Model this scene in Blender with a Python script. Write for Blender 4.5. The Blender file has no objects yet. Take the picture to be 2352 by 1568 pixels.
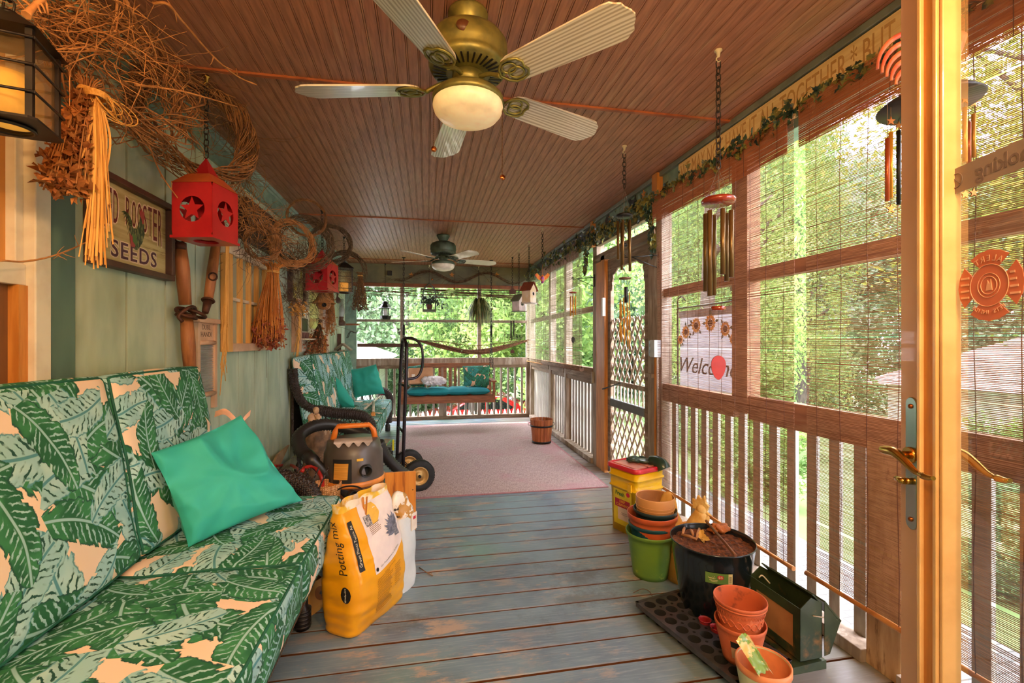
import bpy, math, random
import numpy as np
from mathutils import Vector, Matrix, noise as mnoise
random.seed(7)
PI = math.pi
scn = bpy.context.scene
COL = scn.collection
# ---------------------------------------------------------------- camera
FPX = 1050.0
YAW = math.atan(196 / FPX)
CC, SS = math.cos(YAW), math.sin(YAW)
CAMZ = 1.3
cd = bpy.data.cameras.new('camera'); cam = bpy.data.objects.new('camera', cd); COL.objects.link(cam)
cam.location = (0, 0, CAMZ); cam.rotation_euler = (PI / 2, 0, -YAW)
cd.sensor_width = 36; cd.lens = FPX / 2352 * 36; cd.clip_start = .02; cd.clip_end = 300; cd.shift_y = 0.0004
scn.camera = cam
# ---------------------------------------------------------------- world, sun, lamps, exposure
scn.view_settings.view_transform = 'Standard'; scn.view_settings.look = 'None'
scn.view_settings.exposure = 1.02; scn.view_settings.gamma = 1
scn.view_settings.use_curve_mapping = False
w = bpy.data.worlds.new('sky'); scn.world = w; w.use_nodes = True
wn = w.node_tree; bg = wn.nodes['Background']
tc = wn.nodes.new('ShaderNodeTexCoord'); mp = wn.nodes.new('ShaderNodeMapping'); mp.inputs['Scale'].default_value = (1.5, 1.5, 4)
nz = wn.nodes.new('ShaderNodeTexNoise'); nz.inputs['Scale'].default_value = 1.6; nz.inputs['Detail'].default_value = 5
cr = wn.nodes.new('ShaderNodeValToRGB'); cr.color_ramp.elements[0].position = .35; cr.color_ramp.elements[0].color = (.78, .78, 1, 1)
cr.color_ramp.elements[1].position = .6; cr.color_ramp.elements[1].color = (1, .955, 1, 1)
wn.links.new(tc.outputs['Generated'], mp.inputs[0]); wn.links.new(mp.outputs[0], nz.inputs['Vector'])
wn.links.new(nz.outputs['Fac'], cr.inputs[0]); wn.links.new(cr.outputs[0], bg.inputs['Color'])
bg.inputs['Strength'].default_value = 10.8
def lamp(name, kind, loc, energy, color, size=.1, rot=None, size_y=None):
    l = bpy.data.lights.new(name, kind); l.energy = energy; l.color = color
    if kind == 'POINT': l.shadow_soft_size = size
    if kind == 'SUN': l.angle = size
    if kind == 'AREA':
        l.size = size
        if size_y: l.shape = 'RECTANGLE'; l.size_y = size_y
    o = bpy.data.objects.new(name, l); COL.objects.link(o); o.location = loc
    if rot: o.rotation_euler = rot
    return o
lamp('sun', 'SUN', (-6, 3, 12), 3.6, (1, .95, .86), .12, (math.radians(-18), math.radians(-42), 0))
WARM = (1, .56, .2)
lamp('porch_lamp_light_right', 'POINT', (.62, -.03, 2.18), 38, WARM, .05)
lamp('porch_lamp_light_left', 'POINT', (-.62, -.03, 2.18), 22, WARM, .05)
lamp('hall_fill_light', 'AREA', (.1, -.9, 2.3), 22, (1, .74, .48), .7, (math.radians(38), 0, 0))  # unseen fill light added behind the camera to lift the near end
# ---------------------------------------------------------------- pixel <-> place helpers (distances are the real ones)
def at(px, py, X=None, Y=None, Z=None, D=None):
    a = (px - 1176) / FPX; b = (785 - py) / FPX
    dx = a * CC + SS; dy = CC - a * SS; dz = b
    if X is not None: t = X / dx
    elif Y is not None: t = Y / dy
    elif Z is not None: t = (Z - CAMZ) / dz
    else: t = D
    return Vector((dx * t, dy * t, CAMZ + dz * t))
def lin(c):
    def f(v):
        v /= 255.
        return v / 12.92 if v <= .04045 else ((v + .055) / 1.055) ** 2.4
    return (f(c[0]), f(c[1]), f(c[2]), 1)
# ---------------------------------------------------------------- materials
class NT:
    def __init__(s, name):
        s.m = bpy.data.materials.new(name); s.m.use_nodes = True; s.t = s.m.node_tree
        s.b = s.t.nodes['Principled BSDF']; s.out = s.t.nodes['Material Output']
    def n(s, typ, **k):
        x = s.t.nodes.new(typ)
        for a, v in k.items(): setattr(x, a, v)
        return x
    def l(s, a, b): s.t.links.new(a, b)
    def put(s, sock, v):
        if hasattr(v, 'is_output'): s.l(v, sock)
        elif v is not None: sock.default_value = v
    def ma(s, op, a, b=None, c=None, clamp=False):
        x = s.n('ShaderNodeMath', operation=op, use_clamp=clamp)
        for i, v in enumerate((a, b, c)): s.put(x.inputs[i], v)
        return x.outputs[0]
    def mix(s, f, a, b):
        x = s.n('ShaderNodeMix', data_type='RGBA'); s.put(x.inputs[0], f); s.put(x.inputs[6], a); s.put(x.inputs[7], b)
        return x.outputs[2]
    def coord(s, which='Object', scale=(1, 1, 1), loc=(0, 0, 0)):
        t = s.n('ShaderNodeTexCoord'); m = s.n('ShaderNodeMapping'); m.inputs['Scale'].default_value = scale; m.inputs['Location'].default_value = loc
        s.l(t.outputs[which], m.inputs[0]); return m.outputs[0]
    def noise(s, vec, scale, detail=3, rough=.55, out='Fac'):
        x = s.n('ShaderNodeTexNoise'); x.inputs['Scale'].default_value = scale; x.inputs['Detail'].default_value = detail
        x.inputs['Roughness'].default_value = rough; s.l(vec, x.inputs['Vector']); return x.outputs[out]
    def ramp(s, f, p0, p1):
        x = s.n('ShaderNodeMapRange', clamp=True, interpolation_type='SMOOTHSTEP'); s.put(x.inputs[0], f)
        x.inputs[1].default_value = p0; x.inputs[2].default_value = p1; return x.outputs[0]
    def bump(s, h, strength=.3, dist=.01):
        x = s.n('ShaderNodeBump'); x.inputs['Strength'].default_value = strength; x.inputs['Distance'].default_value = dist
        s.l(h, x.inputs['Height']); s.l(x.outputs[0], s.b.inputs['Normal'])
MATS = {}
def pm(name, c1, c2=None, rough=.6, metal=0, scale=8, st=(1, 1, 1), bump=0, lo=.35, hi=.65, c3=None, s3=3, lo3=.55, hi3=.7, trans=0, sub=0, coat=0, alpha=1, detail=4, emit=None):
    if name in MATS: return MATS[name]
    n = NT(name); b = n.b
    b.inputs['Roughness'].default_value = rough; b.inputs['Metallic'].default_value = metal
    v = n.coord('Object', st); f = n.noise(v, scale, detail)
    if c2 is None: c2 = tuple(max(0, x * .86) for x in c1)
    col = n.mix(n.ramp(f, lo, hi), lin(c1), lin(c2))
    if c3 is not None:
        v3 = n.coord('Object', st, (3.1, 7.7, 1.3)); col = n.mix(n.ramp(n.noise(v3, s3, 5, .65), lo3, hi3), col, lin(c3))
    n.l(col, b.inputs['Base Color'])
    if bump: n.bump(f, bump, .006)
    if trans: b.inputs['Transmission Weight'].default_value = trans
    if coat: b.inputs['Coat Weight'].default_value = coat
    if alpha < 1: b.inputs['Alpha'].default_value = alpha
    if emit: b.inputs['Emission Color'].default_value = lin(emit[0]); b.inputs['Emission Strength'].default_value = emit[1]
    MATS[name] = n.m
    return n.m
def leaf_cloth(name, cream, dark, light, k=2.9, seed=0):
    n = NT(name); b = n.b; b.inputs['Roughness'].default_value = .8
    t = n.n('ShaderNodeTexCoord'); uv = t.outputs['UV']
    col = lin(cream)
    for L in range(4):
        mp = n.n('ShaderNodeMapping'); n.l(uv, mp.inputs[0]); s = k * (1 + .12 * L)
        mp.inputs['Scale'].default_value = (s, s, 1); mp.inputs['Location'].default_value = (3.37 * L + seed, 5.71 * L + seed * 2, 0); mp.inputs['Rotation'].default_value = (0, 0, .7 * L)
        vo = n.n('ShaderNodeTexVoronoi', voronoi_dimensions='2D'); vo.inputs['Scale'].default_value = 1; vo.inputs['Randomness'].default_value = .75
        n.l(mp.outputs[0], vo.inputs['Vector'])
        sub = n.n('ShaderNodeVectorMath', operation='SUBTRACT'); n.l(mp.outputs[0], sub.inputs[0]); n.l(vo.outputs['Position'], sub.inputs[1])
        sx = n.n('ShaderNodeSeparateXYZ'); n.l(sub.outputs[0], sx.inputs[0])
        sc = n.n('ShaderNodeSeparateColor'); n.l(vo.outputs['Color'], sc.inputs[0])
        ang = n.ma('MULTIPLY', sc.outputs[0], 6.283)
        ca = n.ma('COSINE', ang); sa = n.ma('SINE', ang)
        u = n.ma('ADD', n.ma('MULTIPLY', sx.outputs[0], ca), n.ma('MULTIPLY', sx.outputs[1], sa))
        v = n.ma('SUBTRACT', n.ma('MULTIPLY', sx.outputs[1], ca), n.ma('MULTIPLY', sx.outputs[0], sa))
        v = n.ma('ADD', v, n.ma('MULTIPLY', n.ma('MULTIPLY', u, u), .28)); v = n.ma('SUBTRACT', v, .04)
        av = n.ma('ABSOLUTE', v)
        q = n.ma('SUBTRACT', 1, n.ma('POWER', n.ma('ABSOLUTE', n.ma('DIVIDE', u, .72)), 2.2), clamp=True)
        w = n.ma('MULTIPLY', n.ma('SQRT', q), .25)
        r = n.ma('ADD', u, n.ma('MULTIPLY', av, -.8))
        nf = n.noise(mp.outputs[0], 9, 3)
        w = n.ma('ADD', w, n.ma('MULTIPLY', n.ma('SUBTRACT', nf, .5), .12))
        w = n.ma('SUBTRACT', w, n.ma('MULTIPLY', n.ma('GREATER_THAN', n.ma('SINE', n.ma('MULTIPLY', r, 17)), .93), .05))
        w = n.ma('MULTIPLY', w, n.ma('GREATER_THAN', q, .01))
        d = n.ma('SUBTRACT', w, av)
        mask = n.ramp(d, .0, .012)
        rim = n.ramp(d, .012, .03)
        st = n.ma('SINE', n.ma('ADD', n.ma('MULTIPLY', r, 66), n.ma('MULTIPLY', nf, 9)))
        vein = n.ramp(st, .45, .8)
        vein = n.ma('MULTIPLY', vein, n.ramp(n.noise(mp.outputs[0], 5, 2), .40, .52))
        vein = n.ma('MULTIPLY', vein, n.ramp(d, .03, .06)); vein = n.ma('MULTIPLY', vein, n.ramp(av, .02, .04))
        mid = n.ma('SUBTRACT', 1, n.ramp(av, .010, .02))
        isl = n.ma('GREATER_THAN', sc.outputs[1], .52)
        shade = n.ramp(n.noise(mp.outputs[0], 2.3, 2), .45, .6)
        body = n.mix(isl, n.mix(shade, lin(dark[0]), lin(dark[1])), n.mix(shade, lin(light[0]), lin(light[1])))
        vc = n.mix(isl, lin(light[0]), lin(dark[2]))
        edge = n.mix(isl, lin(dark[2]), lin(light[2]))
        lc = n.mix(rim, edge, body); lc = n.mix(vein, lc, vc); lc = n.mix(mid, lc, n.mix(isl, lin(light[0]), lin(light[2])))
        col = n.mix(mask, col, lc)
    n.l(col, b.inputs['Base Color'])
    fb = n.noise(uv, 900, 2); n.bump(fb, .08, .002)
    MATS[name] = n.m; return n.m
# ---------------------------------------------------------------- mesh builder
def basis(d):
    d = Vector(d).normalized()
    u = Vector((0, 0, 1)) if abs(d.z) < .95 else Vector((1, 0, 0))
    a = d.cross(u).normalized(); return a, a.cross(d).normalized(), d
class MB:
    def __init__(s): s.v = []; s.f = []; s.sm = []; s.mi = []; s.m = 0
    def face(s, ids, smooth=False): s.f.append(ids); s.sm.append(smooth); s.mi.append(s.m)
    def box(s, c, d, R=None):
        c = Vector(c); b = len(s.v)
        for x in (-.5, .5):
            for y in (-.5, .5):
                for z in (-.5, .5):
                    p = Vector((x * d[0], y * d[1], z * d[2]))
                    if R is not None: p = R @ p
                    s.v.append(c + p)
        for q in ((0, 1, 3, 2), (4, 6, 7, 5), (0, 4, 5, 1), (2, 3, 7, 6), (0, 2, 6, 4), (1, 5, 7, 3)): s.face([b + i for i in q])
        return s
    def bx(s, x0, x1, y0, y1, z0, z1): return s.box(((x0 + x1) / 2, (y0 + y1) / 2, (z0 + z1) / 2), (abs(x1 - x0), abs(y1 - y0), abs(z1 - z0)))
    def bar(s, p0, p1, w, h, up=None):
        p0 = Vector(p0); p1 = Vector(p1); d = p1 - p0; L = d.length
        if L < 1e-6: return s
        d.normalize(); u = Vector(up) if up is not None else (Vector((0, 0, 1)) if abs(d.z) < .95 else Vector((1, 0, 0)))
        a = d.cross(u).normalized(); u = a.cross(d).normalized()
        R = Matrix((a, d, u)).transposed()
        return s.box((p0 + p1) / 2, (w, L, h), R)
    def ring(s, c, a, b, ra, rb, n): 
        i = len(s.v)
        for k in range(n):
            t = 2 * PI * k / n; s.v.append(c + a * (ra * math.cos(t)) + b * (rb * math.sin(t)))
        return i
    def tube(s, pts, r, n=8, caps=True, closed=False, smooth=True):
        pts = [Vector(p) for p in pts]; N = len(pts)
        if N < 2: return s
        rr = r if isinstance(r, (list, tuple)) else [r] * N
        ids = []; pa = None
        for i in range(N):
            if closed: d = pts[(i + 1) % N] - pts[i - 1]
            else: d = pts[min(i + 1, N - 1)] - pts[max(i - 1, 0)]
            if d.length < 1e-9: d = Vector((0, 0, 1))
            d.normalize()
            if pa is None: a, b, _ = basis(d)
            else:
                a = pa - d * pa.dot(d)
                if a.length < 1e-6: a = basis(d)[0]
                a.normalize(); b = a.cross(d)
            pa = a; ids.append(s.ring(pts[i], a, b, rr[i], rr[i], n))
        R = N if closed else N - 1
        for i in range(R):
            p, q = ids[i], ids[(i + 1) % N]
            for k in range(n): s.face([p + k, p + (k + 1) % n, q + (k + 1) % n, q + k], smooth)
        if caps and not closed:
            s.face([ids[0] + k for k in range(n)][::-1]); s.face([ids[-1] + k for k in range(n)])
        return s
    def cyl(s, p0, p1, r0, r1=None, n=16, caps=True, smooth=True): return s.tube([p0, p1], [r0, r0 if r1 is None else r1], n, caps, False, smooth)
    def lathe(s, prof, o=(0, 0, 0), n=28, ax=(0, 0, 1), smooth=True, sx=1, sy=1):
        o = Vector(o); a, b, d = basis(ax)
        if abs(Vector(ax).z) > .95: a, b = Vector((1, 0, 0)), Vector((0, 1, 0))
        ids = [s.ring(o + d * z, a, b, max(r, 1e-4) * sx, max(r, 1e-4) * sy, n) for r, z in prof]
        for p, q in zip(ids, ids[1:]):
            for k in range(n): s.face([p + k, p + (k + 1) % n, q + (k + 1) % n, q + k], smooth)
        return s
    def prism(s, poly, o, a, b, t):
        o = Vector(o); a = Vector(a); b = Vector(b); t = Vector(t); i = len(s.v); n = len(poly)
        for x, y in poly: s.v.append(o + a * x + b * y)
        for x, y in poly: s.v.append(o + a * x + b * y + t)
        s.face([i + k for k in range(n)][::-1]); s.face([i + n + k for k in range(n)])
        for k in range(n): s.face([i + k, i + (k + 1) % n, i + n + (k + 1) % n, i + n + k])
        return s
    def plate(s, outer, hole, o, a, b, t):   # ring-shaped plate: outer and hole have equal vertex counts
        o = Vector(o); a = Vector(a); b = Vector(b); t = Vector(t); i = len(s.v); n = len(outer)
        for off in (Vector(), t):
            for L in (outer, hole):
                for x, y in L: s.v.append(o + a * x + b * y + off)
        for k in range(n):
            j = (k + 1) % n
            s.face([i + k, i + j, i + n + j, i + n + k]); s.face([i + 2 * n + k, i + 3 * n + k, i + 3 * n + j, i + 2 * n + j])
            s.face([i + k, i + 2 * n + k, i + 2 * n + j, i + j]); s.face([i + n + k, i + n + j, i + 3 * n + j, i + 3 * n + k])
        return s
    def torus(s, c, ax, R, r, n=24, m=6, sx=1, a0=0, a1=2 * PI):
        c = Vector(c); a, b, d = basis(ax); full = abs(a1 - a0 - 2 * PI) < 1e-4
        k = n if full else n + 1
        pts = [c + a * (R * sx * math.cos(a0 + (a1 - a0) * i / n)) + b * (R * math.sin(a0 + (a1 - a0) * i / n)) for i in range(k)]
        return s.tube(pts, r, m, True, full)
    def grid(s, fn, nu, nv, smooth=True, wrap=False):
        i = len(s.v)
        for y in range(nv + 1):
            for x in range(nu + 1): s.v.append(Vector(fn(x / nu, y / nv)))
        for y in range(nv):
            for x in range(nu):
                q = i + y * (nu + 1) + x; s.face([q, q + 1, q + nu + 2, q + nu + 1], smooth)
        return s
    def ball(s, c, r, n=12, sc=(1, 1, 1)):
        c = Vector(c); m = n // 2 + 1
        return s.lathe([(r * math.sin(PI * k / m), -r * sc[2] * math.cos(PI * k / m)) for k in range(m + 1)], c, n, sx=sc[0], sy=sc[1])
    def build(s, name, mats, parent=None, world=True, uv=False, loc=None, bevel=0, merge=False):
        M = None
        if parent is not None and world: M = wm(parent).inverted()
        vs = [tuple(M @ p) if M else tuple(p) for p in s.v]
        if loc is not None and parent is None:
            L = Vector(loc); vs = [tuple(Vector(p) - L) for p in vs]
        me = bpy.data.meshes.new(name); me.from_pydata(vs, [], s.f)
        if not isinstance(mats, (list, tuple)): mats = [mats]
        for m in mats: me.materials.append(m)
        me.polygons.foreach_set('use_smooth', s.sm); me.polygons.foreach_set('material_index', s.mi)
        me.update()
        if uv: boxuv(me)
        o = bpy.data.objects.new(name, me); COL.objects.link(o)
        if parent is not None: o.parent = parent
        elif loc is not None: o.location = loc
        if bevel:
            b = o.modifiers.new('b', 'BEVEL'); b.width = bevel; b.segments = 2; b.limit_method = 'ANGLE'; b.angle_limit = .7
        return o
def boxuv(me):
    uvl = me.uv_layers.new(name='uv'); n = len(me.loops)
    co = np.empty(len(me.vertices) * 3); me.vertices.foreach_get('co', co); co = co.reshape(-1, 3)
    out = np.zeros((n, 2))
    for p in me.polygons:
        nx, ny, nz_ = abs(p.normal.x), abs(p.normal.y), abs(p.normal.z)
        ax = (1, 2) if nx >= ny and nx >= nz_ else ((0, 2) if ny >= nz_ else (1, 0))
        for li in p.loop_indices:
            c = co[me.loops[li].vertex_index]; out[li] = (c[ax[0]], c[ax[1]])
    uvl.data.foreach_set('uv', out.ravel())
def wm(o):
    m = Matrix.LocRotScale(o.location, o.rotation_euler, o.scale)
    return wm(o.parent) @ m if o.parent else m
def tag(o, label=None, cat=None, group=None, kind=None):
    if label: o['label'] = label
    if cat: o['category'] = cat
    if group: o['group'] = group
    if kind: o['kind'] = kind
    return o
def thing(name, loc, label, cat, rz=0, group=None, rot=None):
    o = bpy.data.objects.new(name, None); COL.objects.link(o); o.location = loc
    o.rotation_euler = rot if rot else (0, 0, rz); o.empty_display_size = .05
    return tag(o, label, cat, group)
def struct(o): o['kind'] = 'structure'; return o
def copy_tree(o, parent=None):
    c = o.copy(); COL.objects.link(c)
    if parent: c.parent = parent
    for ch in list(o.children): copy_tree(ch, c)
    return c
def text_mesh(name, body, size, mat, parent, o, a, b, depth=.001, align='CENTER', squash=1, bold=0, shear=0, font_space=1):
    cu = bpy.data.curves.new(name, 'FONT'); cu.body = body; cu.size = size; cu.align_x = align; cu.align_y = 'CENTER'
    cu.extrude = depth; cu.offset = bold; cu.shear = shear; cu.space_character = font_space; cu.resolution_u = 3
    t = bpy.data.objects.new(name, cu); COL.objects.link(t)
    dg = bpy.context.evaluated_depsgraph_get(); me = bpy.data.meshes.new_from_object(t.evaluated_get(dg))
    COL.objects.unlink(t); bpy.data.objects.remove(t)
    a = Vector(a).normalized(); b = Vector(b).normalized(); c = a.cross(b)
    R = Matrix((a * squash, b, c)).transposed().to_4x4(); R.translation = Vector(o)
    if parent is not None: R = wm(parent).inverted() @ R
    me.transform(R); me.name = name
    me.materials.clear(); me.materials.append(mat)
    ob = bpy.data.objects.new(name, me); COL.objects.link(ob)
    if parent is not None: ob.parent = parent
    return ob
def arc(c, r, a0, a1, n, ax='z'):
    return [(c[0] + r * math.cos(a0 + (a1 - a0) * i / n), c[1] + r * math.sin(a0 + (a1 - a0) * i / n)) for i in range(n + 1)]
def bez(P, n=16):   # Catmull-Rom through the points
    P = [Vector(p) for p in P]; out = []
    Q = [P[0] * 2 - P[1]] + P + [P[-1] * 2 - P[-2]]
    for i in range(1, len(Q) - 2):
        for k in range(n):
            t = k / n; a, b, c, d = Q[i - 1], Q[i], Q[i + 1], Q[i + 2]
            out.append(.5 * ((2 * b) + (c - a) * t + (2 * a - 5 * b + 4 * c - d) * t * t + (3 * b - a - 3 * c + d) * t ** 3))
    out.append(P[-1]); return out
def nz3(p, s=1.0): return mnoise.noise_vector(Vector(p) * s)
def chain(mb, p0, p1, link=.035, r=.0028, w=.011):
    p0 = Vector(p0); p1 = Vector(p1); L = (p1 - p0).length; n = max(2, int(L / (link * .78))); a, b, d = basis(p1 - p0)
    for i in range(n):
        c = p0 + (p1 - p0) * ((i + .5) / n); q = a if i % 2 else b
        h = link * .5 - w
        pts = [c + q * (w * math.cos(t)) + d * (w * math.sin(t) + (h if math.sin(t) >= 0 else -h)) for t in [2 * PI * k / 10 + .01 for k in range(10)]]
        mb.tube(pts, r, 5, False, True)
    return mb
def cushion(name, mat, parent, c, dims, R=None, rad=.04, puff=.03, n=16, wr=.006, pipe=None, piper=.005, seed=0):
    """box cushion with rounded edges and puffed faces; dims full size"""
    mb = MB(); h = Vector(dims) / 2; c = Vector(c)
    ax = dims.index(min(dims)) if isinstance(dims, (list, tuple)) else 2
    def shape(p):
        q = Vector([max(-h[i] + rad, min(h[i] - rad, p[i])) for i in range(3)]); d = p - q
        if d.length > 1e-9: q = q + d.normalized() * min(rad, d.length * 1.0 if d.length < rad else rad)
        else: q = p
        o = [k for k in range(3) if k != ax]
        g = max(0, 1 - (p[o[0]] / h[o[0]]) ** 2) * max(0, 1 - (p[o[1]] / h[o[1]]) ** 2)
        s = p[ax] / h[ax]; q[ax] += s * puff * g ** .7
        for k in o:
            gg = max(0, 1 - (p[3 - k - ax] / h[3 - k - ax]) ** 2) * (1 - s * s * .6); q[k] += (p[k] / h[k]) * puff * .5 * gg
        nn = mnoise.noise(Vector((q[0] * 5 + seed, q[1] * 5, q[2] * 5))) + .6 * mnoise.noise(Vector((q[0] * 13, q[1] * 13 + seed, q[2] * 9)))
        q[ax] += nn * wr * (1 if s > 0 else -1); q[o[0]] += nn * wr * .5
        return q
    for a in range(3):
        b, d = (a + 1) % 3, (a + 2) % 3
        for sgn in (-1, 1):
            def fn(u, v):
                p = Vector((0, 0, 0)); p[a] = h[a] * sgn
                p[b] = h[b] * (2 * u - 1) * (1 if sgn > 0 else -1); p[d] = h[d] * (2 * v - 1)
                q = shape(p); return c + (R @ q if R else q)
            mb.grid(fn, n, n)
    o = mb.build(name, mat, parent, uv=True)
    if pipe:
        o1, o2 = [k for k in range(3) if k != ax]; pb = MB()
        for s in (-1, 1):
            pts = []
            N = 20
            for (e0, e1, f0, f1) in ((-1, -1, 1, -1), (1, -1, 1, 1), (1, 1, -1, 1), (-1, 1, -1, -1)):
                for i in range(N):
                    t = i / N; p = Vector((0, 0, 0)); p[ax] = s * (h[ax]); p[o1] = h[o1] * (e0 + (f0 - e0) * t); p[o2] = h[o2] * (e1 + (f1 - e1) * t)
                    q = shape(p); pts.append(c + (R @ q if R else q))
            pb.tube(pts, piper, 6, False, True)
        pb.build('piping', pipe, o)
    return o
def pillow(name, mat, corners, T, label, group=None, loc=None, n=26, wr=.008, seed=0, uv=False, pinch=.06, cat='pillow'):
    """square throw pillow spanned by four corners BL, BR, TR, TL; T = full thickness"""
    BL, BR, TR, TL = [Vector(q) for q in corners]; mb = MB()
    N = (BR - BL).cross(TL - BL).normalized()
    for sg in (1, -1):
        def fn(u, v):
            a = 2 * u - 1; b = 2 * v - 1
            k = 1 - pinch * (1 - b * b) * abs(a) ** 2; k2 = 1 - pinch * (1 - a * a) * abs(b) ** 2
            uu = .5 + a * k / 2; vv = .5 + b * k2 / 2
            p = (BL * (1 - uu) + BR * uu) * (1 - vv) + (TL * (1 - uu) + TR * uu) * vv
            t = T / 2 * (max(0, (1 - a * a)) * max(0, (1 - b * b))) ** .42
            q = p * 6
            fd_ = mnoise.noise(Vector((q.x * .5, seed, 0))); ww = 1.6 * (.5 - abs(mnoise.noise(Vector((q.x * 1.1 + q.z * .9 + seed, q.y * .8, q.z * .7 - q.x * .4))))) * 2 - .8 + .5 * mnoise.noise(Vector((q.x * 2.2, q.y * 2.2 + seed, q.z * 2.2)))
            rad = abs(a * b) ** .5
            ww += .8 * rad * math.sin(9 * math.atan2(a, b + .01) + seed)
            return p + N * sg * (t + ww * wr * min(1, t / (T * .15 + 1e-6)))
        if sg > 0: mb.grid(fn, n, n)
        else: mb.grid(lambda u, v: fn(1 - u, v), n, n)
    ctr = (BL + BR) / 2
    o = mb.build(name, mat, None, uv=uv, loc=loc or ctr)
    return tag(o, label, cat, group)
# ================================================================ SETTING
LX, RX, BY, CZ = -1.294, 1.747, 7.74, 2.577
m_ceil = pm('ceiling_boards', (178, 120, 90), (152, 100, 76), .5, scale=5, st=(14, 1.2, 1), c3=(184, 142, 112), s3=1.3, lo3=.55, hi3=.75, detail=6)
m_batten = pm('batten_wood', (176, 96, 54), (140, 72, 42), .5, scale=12)
m_green = pm('green_paint', (196, 208, 186), (172, 190, 170), .65, scale=7, st=(1, 1, .35), c3=(150, 146, 112), s3=1.1, lo3=.5, hi3=.72, bump=.15)
m_greent = pm('green_trim', (134, 160, 144), (112, 140, 128), .55, scale=10)
m_groove = pm('groove_brown', (142, 92, 46), (106, 66, 34), .8, scale=20)
m_white = pm('white_trim', (232, 222, 206), (214, 200, 182), .5, scale=6)
m_old = pm('weathered_wood', (168, 150, 132), (138, 120, 104), .8, scale=6, st=(5, 5, .8), c3=(196, 186, 172), s3=2.2, lo3=.5, hi3=.68, bump=.2)
m_old2 = pm('weathered_beam', (146, 124, 102), (118, 98, 80), .8, scale=5, st=(1, .6, 6), c3=(176, 160, 140), s3=3, bump=.2)
m_rail = pm('brown_rail', (150, 104, 72), (122, 82, 58), .75, scale=5, st=(4, .6, 4), c3=(170, 134, 104), s3=2, bump=.15)
m_bal = pm('painted_baluster', (176, 170, 158), (152, 144, 132), .75, scale=8, st=(3, 3, .6), c3=(152, 138, 122), s3=3.5, lo3=.55, hi3=.66)
m_orange = pm('amber_and_lit_wood', (214, 142, 66), (188, 116, 48), .5, scale=6, st=(6, 6, .6))
m_glassdark = pm('dark_glass', (30, 34, 36), (24, 28, 30), .05)
def floor_mat():
    n = NT('porch_floor'); b = n.b; b.inputs['Roughness'].default_value = .42
    v = n.coord('Object', (1.0, 1, 1)); vs = n.coord('Object', (1.4, 22, 1)); vm = n.coord('Object', (1, 3.2, 1), (3, 9, 0))
    paint = n.mix(n.ramp(n.noise(v, 2.2, 3), .35, .65), lin((118, 140, 154)), lin((98, 114, 132)))
    paint = n.mix(n.ramp(n.noise(v, 1.0, 2), .5, .7), paint, lin((112, 146, 138)))
    gr = n.noise(vs, 5, 5, .7); paint = n.mix(n.ramp(gr, .45, .8), paint, lin((146, 160, 170)))
    worn = n.ramp(n.noise(vm, 3.4, 8, .72), .52, .62)
    worn = n.ma('MULTIPLY', worn, n.ramp(n.noise(v, .9, 2), .35, .6))
    c = n.mix(worn, paint, lin((176, 154, 138)))
    g2 = n.ramp(n.noise(vm, 9, 6, .75), .60, .70); c = n.mix(n.ma('MULTIPLY', g2, .75), c, lin((182, 152, 128)))
    gm = n.ramp(n.noise(n.coord('Object', (1, 1, 1), (7, 2, 0)), 1.5, 7, .75), .55, .68); c = n.mix(n.ma('MULTIPLY', gm, .55), c, lin((74, 66, 60)))
    sx = n.n('ShaderNodeSeparateXYZ'); n.l(n.coord('Object'), sx.inputs[0])
    edge = n.ramp(n.ma('ADD', sx.outputs[0], n.ma('MULTIPLY', n.ma('SUBTRACT', n.noise(v, 2.5, 4), .5), .9)), 1.0, 1.35)
    c = n.mix(n.ma('MULTIPLY', edge, .55), c, lin((150, 128, 106)))
    ge = n.n('ShaderNodeNewGeometry'); sn = n.n('ShaderNodeSeparateXYZ'); n.l(ge.outputs['Normal'], sn.inputs[0])
    top = n.ramp(sn.outputs[2], .3, .9); c = n.mix(top, lin((104, 60, 30)), c)
    n.l(c, b.inputs['Base Color']); n.bump(gr, .12, .003); return n.m
m_floor = floor_mat()
def bevboard(mb, x0, x1, y0, y1, z0, z1, e):   # board running along X with eased top edges
    i = len(mb.v)
    for x in (x0, x1):
        for y, z in ((y0, z0), (y0, z1 - e), (y0 + e, z1), (y1 - e, z1), (y1, z1 - e), (y1, z0)): mb.v.append(Vector((x, y, z)))
    for k in range(6): mb.face([i + k, i + (k + 1) % 6, i + 6 + (k + 1) % 6, i + 6 + k])
    mb.face([i + k for k in range(6)][::-1]); mb.face([i + 6 + k for k in range(6)])
mb = MB(); y = -1.2
while y < BY + .1:
    wd = .1362; bevboard(mb, LX - .12, RX + .12, y, y + wd, -.028, random.uniform(-.001, .001), .0035); y += .1475
struct(mb.build('floor', m_floor))
mb = MB(); mb.bx(LX - .2, RX + .2, -1.2, BY + .1, -.1, -.05); struct(mb.build('trim_1', m_groove))
# ceiling: beaded boards running down the porch with cross battens
mb = MB(); x = LX - .1
while x < RX + .1:
    mb.bx(x, x + .0425, -1.2, BY + .2, CZ, CZ + .02); mb.bx(x + .0447, x + .0503, -1.2, BY + .2, CZ + .0015, CZ + .02); x += .0525
mb.m = 1; mb.bx(LX - .2, RX + .2, -1.2, BY + .3, CZ + .006, CZ + .03)
struct(mb.build('ceiling', [m_ceil, pm('bead_groove', (122, 78, 54), None, .8)]))  # second material is the darker brown showing in the grooves
for k, yy in enumerate((2.365, 4.86, 7.3)):
    mb = MB(); mb.bx(LX, RX, yy - .011, yy + .011, CZ - .01, CZ + .002); struct(mb.build('trim_%d' % (k + 2), m_batten))
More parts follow.
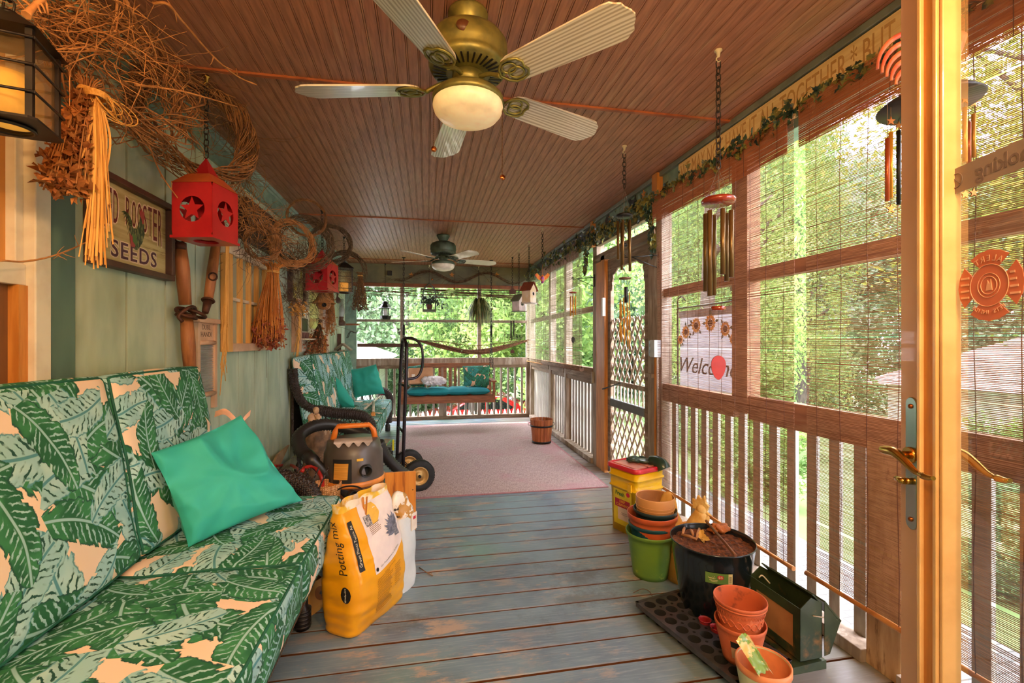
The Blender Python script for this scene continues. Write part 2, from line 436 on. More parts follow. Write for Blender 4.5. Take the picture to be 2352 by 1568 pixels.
# left wall
WIN = [(1.02, 1.842, .55, 2.30), (5.28, 6.45, .35, 2.12)]
mb = MB(); grooves = [1.977 + .3035 * k for k in range(-11, 20)]
zt = CZ
for g0, g1 in zip(grooves, grooves[1:]):
    a, b_ = g0 + .007, g1 - .007
    if b_ > BY: b_ = BY
    if a > BY: break
    cut = None
    segs = [(a, b_, 0, zt)]
    for (w0, w1, z0, z1) in WIN:
        ns = []
        for (p, q, s0, s1) in segs:
            if q <= w0 or p >= w1: ns.append((p, q, s0, s1)); continue
            if p < w0: ns.append((p, w0, s0, s1))
            if q > w1: ns.append((w1, q, s0, s1))
            ns.append((max(p, w0), min(q, w1), s0, z0)); ns.append((max(p, w0), min(q, w1), z1, s1))
        segs = ns
    for (p, q, s0, s1) in segs: mb.bx(LX - .018, LX, p, q, s0, s1)
struct(mb.build('wall_left', m_green))
mb = MB()
for (ya, yb, za, zb) in ((-1.2, 1.02, 0, zt), (1.02, 1.842, 0, .55), (1.02, 1.842, 2.3, zt), (1.842, 5.28, 0, zt), (5.28, 6.45, 0, .35), (5.28, 6.45, 2.12, zt), (6.45, BY + .1, 0, zt)):
    mb.bx(LX - .12, LX - .008, ya, yb, za, zb)
struct(mb.build('wall_left_backing', m_groove)); bpy.data.objects['wall_left_backing'].name = 'trim_5'
mb = MB(); mb.bx(LX, LX + .022, 1.93, BY, CZ - .17, CZ - .002); struct(mb.build('trim_6', m_greent))
mb = MB(); mb.bx(LX + .022, LX + .045, 1.93, BY, CZ - .03, CZ - .001); mb.bx(LX + .022, LX + .03, 1.93, BY, CZ - .05, CZ - .03); struct(mb.build('trim_7', pm('blue_green_trim', (150, 176, 168), None, .5)))
mb = MB(); mb.bx(LX, LX + .012, 1.845, 1.965, 0, CZ - .01); struct(mb.build('trim_8', pm('dark_green_strip', (96, 122, 112), (80, 104, 98), .6, scale=6, st=(1, 1, .3))))  # strip of darker green between the window casing and the boards
m_amber = pm('amber_curtain', (214, 146, 58), (190, 122, 42), .35, scale=2, st=(1, 5, .5), coat=.6)
m_screen = pm('brown_screen', (128, 84, 48), (96, 62, 36), .6, scale=3, st=(1, 6, .6))
def wall_window(n, y0, y1, z0, z1, zr, tw, low):
    root = struct(thing('window_%d' % n, (LX, (y0 + y1) / 2, z0), None, None))
    f = MB(); f.bx(LX - .06, LX + .022, y0, y0 + tw, z0, z1); f.bx(LX - .06, LX + .022, y1 - tw, y1, z0, z1); f.bx(LX - .06, LX + .020, y0 + tw, y1 - tw, z1 - tw, z1); f.bx(LX - .06, LX + .04, y0 + .001, y1 - .001, z0 - .002, z0 + tw)
    f.build('window_frame', m_white, root, bevel=.004)
    a, b = y0 + tw, y1 - tw
    s = MB(); s.bx(LX - .05, LX - .005, a, b, zr - .035, zr + .035); s.bx(LX - .05, LX - .012, a, a + .03, zr, z1 - tw); s.bx(LX - .05, LX - .012, b - .03, b, zr, z1 - tw)
    s.build('sash', m_white, root, bevel=.003)
    p = MB(); p.bx(LX - .045, LX - .04, a, b, zr, z1 - tw); p.build('pane', m_amber, root)
    q = MB(); q.bx(LX - .04, LX - .03, a, b, z0, zr - .03); q.build('lower_pane', low, root)
    fr = MB(); fr.bx(LX - .03, LX + .0, b - .035, b, z0 + tw, zr - .035); fr.bx(LX - .03, LX, a, a + .03, z0 + tw, zr - .035); fr.build('lower_frame', m_orange, root)
    return root
wall_window(1, 1.02, 1.842, .55, 2.30, 1.52, .065, m_screen)
wall_window(2, 5.28, 6.45, .35, 2.12, 1.42, .09, pm('tan_shade', (222, 168, 112), (206, 150, 96), .6, scale=3))
# end wall of the house behind the camera with its doorway, and the lit hall beyond
m_int = pm('hall_paint', (222, 208, 184), None, .7)
mb = MB(); mb.bx(LX - .12, -.48, -.2, -.09, 0, CZ); mb.bx(.88, RX + .12, -.2, -.09, 0, CZ); mb.bx(-.48, .88, -.2, -.09, 2.36, CZ)
struct(mb.build('wall_front', m_green))
mb = MB(); mb.bx(LX - .12, LX - .02, -1.3, -.2, 0, CZ); mb.bx(RX + .02, RX + .12, -1.3, -.2, 0, CZ); mb.bx(LX - .12, RX + .12, -1.4, -1.3, 0, CZ); struct(mb.build('wall_hall', m_int))
mb = MB(); mb.bx(LX - .12, RX + .12, -1.4, -.2, CZ - .02, CZ - .005); struct(mb.build('ceiling_hall', m_int))
# ---- right side: beam, posts, rails, balusters
def rbox(name, y0, y1, z0, z1, x0=RX, x1=RX + .09, m=None, bev=.003):
    mb = MB(); mb.bx(x0, x1, y0, y1, z0, z1); o = mb.build(name, m or m_old, bevel=bev); return struct(o)
rbox('wall_right', -.09, BY + .1, 2.33, CZ, RX, RX + .12, m_greent)
rbox('trim_9', -.09, BY, CZ - .035, CZ - .002, RX - .03, RX, pm('grey_cove', (128, 136, 124), None, .5))
posts = [(-.05, .1), (1.42, 1.56), (2.26, 2.39), (3.20, 3.29), (4.55, 4.66), (5.62, 5.70), (6.36, 6.46), (7.64, 7.74)]
for k, (a, b) in enumerate(posts):
    rbox('post_%d' % (k + 1), a, b, .9 if k == 2 else 0, .9 if k == 1 else 2.335, RX + .005, RX + .09, m_old if k > 2 else (m_rail if k == 2 else pm('near_post_lit', (206, 172, 132), (176, 138, 98), .7, scale=4, st=(4, 4, .8), c3=(122, 86, 58), s3=5)))  # near posts carry warm lamplight in their colour
    bpy.data.objects['post_%d' % (k + 1)].name = 'trim_%d' % (20 + k)
rbox('trim_31', .1, 2.26, 1.635, 1.705, RX + .02, RX + .07, m_rail); rbox('trim_32', 2.39, 3.2, 1.64, 1.70, RX + .02, RX + .07, m_rail)
rbox('trim_34', .1, 2.26, .87, 1.0, RX + .012, RX + .06, m_rail); rbox('trim_35', 2.39, 3.2, .86, .985, RX + .012, RX + .06, m_rail)
for k, (a, b) in enumerate(((4.66, 5.62), (5.70, 6.36), (6.46, 7.64))):
    rbox('trim_%d' % (36 + k), a, b, .90, 1.02, RX - .004, RX + .06, m_old2); rbox('trim_%d' % (40 + k), a, b, 1.63, 1.69, RX + .02, RX + .07, m_old2)
    rbox('trim_%d' % (44 + k), a, b, .84, .90, RX + .02, RX + .07, m_old2)
for k, (a, b) in enumerate(((.1, 1.42), (1.56, 3.2), (4.66, 6.36), (6.46, 7.64))):
    rbox('trim_%d' % (48 + k), a, b, 0.0, .055, RX - .02, RX + .09, m_old)
# balusters: one railing per bay, each baluster a part
def railing(y0, y1, z0, z1, label, pitch=.118, wd=.056, x=RX + .075, along='y', ends=0):
    o = thing('railing', ((x, (y0 + y1) / 2, 0) if along == 'y' else ((y0 + y1) / 2, x, 0)), label, 'railing')
    n = int((y1 - y0) / pitch)
    sp = (y1 - y0) / n; me = None
    for i in range(n):
        y = y0 + sp * (i + .5)
        if me is None:
            mb = MB(); mb.box((x, y, (z0 + z1) / 2) if along == 'y' else (y, x, (z0 + z1) / 2), (.02, wd, z1 - z0) if along == 'y' else (wd, .02, z1 - z0))
            first = mb.build('baluster', m_bal, o, bevel=.002); me = first; yb = y
        else:
            c = first.copy(); COL.objects.link(c); c.parent = o; c.location = (0, y - yb, 0) if along == 'y' else (y - yb, 0, 0)
    return o
railing(.12, 1.40, .03, .90, 'near run of vertical white balusters behind the bamboo blind and glass door')
railing(1.58, 3.19, .03, .90, 'run of vertical white balusters behind the blind and the flower pots')
railing(4.67, 6.35, .03, .92, 'white weathered balusters past the screen door, beside the wooden bucket', pitch=.105, wd=.075)
railing(6.47, 7.63, .03, .92, 'white balusters in the far right corner section of the side railing', pitch=.105, wd=.078)
# ---- back side
m_dk = m_old2
def bbox(name, x0, x1, z0, z1, y0=BY, y1=BY + .09, m=None): mb = MB(); mb.bx(x0, x1, y0, y1, z0, z1); return struct(mb.build(name, m or m_old2, bevel=.003))
bbox('wall_back', LX - .1, RX + .1, 2.25, CZ, BY, BY + .1, pm('back_beam_green', (128, 122, 88), (104, 100, 76), .6, scale=3, c3=(150, 124, 66), s3=1.5))
bbox('trim_53', LX, RX, 2.205, 2.262, BY - .03, BY + .05, pm('red_brown_rail', (150, 84, 48), None, .6))
for k, (a, b) in enumerate(((LX - .1, -1.12), (-.43, -.37), (.85, .91), (1.70, 1.78))):
    bbox('trim_%d' % (54 + k), a, b, 0.03, 2.25, BY + .005, BY + .07, m_old if k else m_greent)
for k, (a, b) in enumerate(((-1.12, -.43), (-.37, .85), (.91, 1.70))):
    bbox('trim_%d' % (58 + k), a, b, 1.63, 1.67, BY + .02, BY + .06)
    bbox('trim_%d' % (61 + k), a, b, .91, 1.03, BY + .0, BY + .06, m_old)
    bbox('trim_%d' % (64 + k), a, b, .86, .91, BY - .01, BY + .05)
bbox('trim_68', LX, RX, 0.0, .06, BY - .01, BY + .09)
bbox('trim_69', .20, .33, 0.03, .92, BY + .0, BY + .06, m_old)
railing(-1.10, .18, .05, .88, 'grey balusters of the back railing left of the short white post', .118, .035, BY + .05, 'x')
railing(.35, 1.69, .05, .88, 'grey balusters of the back railing with the red car behind', .118, .035, BY + .05, 'x')
# ---- screen door with lattice, in the right side
m_latt = pm('lattice_white', (214, 196, 178), (196, 174, 156), .7, scale=9)
d2 = struct(thing('door_2', (RX, 3.9, 0), None, None))
for nm, (a, b), m in (('door_jamb', (4.30, 4.55), m_orange), ('door_jamb', (3.29, 3.42), m_old)):  # far jamb is amber to paint in the warm light on it
    mb = MB(); mb.bx(RX + (.0 if a > 4 else .005), RX + .09, a + (.1 if a > 4 else 0), b, 0.0, 2.17); mb.m = 0
    if a > 4: mb.bx(RX - .01, RX + .05, a, a + .1, 0.0, 2.17)
    mb.build(nm, m, d2, bevel=.003)
mb = MB(); mb.bx(RX - .01, RX + .09, 3.29, 4.60, 2.12, 2.20); mb.bx(RX, RX + .05, 3.29, 4.60, 2.30, 2.335); mb.build('door_header', m_old2, d2, bevel=.003)
fx0, fx1, y0, y1 = RX + .02, RX + .055, 3.43, 4.29
mb = MB(); mb.bx(fx0, fx1, y0, y0 + .075, .02, 2.11); mb.bx(fx0, fx1, y1 - .075, y1, .02, 2.11); mb.bx(fx0 + .001, fx1, y0 + .075, y1 - .075, 2.0, 2.11); mb.bx(fx0 + .001, fx1, y0 + .075, y1 - .075, .02, .12)
mb.build('door_leaf', m_old2, d2, bevel=.003)
mb = MB(); mb.bx(fx0 - .006, fx1, y0 + .075, y1 - .075, .68, .75); mb.build('kick_rail', pm('grey_rail', (104, 108, 112), None, .6), d2)
mb = MB(); mb.bx(fx0, fx1 - .01, y0 + .075, y1 - .075, .89, .93); mb.build('middle_rail', m_old, d2)
mb = MB(); 
for k in range(9):
    yy = y0 + .13 + k * .075
    mb.lathe([(.006, .75), (.012, .77), (.006, .79), (.011, .82), (.006, .85), (.012, .87), (.006, .89)], (fx0 + .015, yy, 0), 8)
mb.build('spindles', m_latt, d2)
def lattice(ya, yb, za, zb, step=.105, wd=.026):
    out = MB(); H = zb - za
    for sg in (1, -1):
        c = -H * .6
        k = -12
        while k < 24:
            c0 = ya + k * step; p = []
            # clip line y = c0 + sg*(z-za)*.62 to the rectangle
            lo, hi = 0, H; sl = .62 * sg
            z_a = (ya - c0) / sl; z_b = (yb - c0) / sl
            lo = max(0, min(z_a, z_b)); hi = min(H, max(z_a, z_b))
            if hi - lo > .03:
                out.bar((fx0 + .012 + .006 * sg, c0 + sl * lo, za + lo), (fx0 + .012 + .006 * sg, c0 + sl * hi, za + hi), .006, wd, up=(0, 1, 0)) if False else \
                out.bar((fx0 + .012 + .005 * sg, c0 + sl * lo, za + lo), (fx0 + .012 + .005 * sg, c0 + sl * hi, za + hi), wd, .006, up=(1, 0, 0))
            k += 1
    return out
lattice(y0 + .07, y1 - .07, .12, .68).build('lattice_panel', m_latt, d2)
lattice(y0 + .07, y1 - .07, .93, 1.52).build('lattice_panel', m_latt, d2)
mb = MB()
for (yy, s) in ((y1 - .075, -1), (y0 + .075, 1)):
    mb.prism([(0, 0), (0, -.2), (.015, -.2), (.03, -.15), (.02, -.12), (.05, -.08), (.04, -.05), (.09, -.04), (.13, -.02), (.16, 0)], (fx0 + .005, yy, 2.0), (0, s, 0), (0, 0, 1), (.012, 0, 0))
mb.build('corner_bracket', m_old2, d2)
mb = MB(); mb.bar((RX - .02, 4.32, .83), (RX - .015, 3.9, .925), .012, .01); mb.build('door_closer', pm('dark_iron', (46, 42, 40), None, .5, .6), d2)
mb = MB(); mb.bx(RX - .02, RX + .01, 4.62, 4.64, .86, .98); mb.build('hinge', m_bal, d2)
# ---- near glass door, open towards the porch
m_door = pm('door_stile_tan', (208, 164, 134), (196, 150, 120), .5, scale=2, coat=.1)
m_bead = pm('door_bead_cream', (228, 186, 130), (212, 168, 112), .3, coat=.4)
m_brass = pm('brass', (222, 172, 88), (196, 150, 74), .2, 1)
E0 = Vector((1.070, .868, 0)); DD = Vector((-.2974, -.9548, 0)).normalized(); DN = Vector((-DD.y, DD.x, 0)) * 1.0
if DN.x > 0: DN = -DN            # faces the porch side (towards -X)
def dp(t, z, o=0): return E0 + DD * t + DN * o + Vector((0, 0, z))
def dbox(mb, t0, t1, z0, z1, o0, o1):
    i = len(mb.v)
    for t in (t0, t1):
        for o in (o0, o1):
            for z in (z0, z1): mb.v.append(dp(t, z, o))
    for q in ((0, 1, 3, 2), (4, 6, 7, 5), (0, 4, 5, 1), (2, 3, 7, 6), (0, 2, 6, 4), (1, 5, 7, 3)): mb.face([i + a for a in q])
d1 = struct(thing('door_1', dp(.45, .02), None, None))
T1 = .84
mb = MB(); dbox(mb, 0, .105, .02, 2.32, -.045, 0); dbox(mb, T1 - .105, T1, .02, 2.32, -.045, 0); dbox(mb, .105, T1 - .105, .02, .22, -.045, 0); dbox(mb, .105, T1 - .105, 2.2, 2.32, -.045, 0)
# the stile seen from the camera runs down out of frame
mb.build('door_leaf', m_door, d1, bevel=.002)
mb = MB()
for (a, b, o0, o1) in ((.064, .074, 0, .012), (.104, .114, -.03, .010), (.116, .124, -.03, .005)):
    dbox(mb, a, b, .2, 2.22, o0, o1); dbox(mb, T1 - b, T1 - a, .2, 2.22, o0, o1)
mb.build('glazing_bead', m_bead, d1, bevel=.002)
mb = MB(); dbox(mb, .074, .104, .2, 2.22, 0, .004); mb.build('bead_recess', m_orange, d1)
def glass_mat():
    n = NT('clear_glass'); n.t.nodes.remove(n.b)
    tr = n.n('ShaderNodeBsdfTransparent'); gl = n.n('ShaderNodeBsdfGlossy'); gl.inputs['Roughness'].default_value = .02
    fr = n.n('ShaderNodeFresnel'); fr.inputs[0].default_value = 1.35; mx = n.n('ShaderNodeMixShader')
    tr.inputs[0].default_value = (.97, .98, .97, 1)
    n.l(n.ma('MULTIPLY', fr.outputs[0], .25), mx.inputs[0]); n.l(tr.outputs[0], mx.inputs[1]); n.l(gl.outputs[0], mx.inputs[2]); n.l(mx.outputs[0], n.out.inputs[0]); return n.m
m_glass = glass_mat()
mb = MB(); dbox(mb, .105, T1 - .105, .22, 2.2, -.022, -.019); mb.build('pane', m_glass, d1)
# stickers on the glass, read from behind
def dtxt(body, size, mat, t, z, o, d=.0004, **k):
    return text_mesh('lettering', body, size, mat, d1, dp(t, z, o), -DD, (0, 0, 1), d, **k)
def wall_P(px, py):   # point of the glass plane under a pixel
    r = at(px, py, D=1) - Vector((0, 0, CAMZ)); nrm = DN; o = Vector((0, 0, CAMZ)); c0 = dp(0, 0, -.018)
    t = (c0 - o).dot(nrm) / r.dot(nrm); p = o + r * t; return (p - E0).dot(DD), p.z
s1, z1 = wall_P(2195, 400); s2, z2 = wall_P(2352, 345)
m_stk = pm('grey_sticker', (138, 118, 108), (126, 108, 100), .5); m_stk2 = pm('grey_sticker_ink', (116, 96, 90), None, .5)
mb = MB(); zA = wall_P(2200, 385)[1]; zB = wall_P(2200, 443)[1]; dbox(mb, .108, .50, zB, zA, -.0185, -.0175)
st_ = mb.build('dark_window_sticker', m_stk, d1); st_['label'] = 'dark strip sticker with reversed lettering on the glass'
t_ = text_mesh('lettering', 'No Smoking', .040, m_stk2, d1, dp(.25, (zA + zB) / 2, -.0172), DD, (0, 0, 1), .0003, bold=.0006)
# mirror the words: the sticker faces the other way, so seen from here it reads backwards
for v in t_.data.vertices:
    wv = wm(t_) @ v.co; tt = (wv - E0).dot(DD); 
    t0 = .25; nv = wv + DD * (2 * (t0 - tt)); v.co = wm(t_).inverted() @ nv
t_.data.transform(Matrix.Translation((wm(d1).inverted().to_3x3() @ (DD * .022))))
mb = MB(); cz = (zA + zB) / 2; mb.torus(dp(.128, cz, -.0172), DN, .014, .0012, 24, 5); mb.bar(dp(.120, cz + .008, -.0172), dp(.136, cz - .008, -.0172), .0018, .0018); mb.build('no_smoking_symbol', m_stk2, d1)
# maltese-cross pet alert sticker
cs, cz = wall_P(2272, 655); Rr = abs(wall_P(2272, 575)[1] - cz)
def pq(px, py): a, b = wall_P(px, py); return (a, b)
m_al = pm('alert_sticker', (198, 106, 72), (188, 98, 66), .5); m_al2 = pm('alert_sticker_ink', (228, 166, 134), None, .5)
mb = MB(); fan = []
for q in range(4):
    a0 = PI / 2 * q + PI / 2
    for (da, rr) in ((-.62, .98), (-.25, 1.07), (0, 1.09), (.25, 1.07), (.62, .98), (.785 - .06, .62), (.785, .56), (.785 + .06, .62)):
        fan.append((math.cos(a0 + da) * rr, math.sin(a0 + da) * rr))
R2 = Rr * .97
for q in range(4):
    c_, s_ = round(math.cos(q * PI / 2)), round(math.sin(q * PI / 2)); A_ = [(-.15, .25), (-.30, .52), (-.60, .80), (-.32, .96), (0, 1.02), (.32, .96), (.60, .80), (.30, .52), (.15, .25)]
    mb.prism([((x * c_ - y * s_) * R2 * 1.04, (x * s_ + y * c_) * R2 * 1.04) for x, y in A_], dp(cs, cz, -.0185 + .00002 * q), DD, (0, 0, 1), DN * .001)
mb.lathe([(0, 0), (R2 * .60, 0)], dp(cs, cz, -.0174), 40, DN)
al = mb.build('alert_sticker', m_al, d1); al['label'] = 'orange maltese-cross alert sticker'
mb = MB(); mb.torus(dp(cs, cz, -.017), DN, R2 * .62, .0007, 40, 5); mb.torus(dp(cs, cz, -.017), DN, R2 * .26, .0007, 30, 5); mb.torus(dp(cs, cz, -.017), DN, R2 * .36, .0006, 30, 5)
for k in range(4):
    mb.bar(dp(cs - R2 * .95, cz + R2 * (.3 - .2 * k), -.017), dp(cs - R2 * .66, cz + R2 * (.3 - .2 * k), -.017), .001, .004)
    mb.bar(dp(cs + R2 * .66, cz + R2 * (.3 - .2 * k), -.017), dp(cs + R2 * (.8 + .05 * k), cz + R2 * (.3 - .2 * k), -.017), .001, .004)
mb.prism([(-.3, -.5), (-.1, .5), (.1, .1), (.25, .6), (.4, -.5)], dp(cs, cz, -.0175), DD * R2 * .3, Vector((0, 0, R2 * .3)), DN * .001)
mb.build('sticker_emblem', m_al2, d1)
for i, ch in enumerate('ALERT'):
    a = PI / 2 + (2 - i) * .24
    a = PI - a     # reversed, as read from behind
    u = Vector((0, 0, 1)) * math.sin(a) + DD * math.cos(a)      # DD runs towards the camera = to the right in view
    tdir = Vector((0, 0, 1)) * math.cos(a) * -1 + DD * math.sin(a)
    me = text_mesh('lettering', ch, R2 * .26, m_al2, d1, dp(cs, cz, -.0165) + u * R2 * .80, tdir, u, .0003, squash=-1)
for i, ch in enumerate('PETS INSIDE'):
    a = -PI / 2 - (5 - i) * .13
    a = PI - a
    u = Vector((0, 0, 1)) * math.sin(a) + DD * math.cos(a); tdir = Vector((0, 0, 1)) * math.cos(a) + DD * -math.sin(a)
    text_mesh('lettering', ch, R2 * .17, m_al2, d1, dp(cs, cz, -.0165) + u * R2 * .80, tdir, -u, .0003, squash=-1) if ch != ' ' else None
# handle set
hs, hz = .030, wall_P(2095, 1038)[1]
pz1 = hz + .105; pz0 = hz - .155
def lever(side, o):
    mb = MB(); h0 = dp(hs + .008, hz, 0 if side > 0 else -.045)
    mb.cyl(h0, h0 + DN * side * .012, .019, .017, 20)
    mb.cyl(h0 + DN * side * .01, h0 + DN * side * .04, .0085, .0085, 16)
    k = h0 + DN * side * .045
    pts = bez([k + DD * -.028 + Vector((0, 0, .004)), k + DD * -.012 + Vector((0, 0, .006)), k + DD * .012 + Vector((0, 0, .007)), k + DD * .04 + Vector((0, 0, -.004)) , k + DD * .07 + Vector((0, 0, -.018)), k + DD * .100 + Vector((0, 0, -.021)), k + DD * .118 + Vector((0, 0, -.018))], 6)
    N = len(pts); mb.tube(pts, [.004 + .0065 * math.sin(PI * min(1, .25 + i / N)) if i / N < .75 else .0042 + .003 * (1 - (i / N - .75) / .25) for i in range(N)], 12)
    return mb
mb = MB(); mb.prism([(x, y) for x, y in arc((0, .112), .0165, 0, PI, 10)] + [(x, y) for x, y in arc((0, -.148), .0165, PI, 2 * PI, 10)], dp(hs + .008, hz, 0), DD, (0, 0, 1), DN * .005)
pl = mb.build('handle_plate', pm('worn_nickel_brass', (196, 200, 180), (150, 164, 146), .25, 1, scale=3), d1, bevel=.0015)
mb = MB(); mb.ball(dp(hs + .008, hz + .108, .005), .0055, 10); mb.ball(dp(hs + .008, hz - .142, .005), .0055, 10); mb.build('screw', pm('copper', (190, 110, 60), None, .25, 1), pl)
lever(1, 0).build('door_handle', m_brass, d1); lever(-1, 0).build('door_handle', m_brass, d1)
mb = MB(); k = dp(hs + .008, hz - .058, .005); mb.cyl(k, k + DN * .012, .0075, .0075, 14); mb.tube([k + DN * .016 + DD * -.02, k + DN * .018, k + DN * .016 + DD * .006], [.006, .0075, .005], 10); mb.build('thumb_turn', m_brass, d1)
# ================================================================ OUTSIDE
def gz(x, y): return -.45 - .1 * max(0, x - 3.2) - .1 * max(0, y - 9.2) * (1 if x < 12 else 1) - 0
def gzz(x, y): return -.45 - max(.1 * max(0, x - 3.2), .2 * max(0, min(y, 20) - 8.5) * max(0, min(1, (8 - x) / 4)))
m_grass = pm('lawn', (92, 112, 62), (114, 134, 78), .9, scale=1.2, c3=(150, 148, 104), s3=.5, lo3=.55, hi3=.7)
mb = MB(); mb.grid(lambda u, v: (lambda x, y: (x, y, gzz(x, y)))(-40 + 110 * u, -6 + 80 * v), 70, 50)
o = mb.build('ground', m_grass); struct(o)
def leaf_mat(name, a, b, tr):
    n = NT(name); n.b.inputs['Roughness'].default_value = .6
    v = n.coord('Object'); f = n.noise(v, 1.3, 2); g = n.noise(v, 9, 1); c = n.mix(n.ramp(n.ma('ADD', n.ma('MULTIPLY', f, .6), n.ma('MULTIPLY', g, .4)), .38, .62), lin(a), lin(b))
    n.l(c, n.b.inputs['Base Color']); t = n.n('ShaderNodeBsdfTranslucent'); n.l(c, t.inputs[0]); mx = n.n('ShaderNodeMixShader'); mx.inputs[0].default_value = tr
    n.l(n.b.outputs[0], mx.inputs[1]); n.l(t.outputs[0], mx.inputs[2]); n.l(mx.outputs[0], n.out.inputs[0]); return n.m
LG = [leaf_mat('leaves_bright', (158, 182, 100), (104, 138, 76), .5), leaf_mat('leaves_mid', (134, 162, 110), (94, 126, 84), .4), leaf_mat('leaves_olive', (170, 166, 74), (112, 128, 60), .4), leaf_mat('leaves_deep', (132, 158, 122), (92, 120, 90), .35)]
m_bark = pm('bark', (84, 74, 64), (60, 52, 46), .9, scale=9, st=(3, 3, .7), bump=.4)
def crown_mesh(n, leaf, seed, blobs):
    r = random.Random(seed); B = []
    for _ in range(blobs):
        a = r.uniform(0, 2 * PI); q = r.uniform(.15, 1) ** .6; z = r.uniform(-1, 1); B.append((q * math.cos(a) * (1 - .35 * abs(z)), q * math.sin(a) * (1 - .35 * abs(z)), z, r.uniform(.22, .42)))
    rs = np.random.RandomState(seed); B = np.array(B); idx = rs.randint(0, len(B), n)
    d = rs.normal(size=(n, 3)); d /= np.linalg.norm(d, axis=1)[:, None]; rad = rs.uniform(.35, 1, n)[:, None]
    c = B[idx, :3] + d * rad * B[idx, 3][:, None]
    t1 = rs.normal(size=(n, 3)); t1[:, 2] *= .5; t1 /= np.linalg.norm(t1, axis=1)[:, None]
    t2 = np.cross(t1, rs.normal(size=(n, 3))); t2 /= np.linalg.norm(t2, axis=1)[:, None]
    s = leaf * rs.uniform(.6, 1.3, n)[:, None]
    V = np.stack([c - t1 * s, c + t2 * s * .42, c + t1 * s, c - t2 * s * .42], 1).reshape(-1, 3)
    me = bpy.data.meshes.new('leaves'); me.vertices.add(4 * n); me.vertices.foreach_set('co', V.ravel())
    me.loops.add(4 * n); me.loops.foreach_set('vertex_index', np.arange(4 * n)); me.polygons.add(n)
    me.polygons.foreach_set('loop_start', np.arange(0, 4 * n, 4)); me.polygons.foreach_set('loop_total', np.full(n, 4)); me.update(); me.validate(); return me
CM = {}
def tree(x, y, h, cw, ch, mi, seed, label, trunk=.16, low=None, n=9000, leaf=.055, group='trees around the porch', name='tree', cat='tree'):
    z0 = gzz(x, y); root = thing(name, (x, y, z0), label, cat, random.uniform(0, 6), group)
    key = (mi, seed % 3, n, leaf)
    if key not in CM:
        me = crown_mesh(n, leaf, seed + 11 * mi, 42); me.materials.append(LG[mi]); CM[key] = me
    c = bpy.data.objects.new('foliage', CM[key]); COL.objects.link(c); c.parent = root; c.location = (0, 0, h - ch / 2); c.scale = (cw / 2, cw / 2, ch / 2); c['kind'] = 'stuff'
    if trunk:
        mb = MB(); pts = bez([(0, 0, -.1), (.1, .05, h * .3), (-.05, .1, h * .6), (.1, 0, h * .9)], 4); N = len(pts); mb.tube(pts, [trunk * (1 - .8 * i / N) for i in range(N)], 8)
        for k in range(6):
            a = k * 1.1; p = Vector((0, .05, h * (.35 + .08 * k))); q = p + Vector((math.cos(a), math.sin(a), .9)) * cw * .28; mb.tube([p, (p + q) / 2 + Vector((0, 0, .1)), q], [trunk * .4, trunk * .25, trunk * .1], 6)
        o = mb.build('trunk', m_bark, root, world=False)
    return root
T = [  # x, y, height, crown width, crown height, leaf kind, words
 (4.6, 7.0, 7.5, 3.6, 6.6, 0, 'bright green leafy tree close behind the lattice screen door'),
 (6.2, 8.2, 7.6, 3.6, 7.2, 0, 'bright leafy tree behind the welcome flag and the bamboo blind'),
 (8.0, 11.0, 9, 4.4, 8.4, 1, 'mid green tree standing behind the far right corner of the porch'),
 (9.5, 13.8, 11, 5.2, 10.8, 1, 'tall mid green tree behind the brightest leaves on the right'),
 (9.0, 4.1, 9.0, 7.0, 5.8, 2, 'olive yellow tree hanging over the pink-roofed house'),
 (26, 17.5, 13, 9, 13, 3, 'deep green tree directly behind the left end of the pink roof'),
 (33, 9, 14, 10, 14, 3, 'deep green tree in the second row past the screen door'),
 (3.4, 12.5, 8.0, 5.0, 7.0, 0, 'light green tree whose leaves fill the right half of the back opening'),
 (1.4, 14.5, 8.5, 4.6, 6.4, 0, 'light green tree behind the hanging spider plant'),
 (-.8, 18, 10, 6, 9.0, 1, 'mid green tree behind the middle of the back opening'),
 (-4.0, 19, 10, 6.5, 9.0, 3, 'deep green tree behind the white-roofed shed'),
 (-8, 22, 11, 8, 10, 3, 'deep green tree behind the left end of the back opening'),
 (4.5, 21, 11, 8, 10.5, 1, 'mid green tree beyond the parked red car'),
 (9, 19, 12, 8, 11.5, 3, 'deep green tree between the back corner and the screen door'),
 (16, 20, 14, 9, 13.5, 1, 'big mid green tree far off past the screen door'),
 (29, 13.5, 14, 10, 14, 3, 'big deep green tree rising behind the pink-roofed house'),
 (24, 22.5, 13, 9, 12.5, 1, 'big mid green tree behind the right part of the pink-roofed house'),
 (36, 26, 15, 12, 15, 3, 'farthest deep green tree on the right slope'),
 (38, 17, 16, 12, 16, 3, 'farthest deep green tree above the pink roof'),
 (0, 28, 12, 10, 12, 3, 'farthest deep green tree straight behind the porch'),
 (10, 29, 14, 11, 14, 3, 'farthest deep green tree behind the right back corner'),
 (-10, 29, 12, 10, 12, 3, 'farthest deep green tree behind the shed roof'),
 (9.6, 5.1, 10.2, 6.2, 6.2, 2, 'tall olive tree whose leaves hang above the pink roof on the far right'),
 (17, 1.5, 12, 8, 10, 1, 'mid green tree well to the right of the pink-roofed house'),
 (12, -2.5, 11, 7, 9.5, 3, 'deep green tree beyond the near end of the porch railing'),
 (8.0, 8.7, 6.8, 2.3, 6.0, 0, 'slim bright green tree just left of the pink-roofed house'),
 (18, 22, 14, 10, 14, 3, 'deep green tree far behind the side railing'),
]
for i, (x, y, h, cw, ch, mi, lb) in enumerate(T):
    near = math.hypot(x, y) < 12.2
    tree(x, y, h, cw, ch, mi, i, lb, n=24000 if near else 24000, leaf=.017 if near else .033)
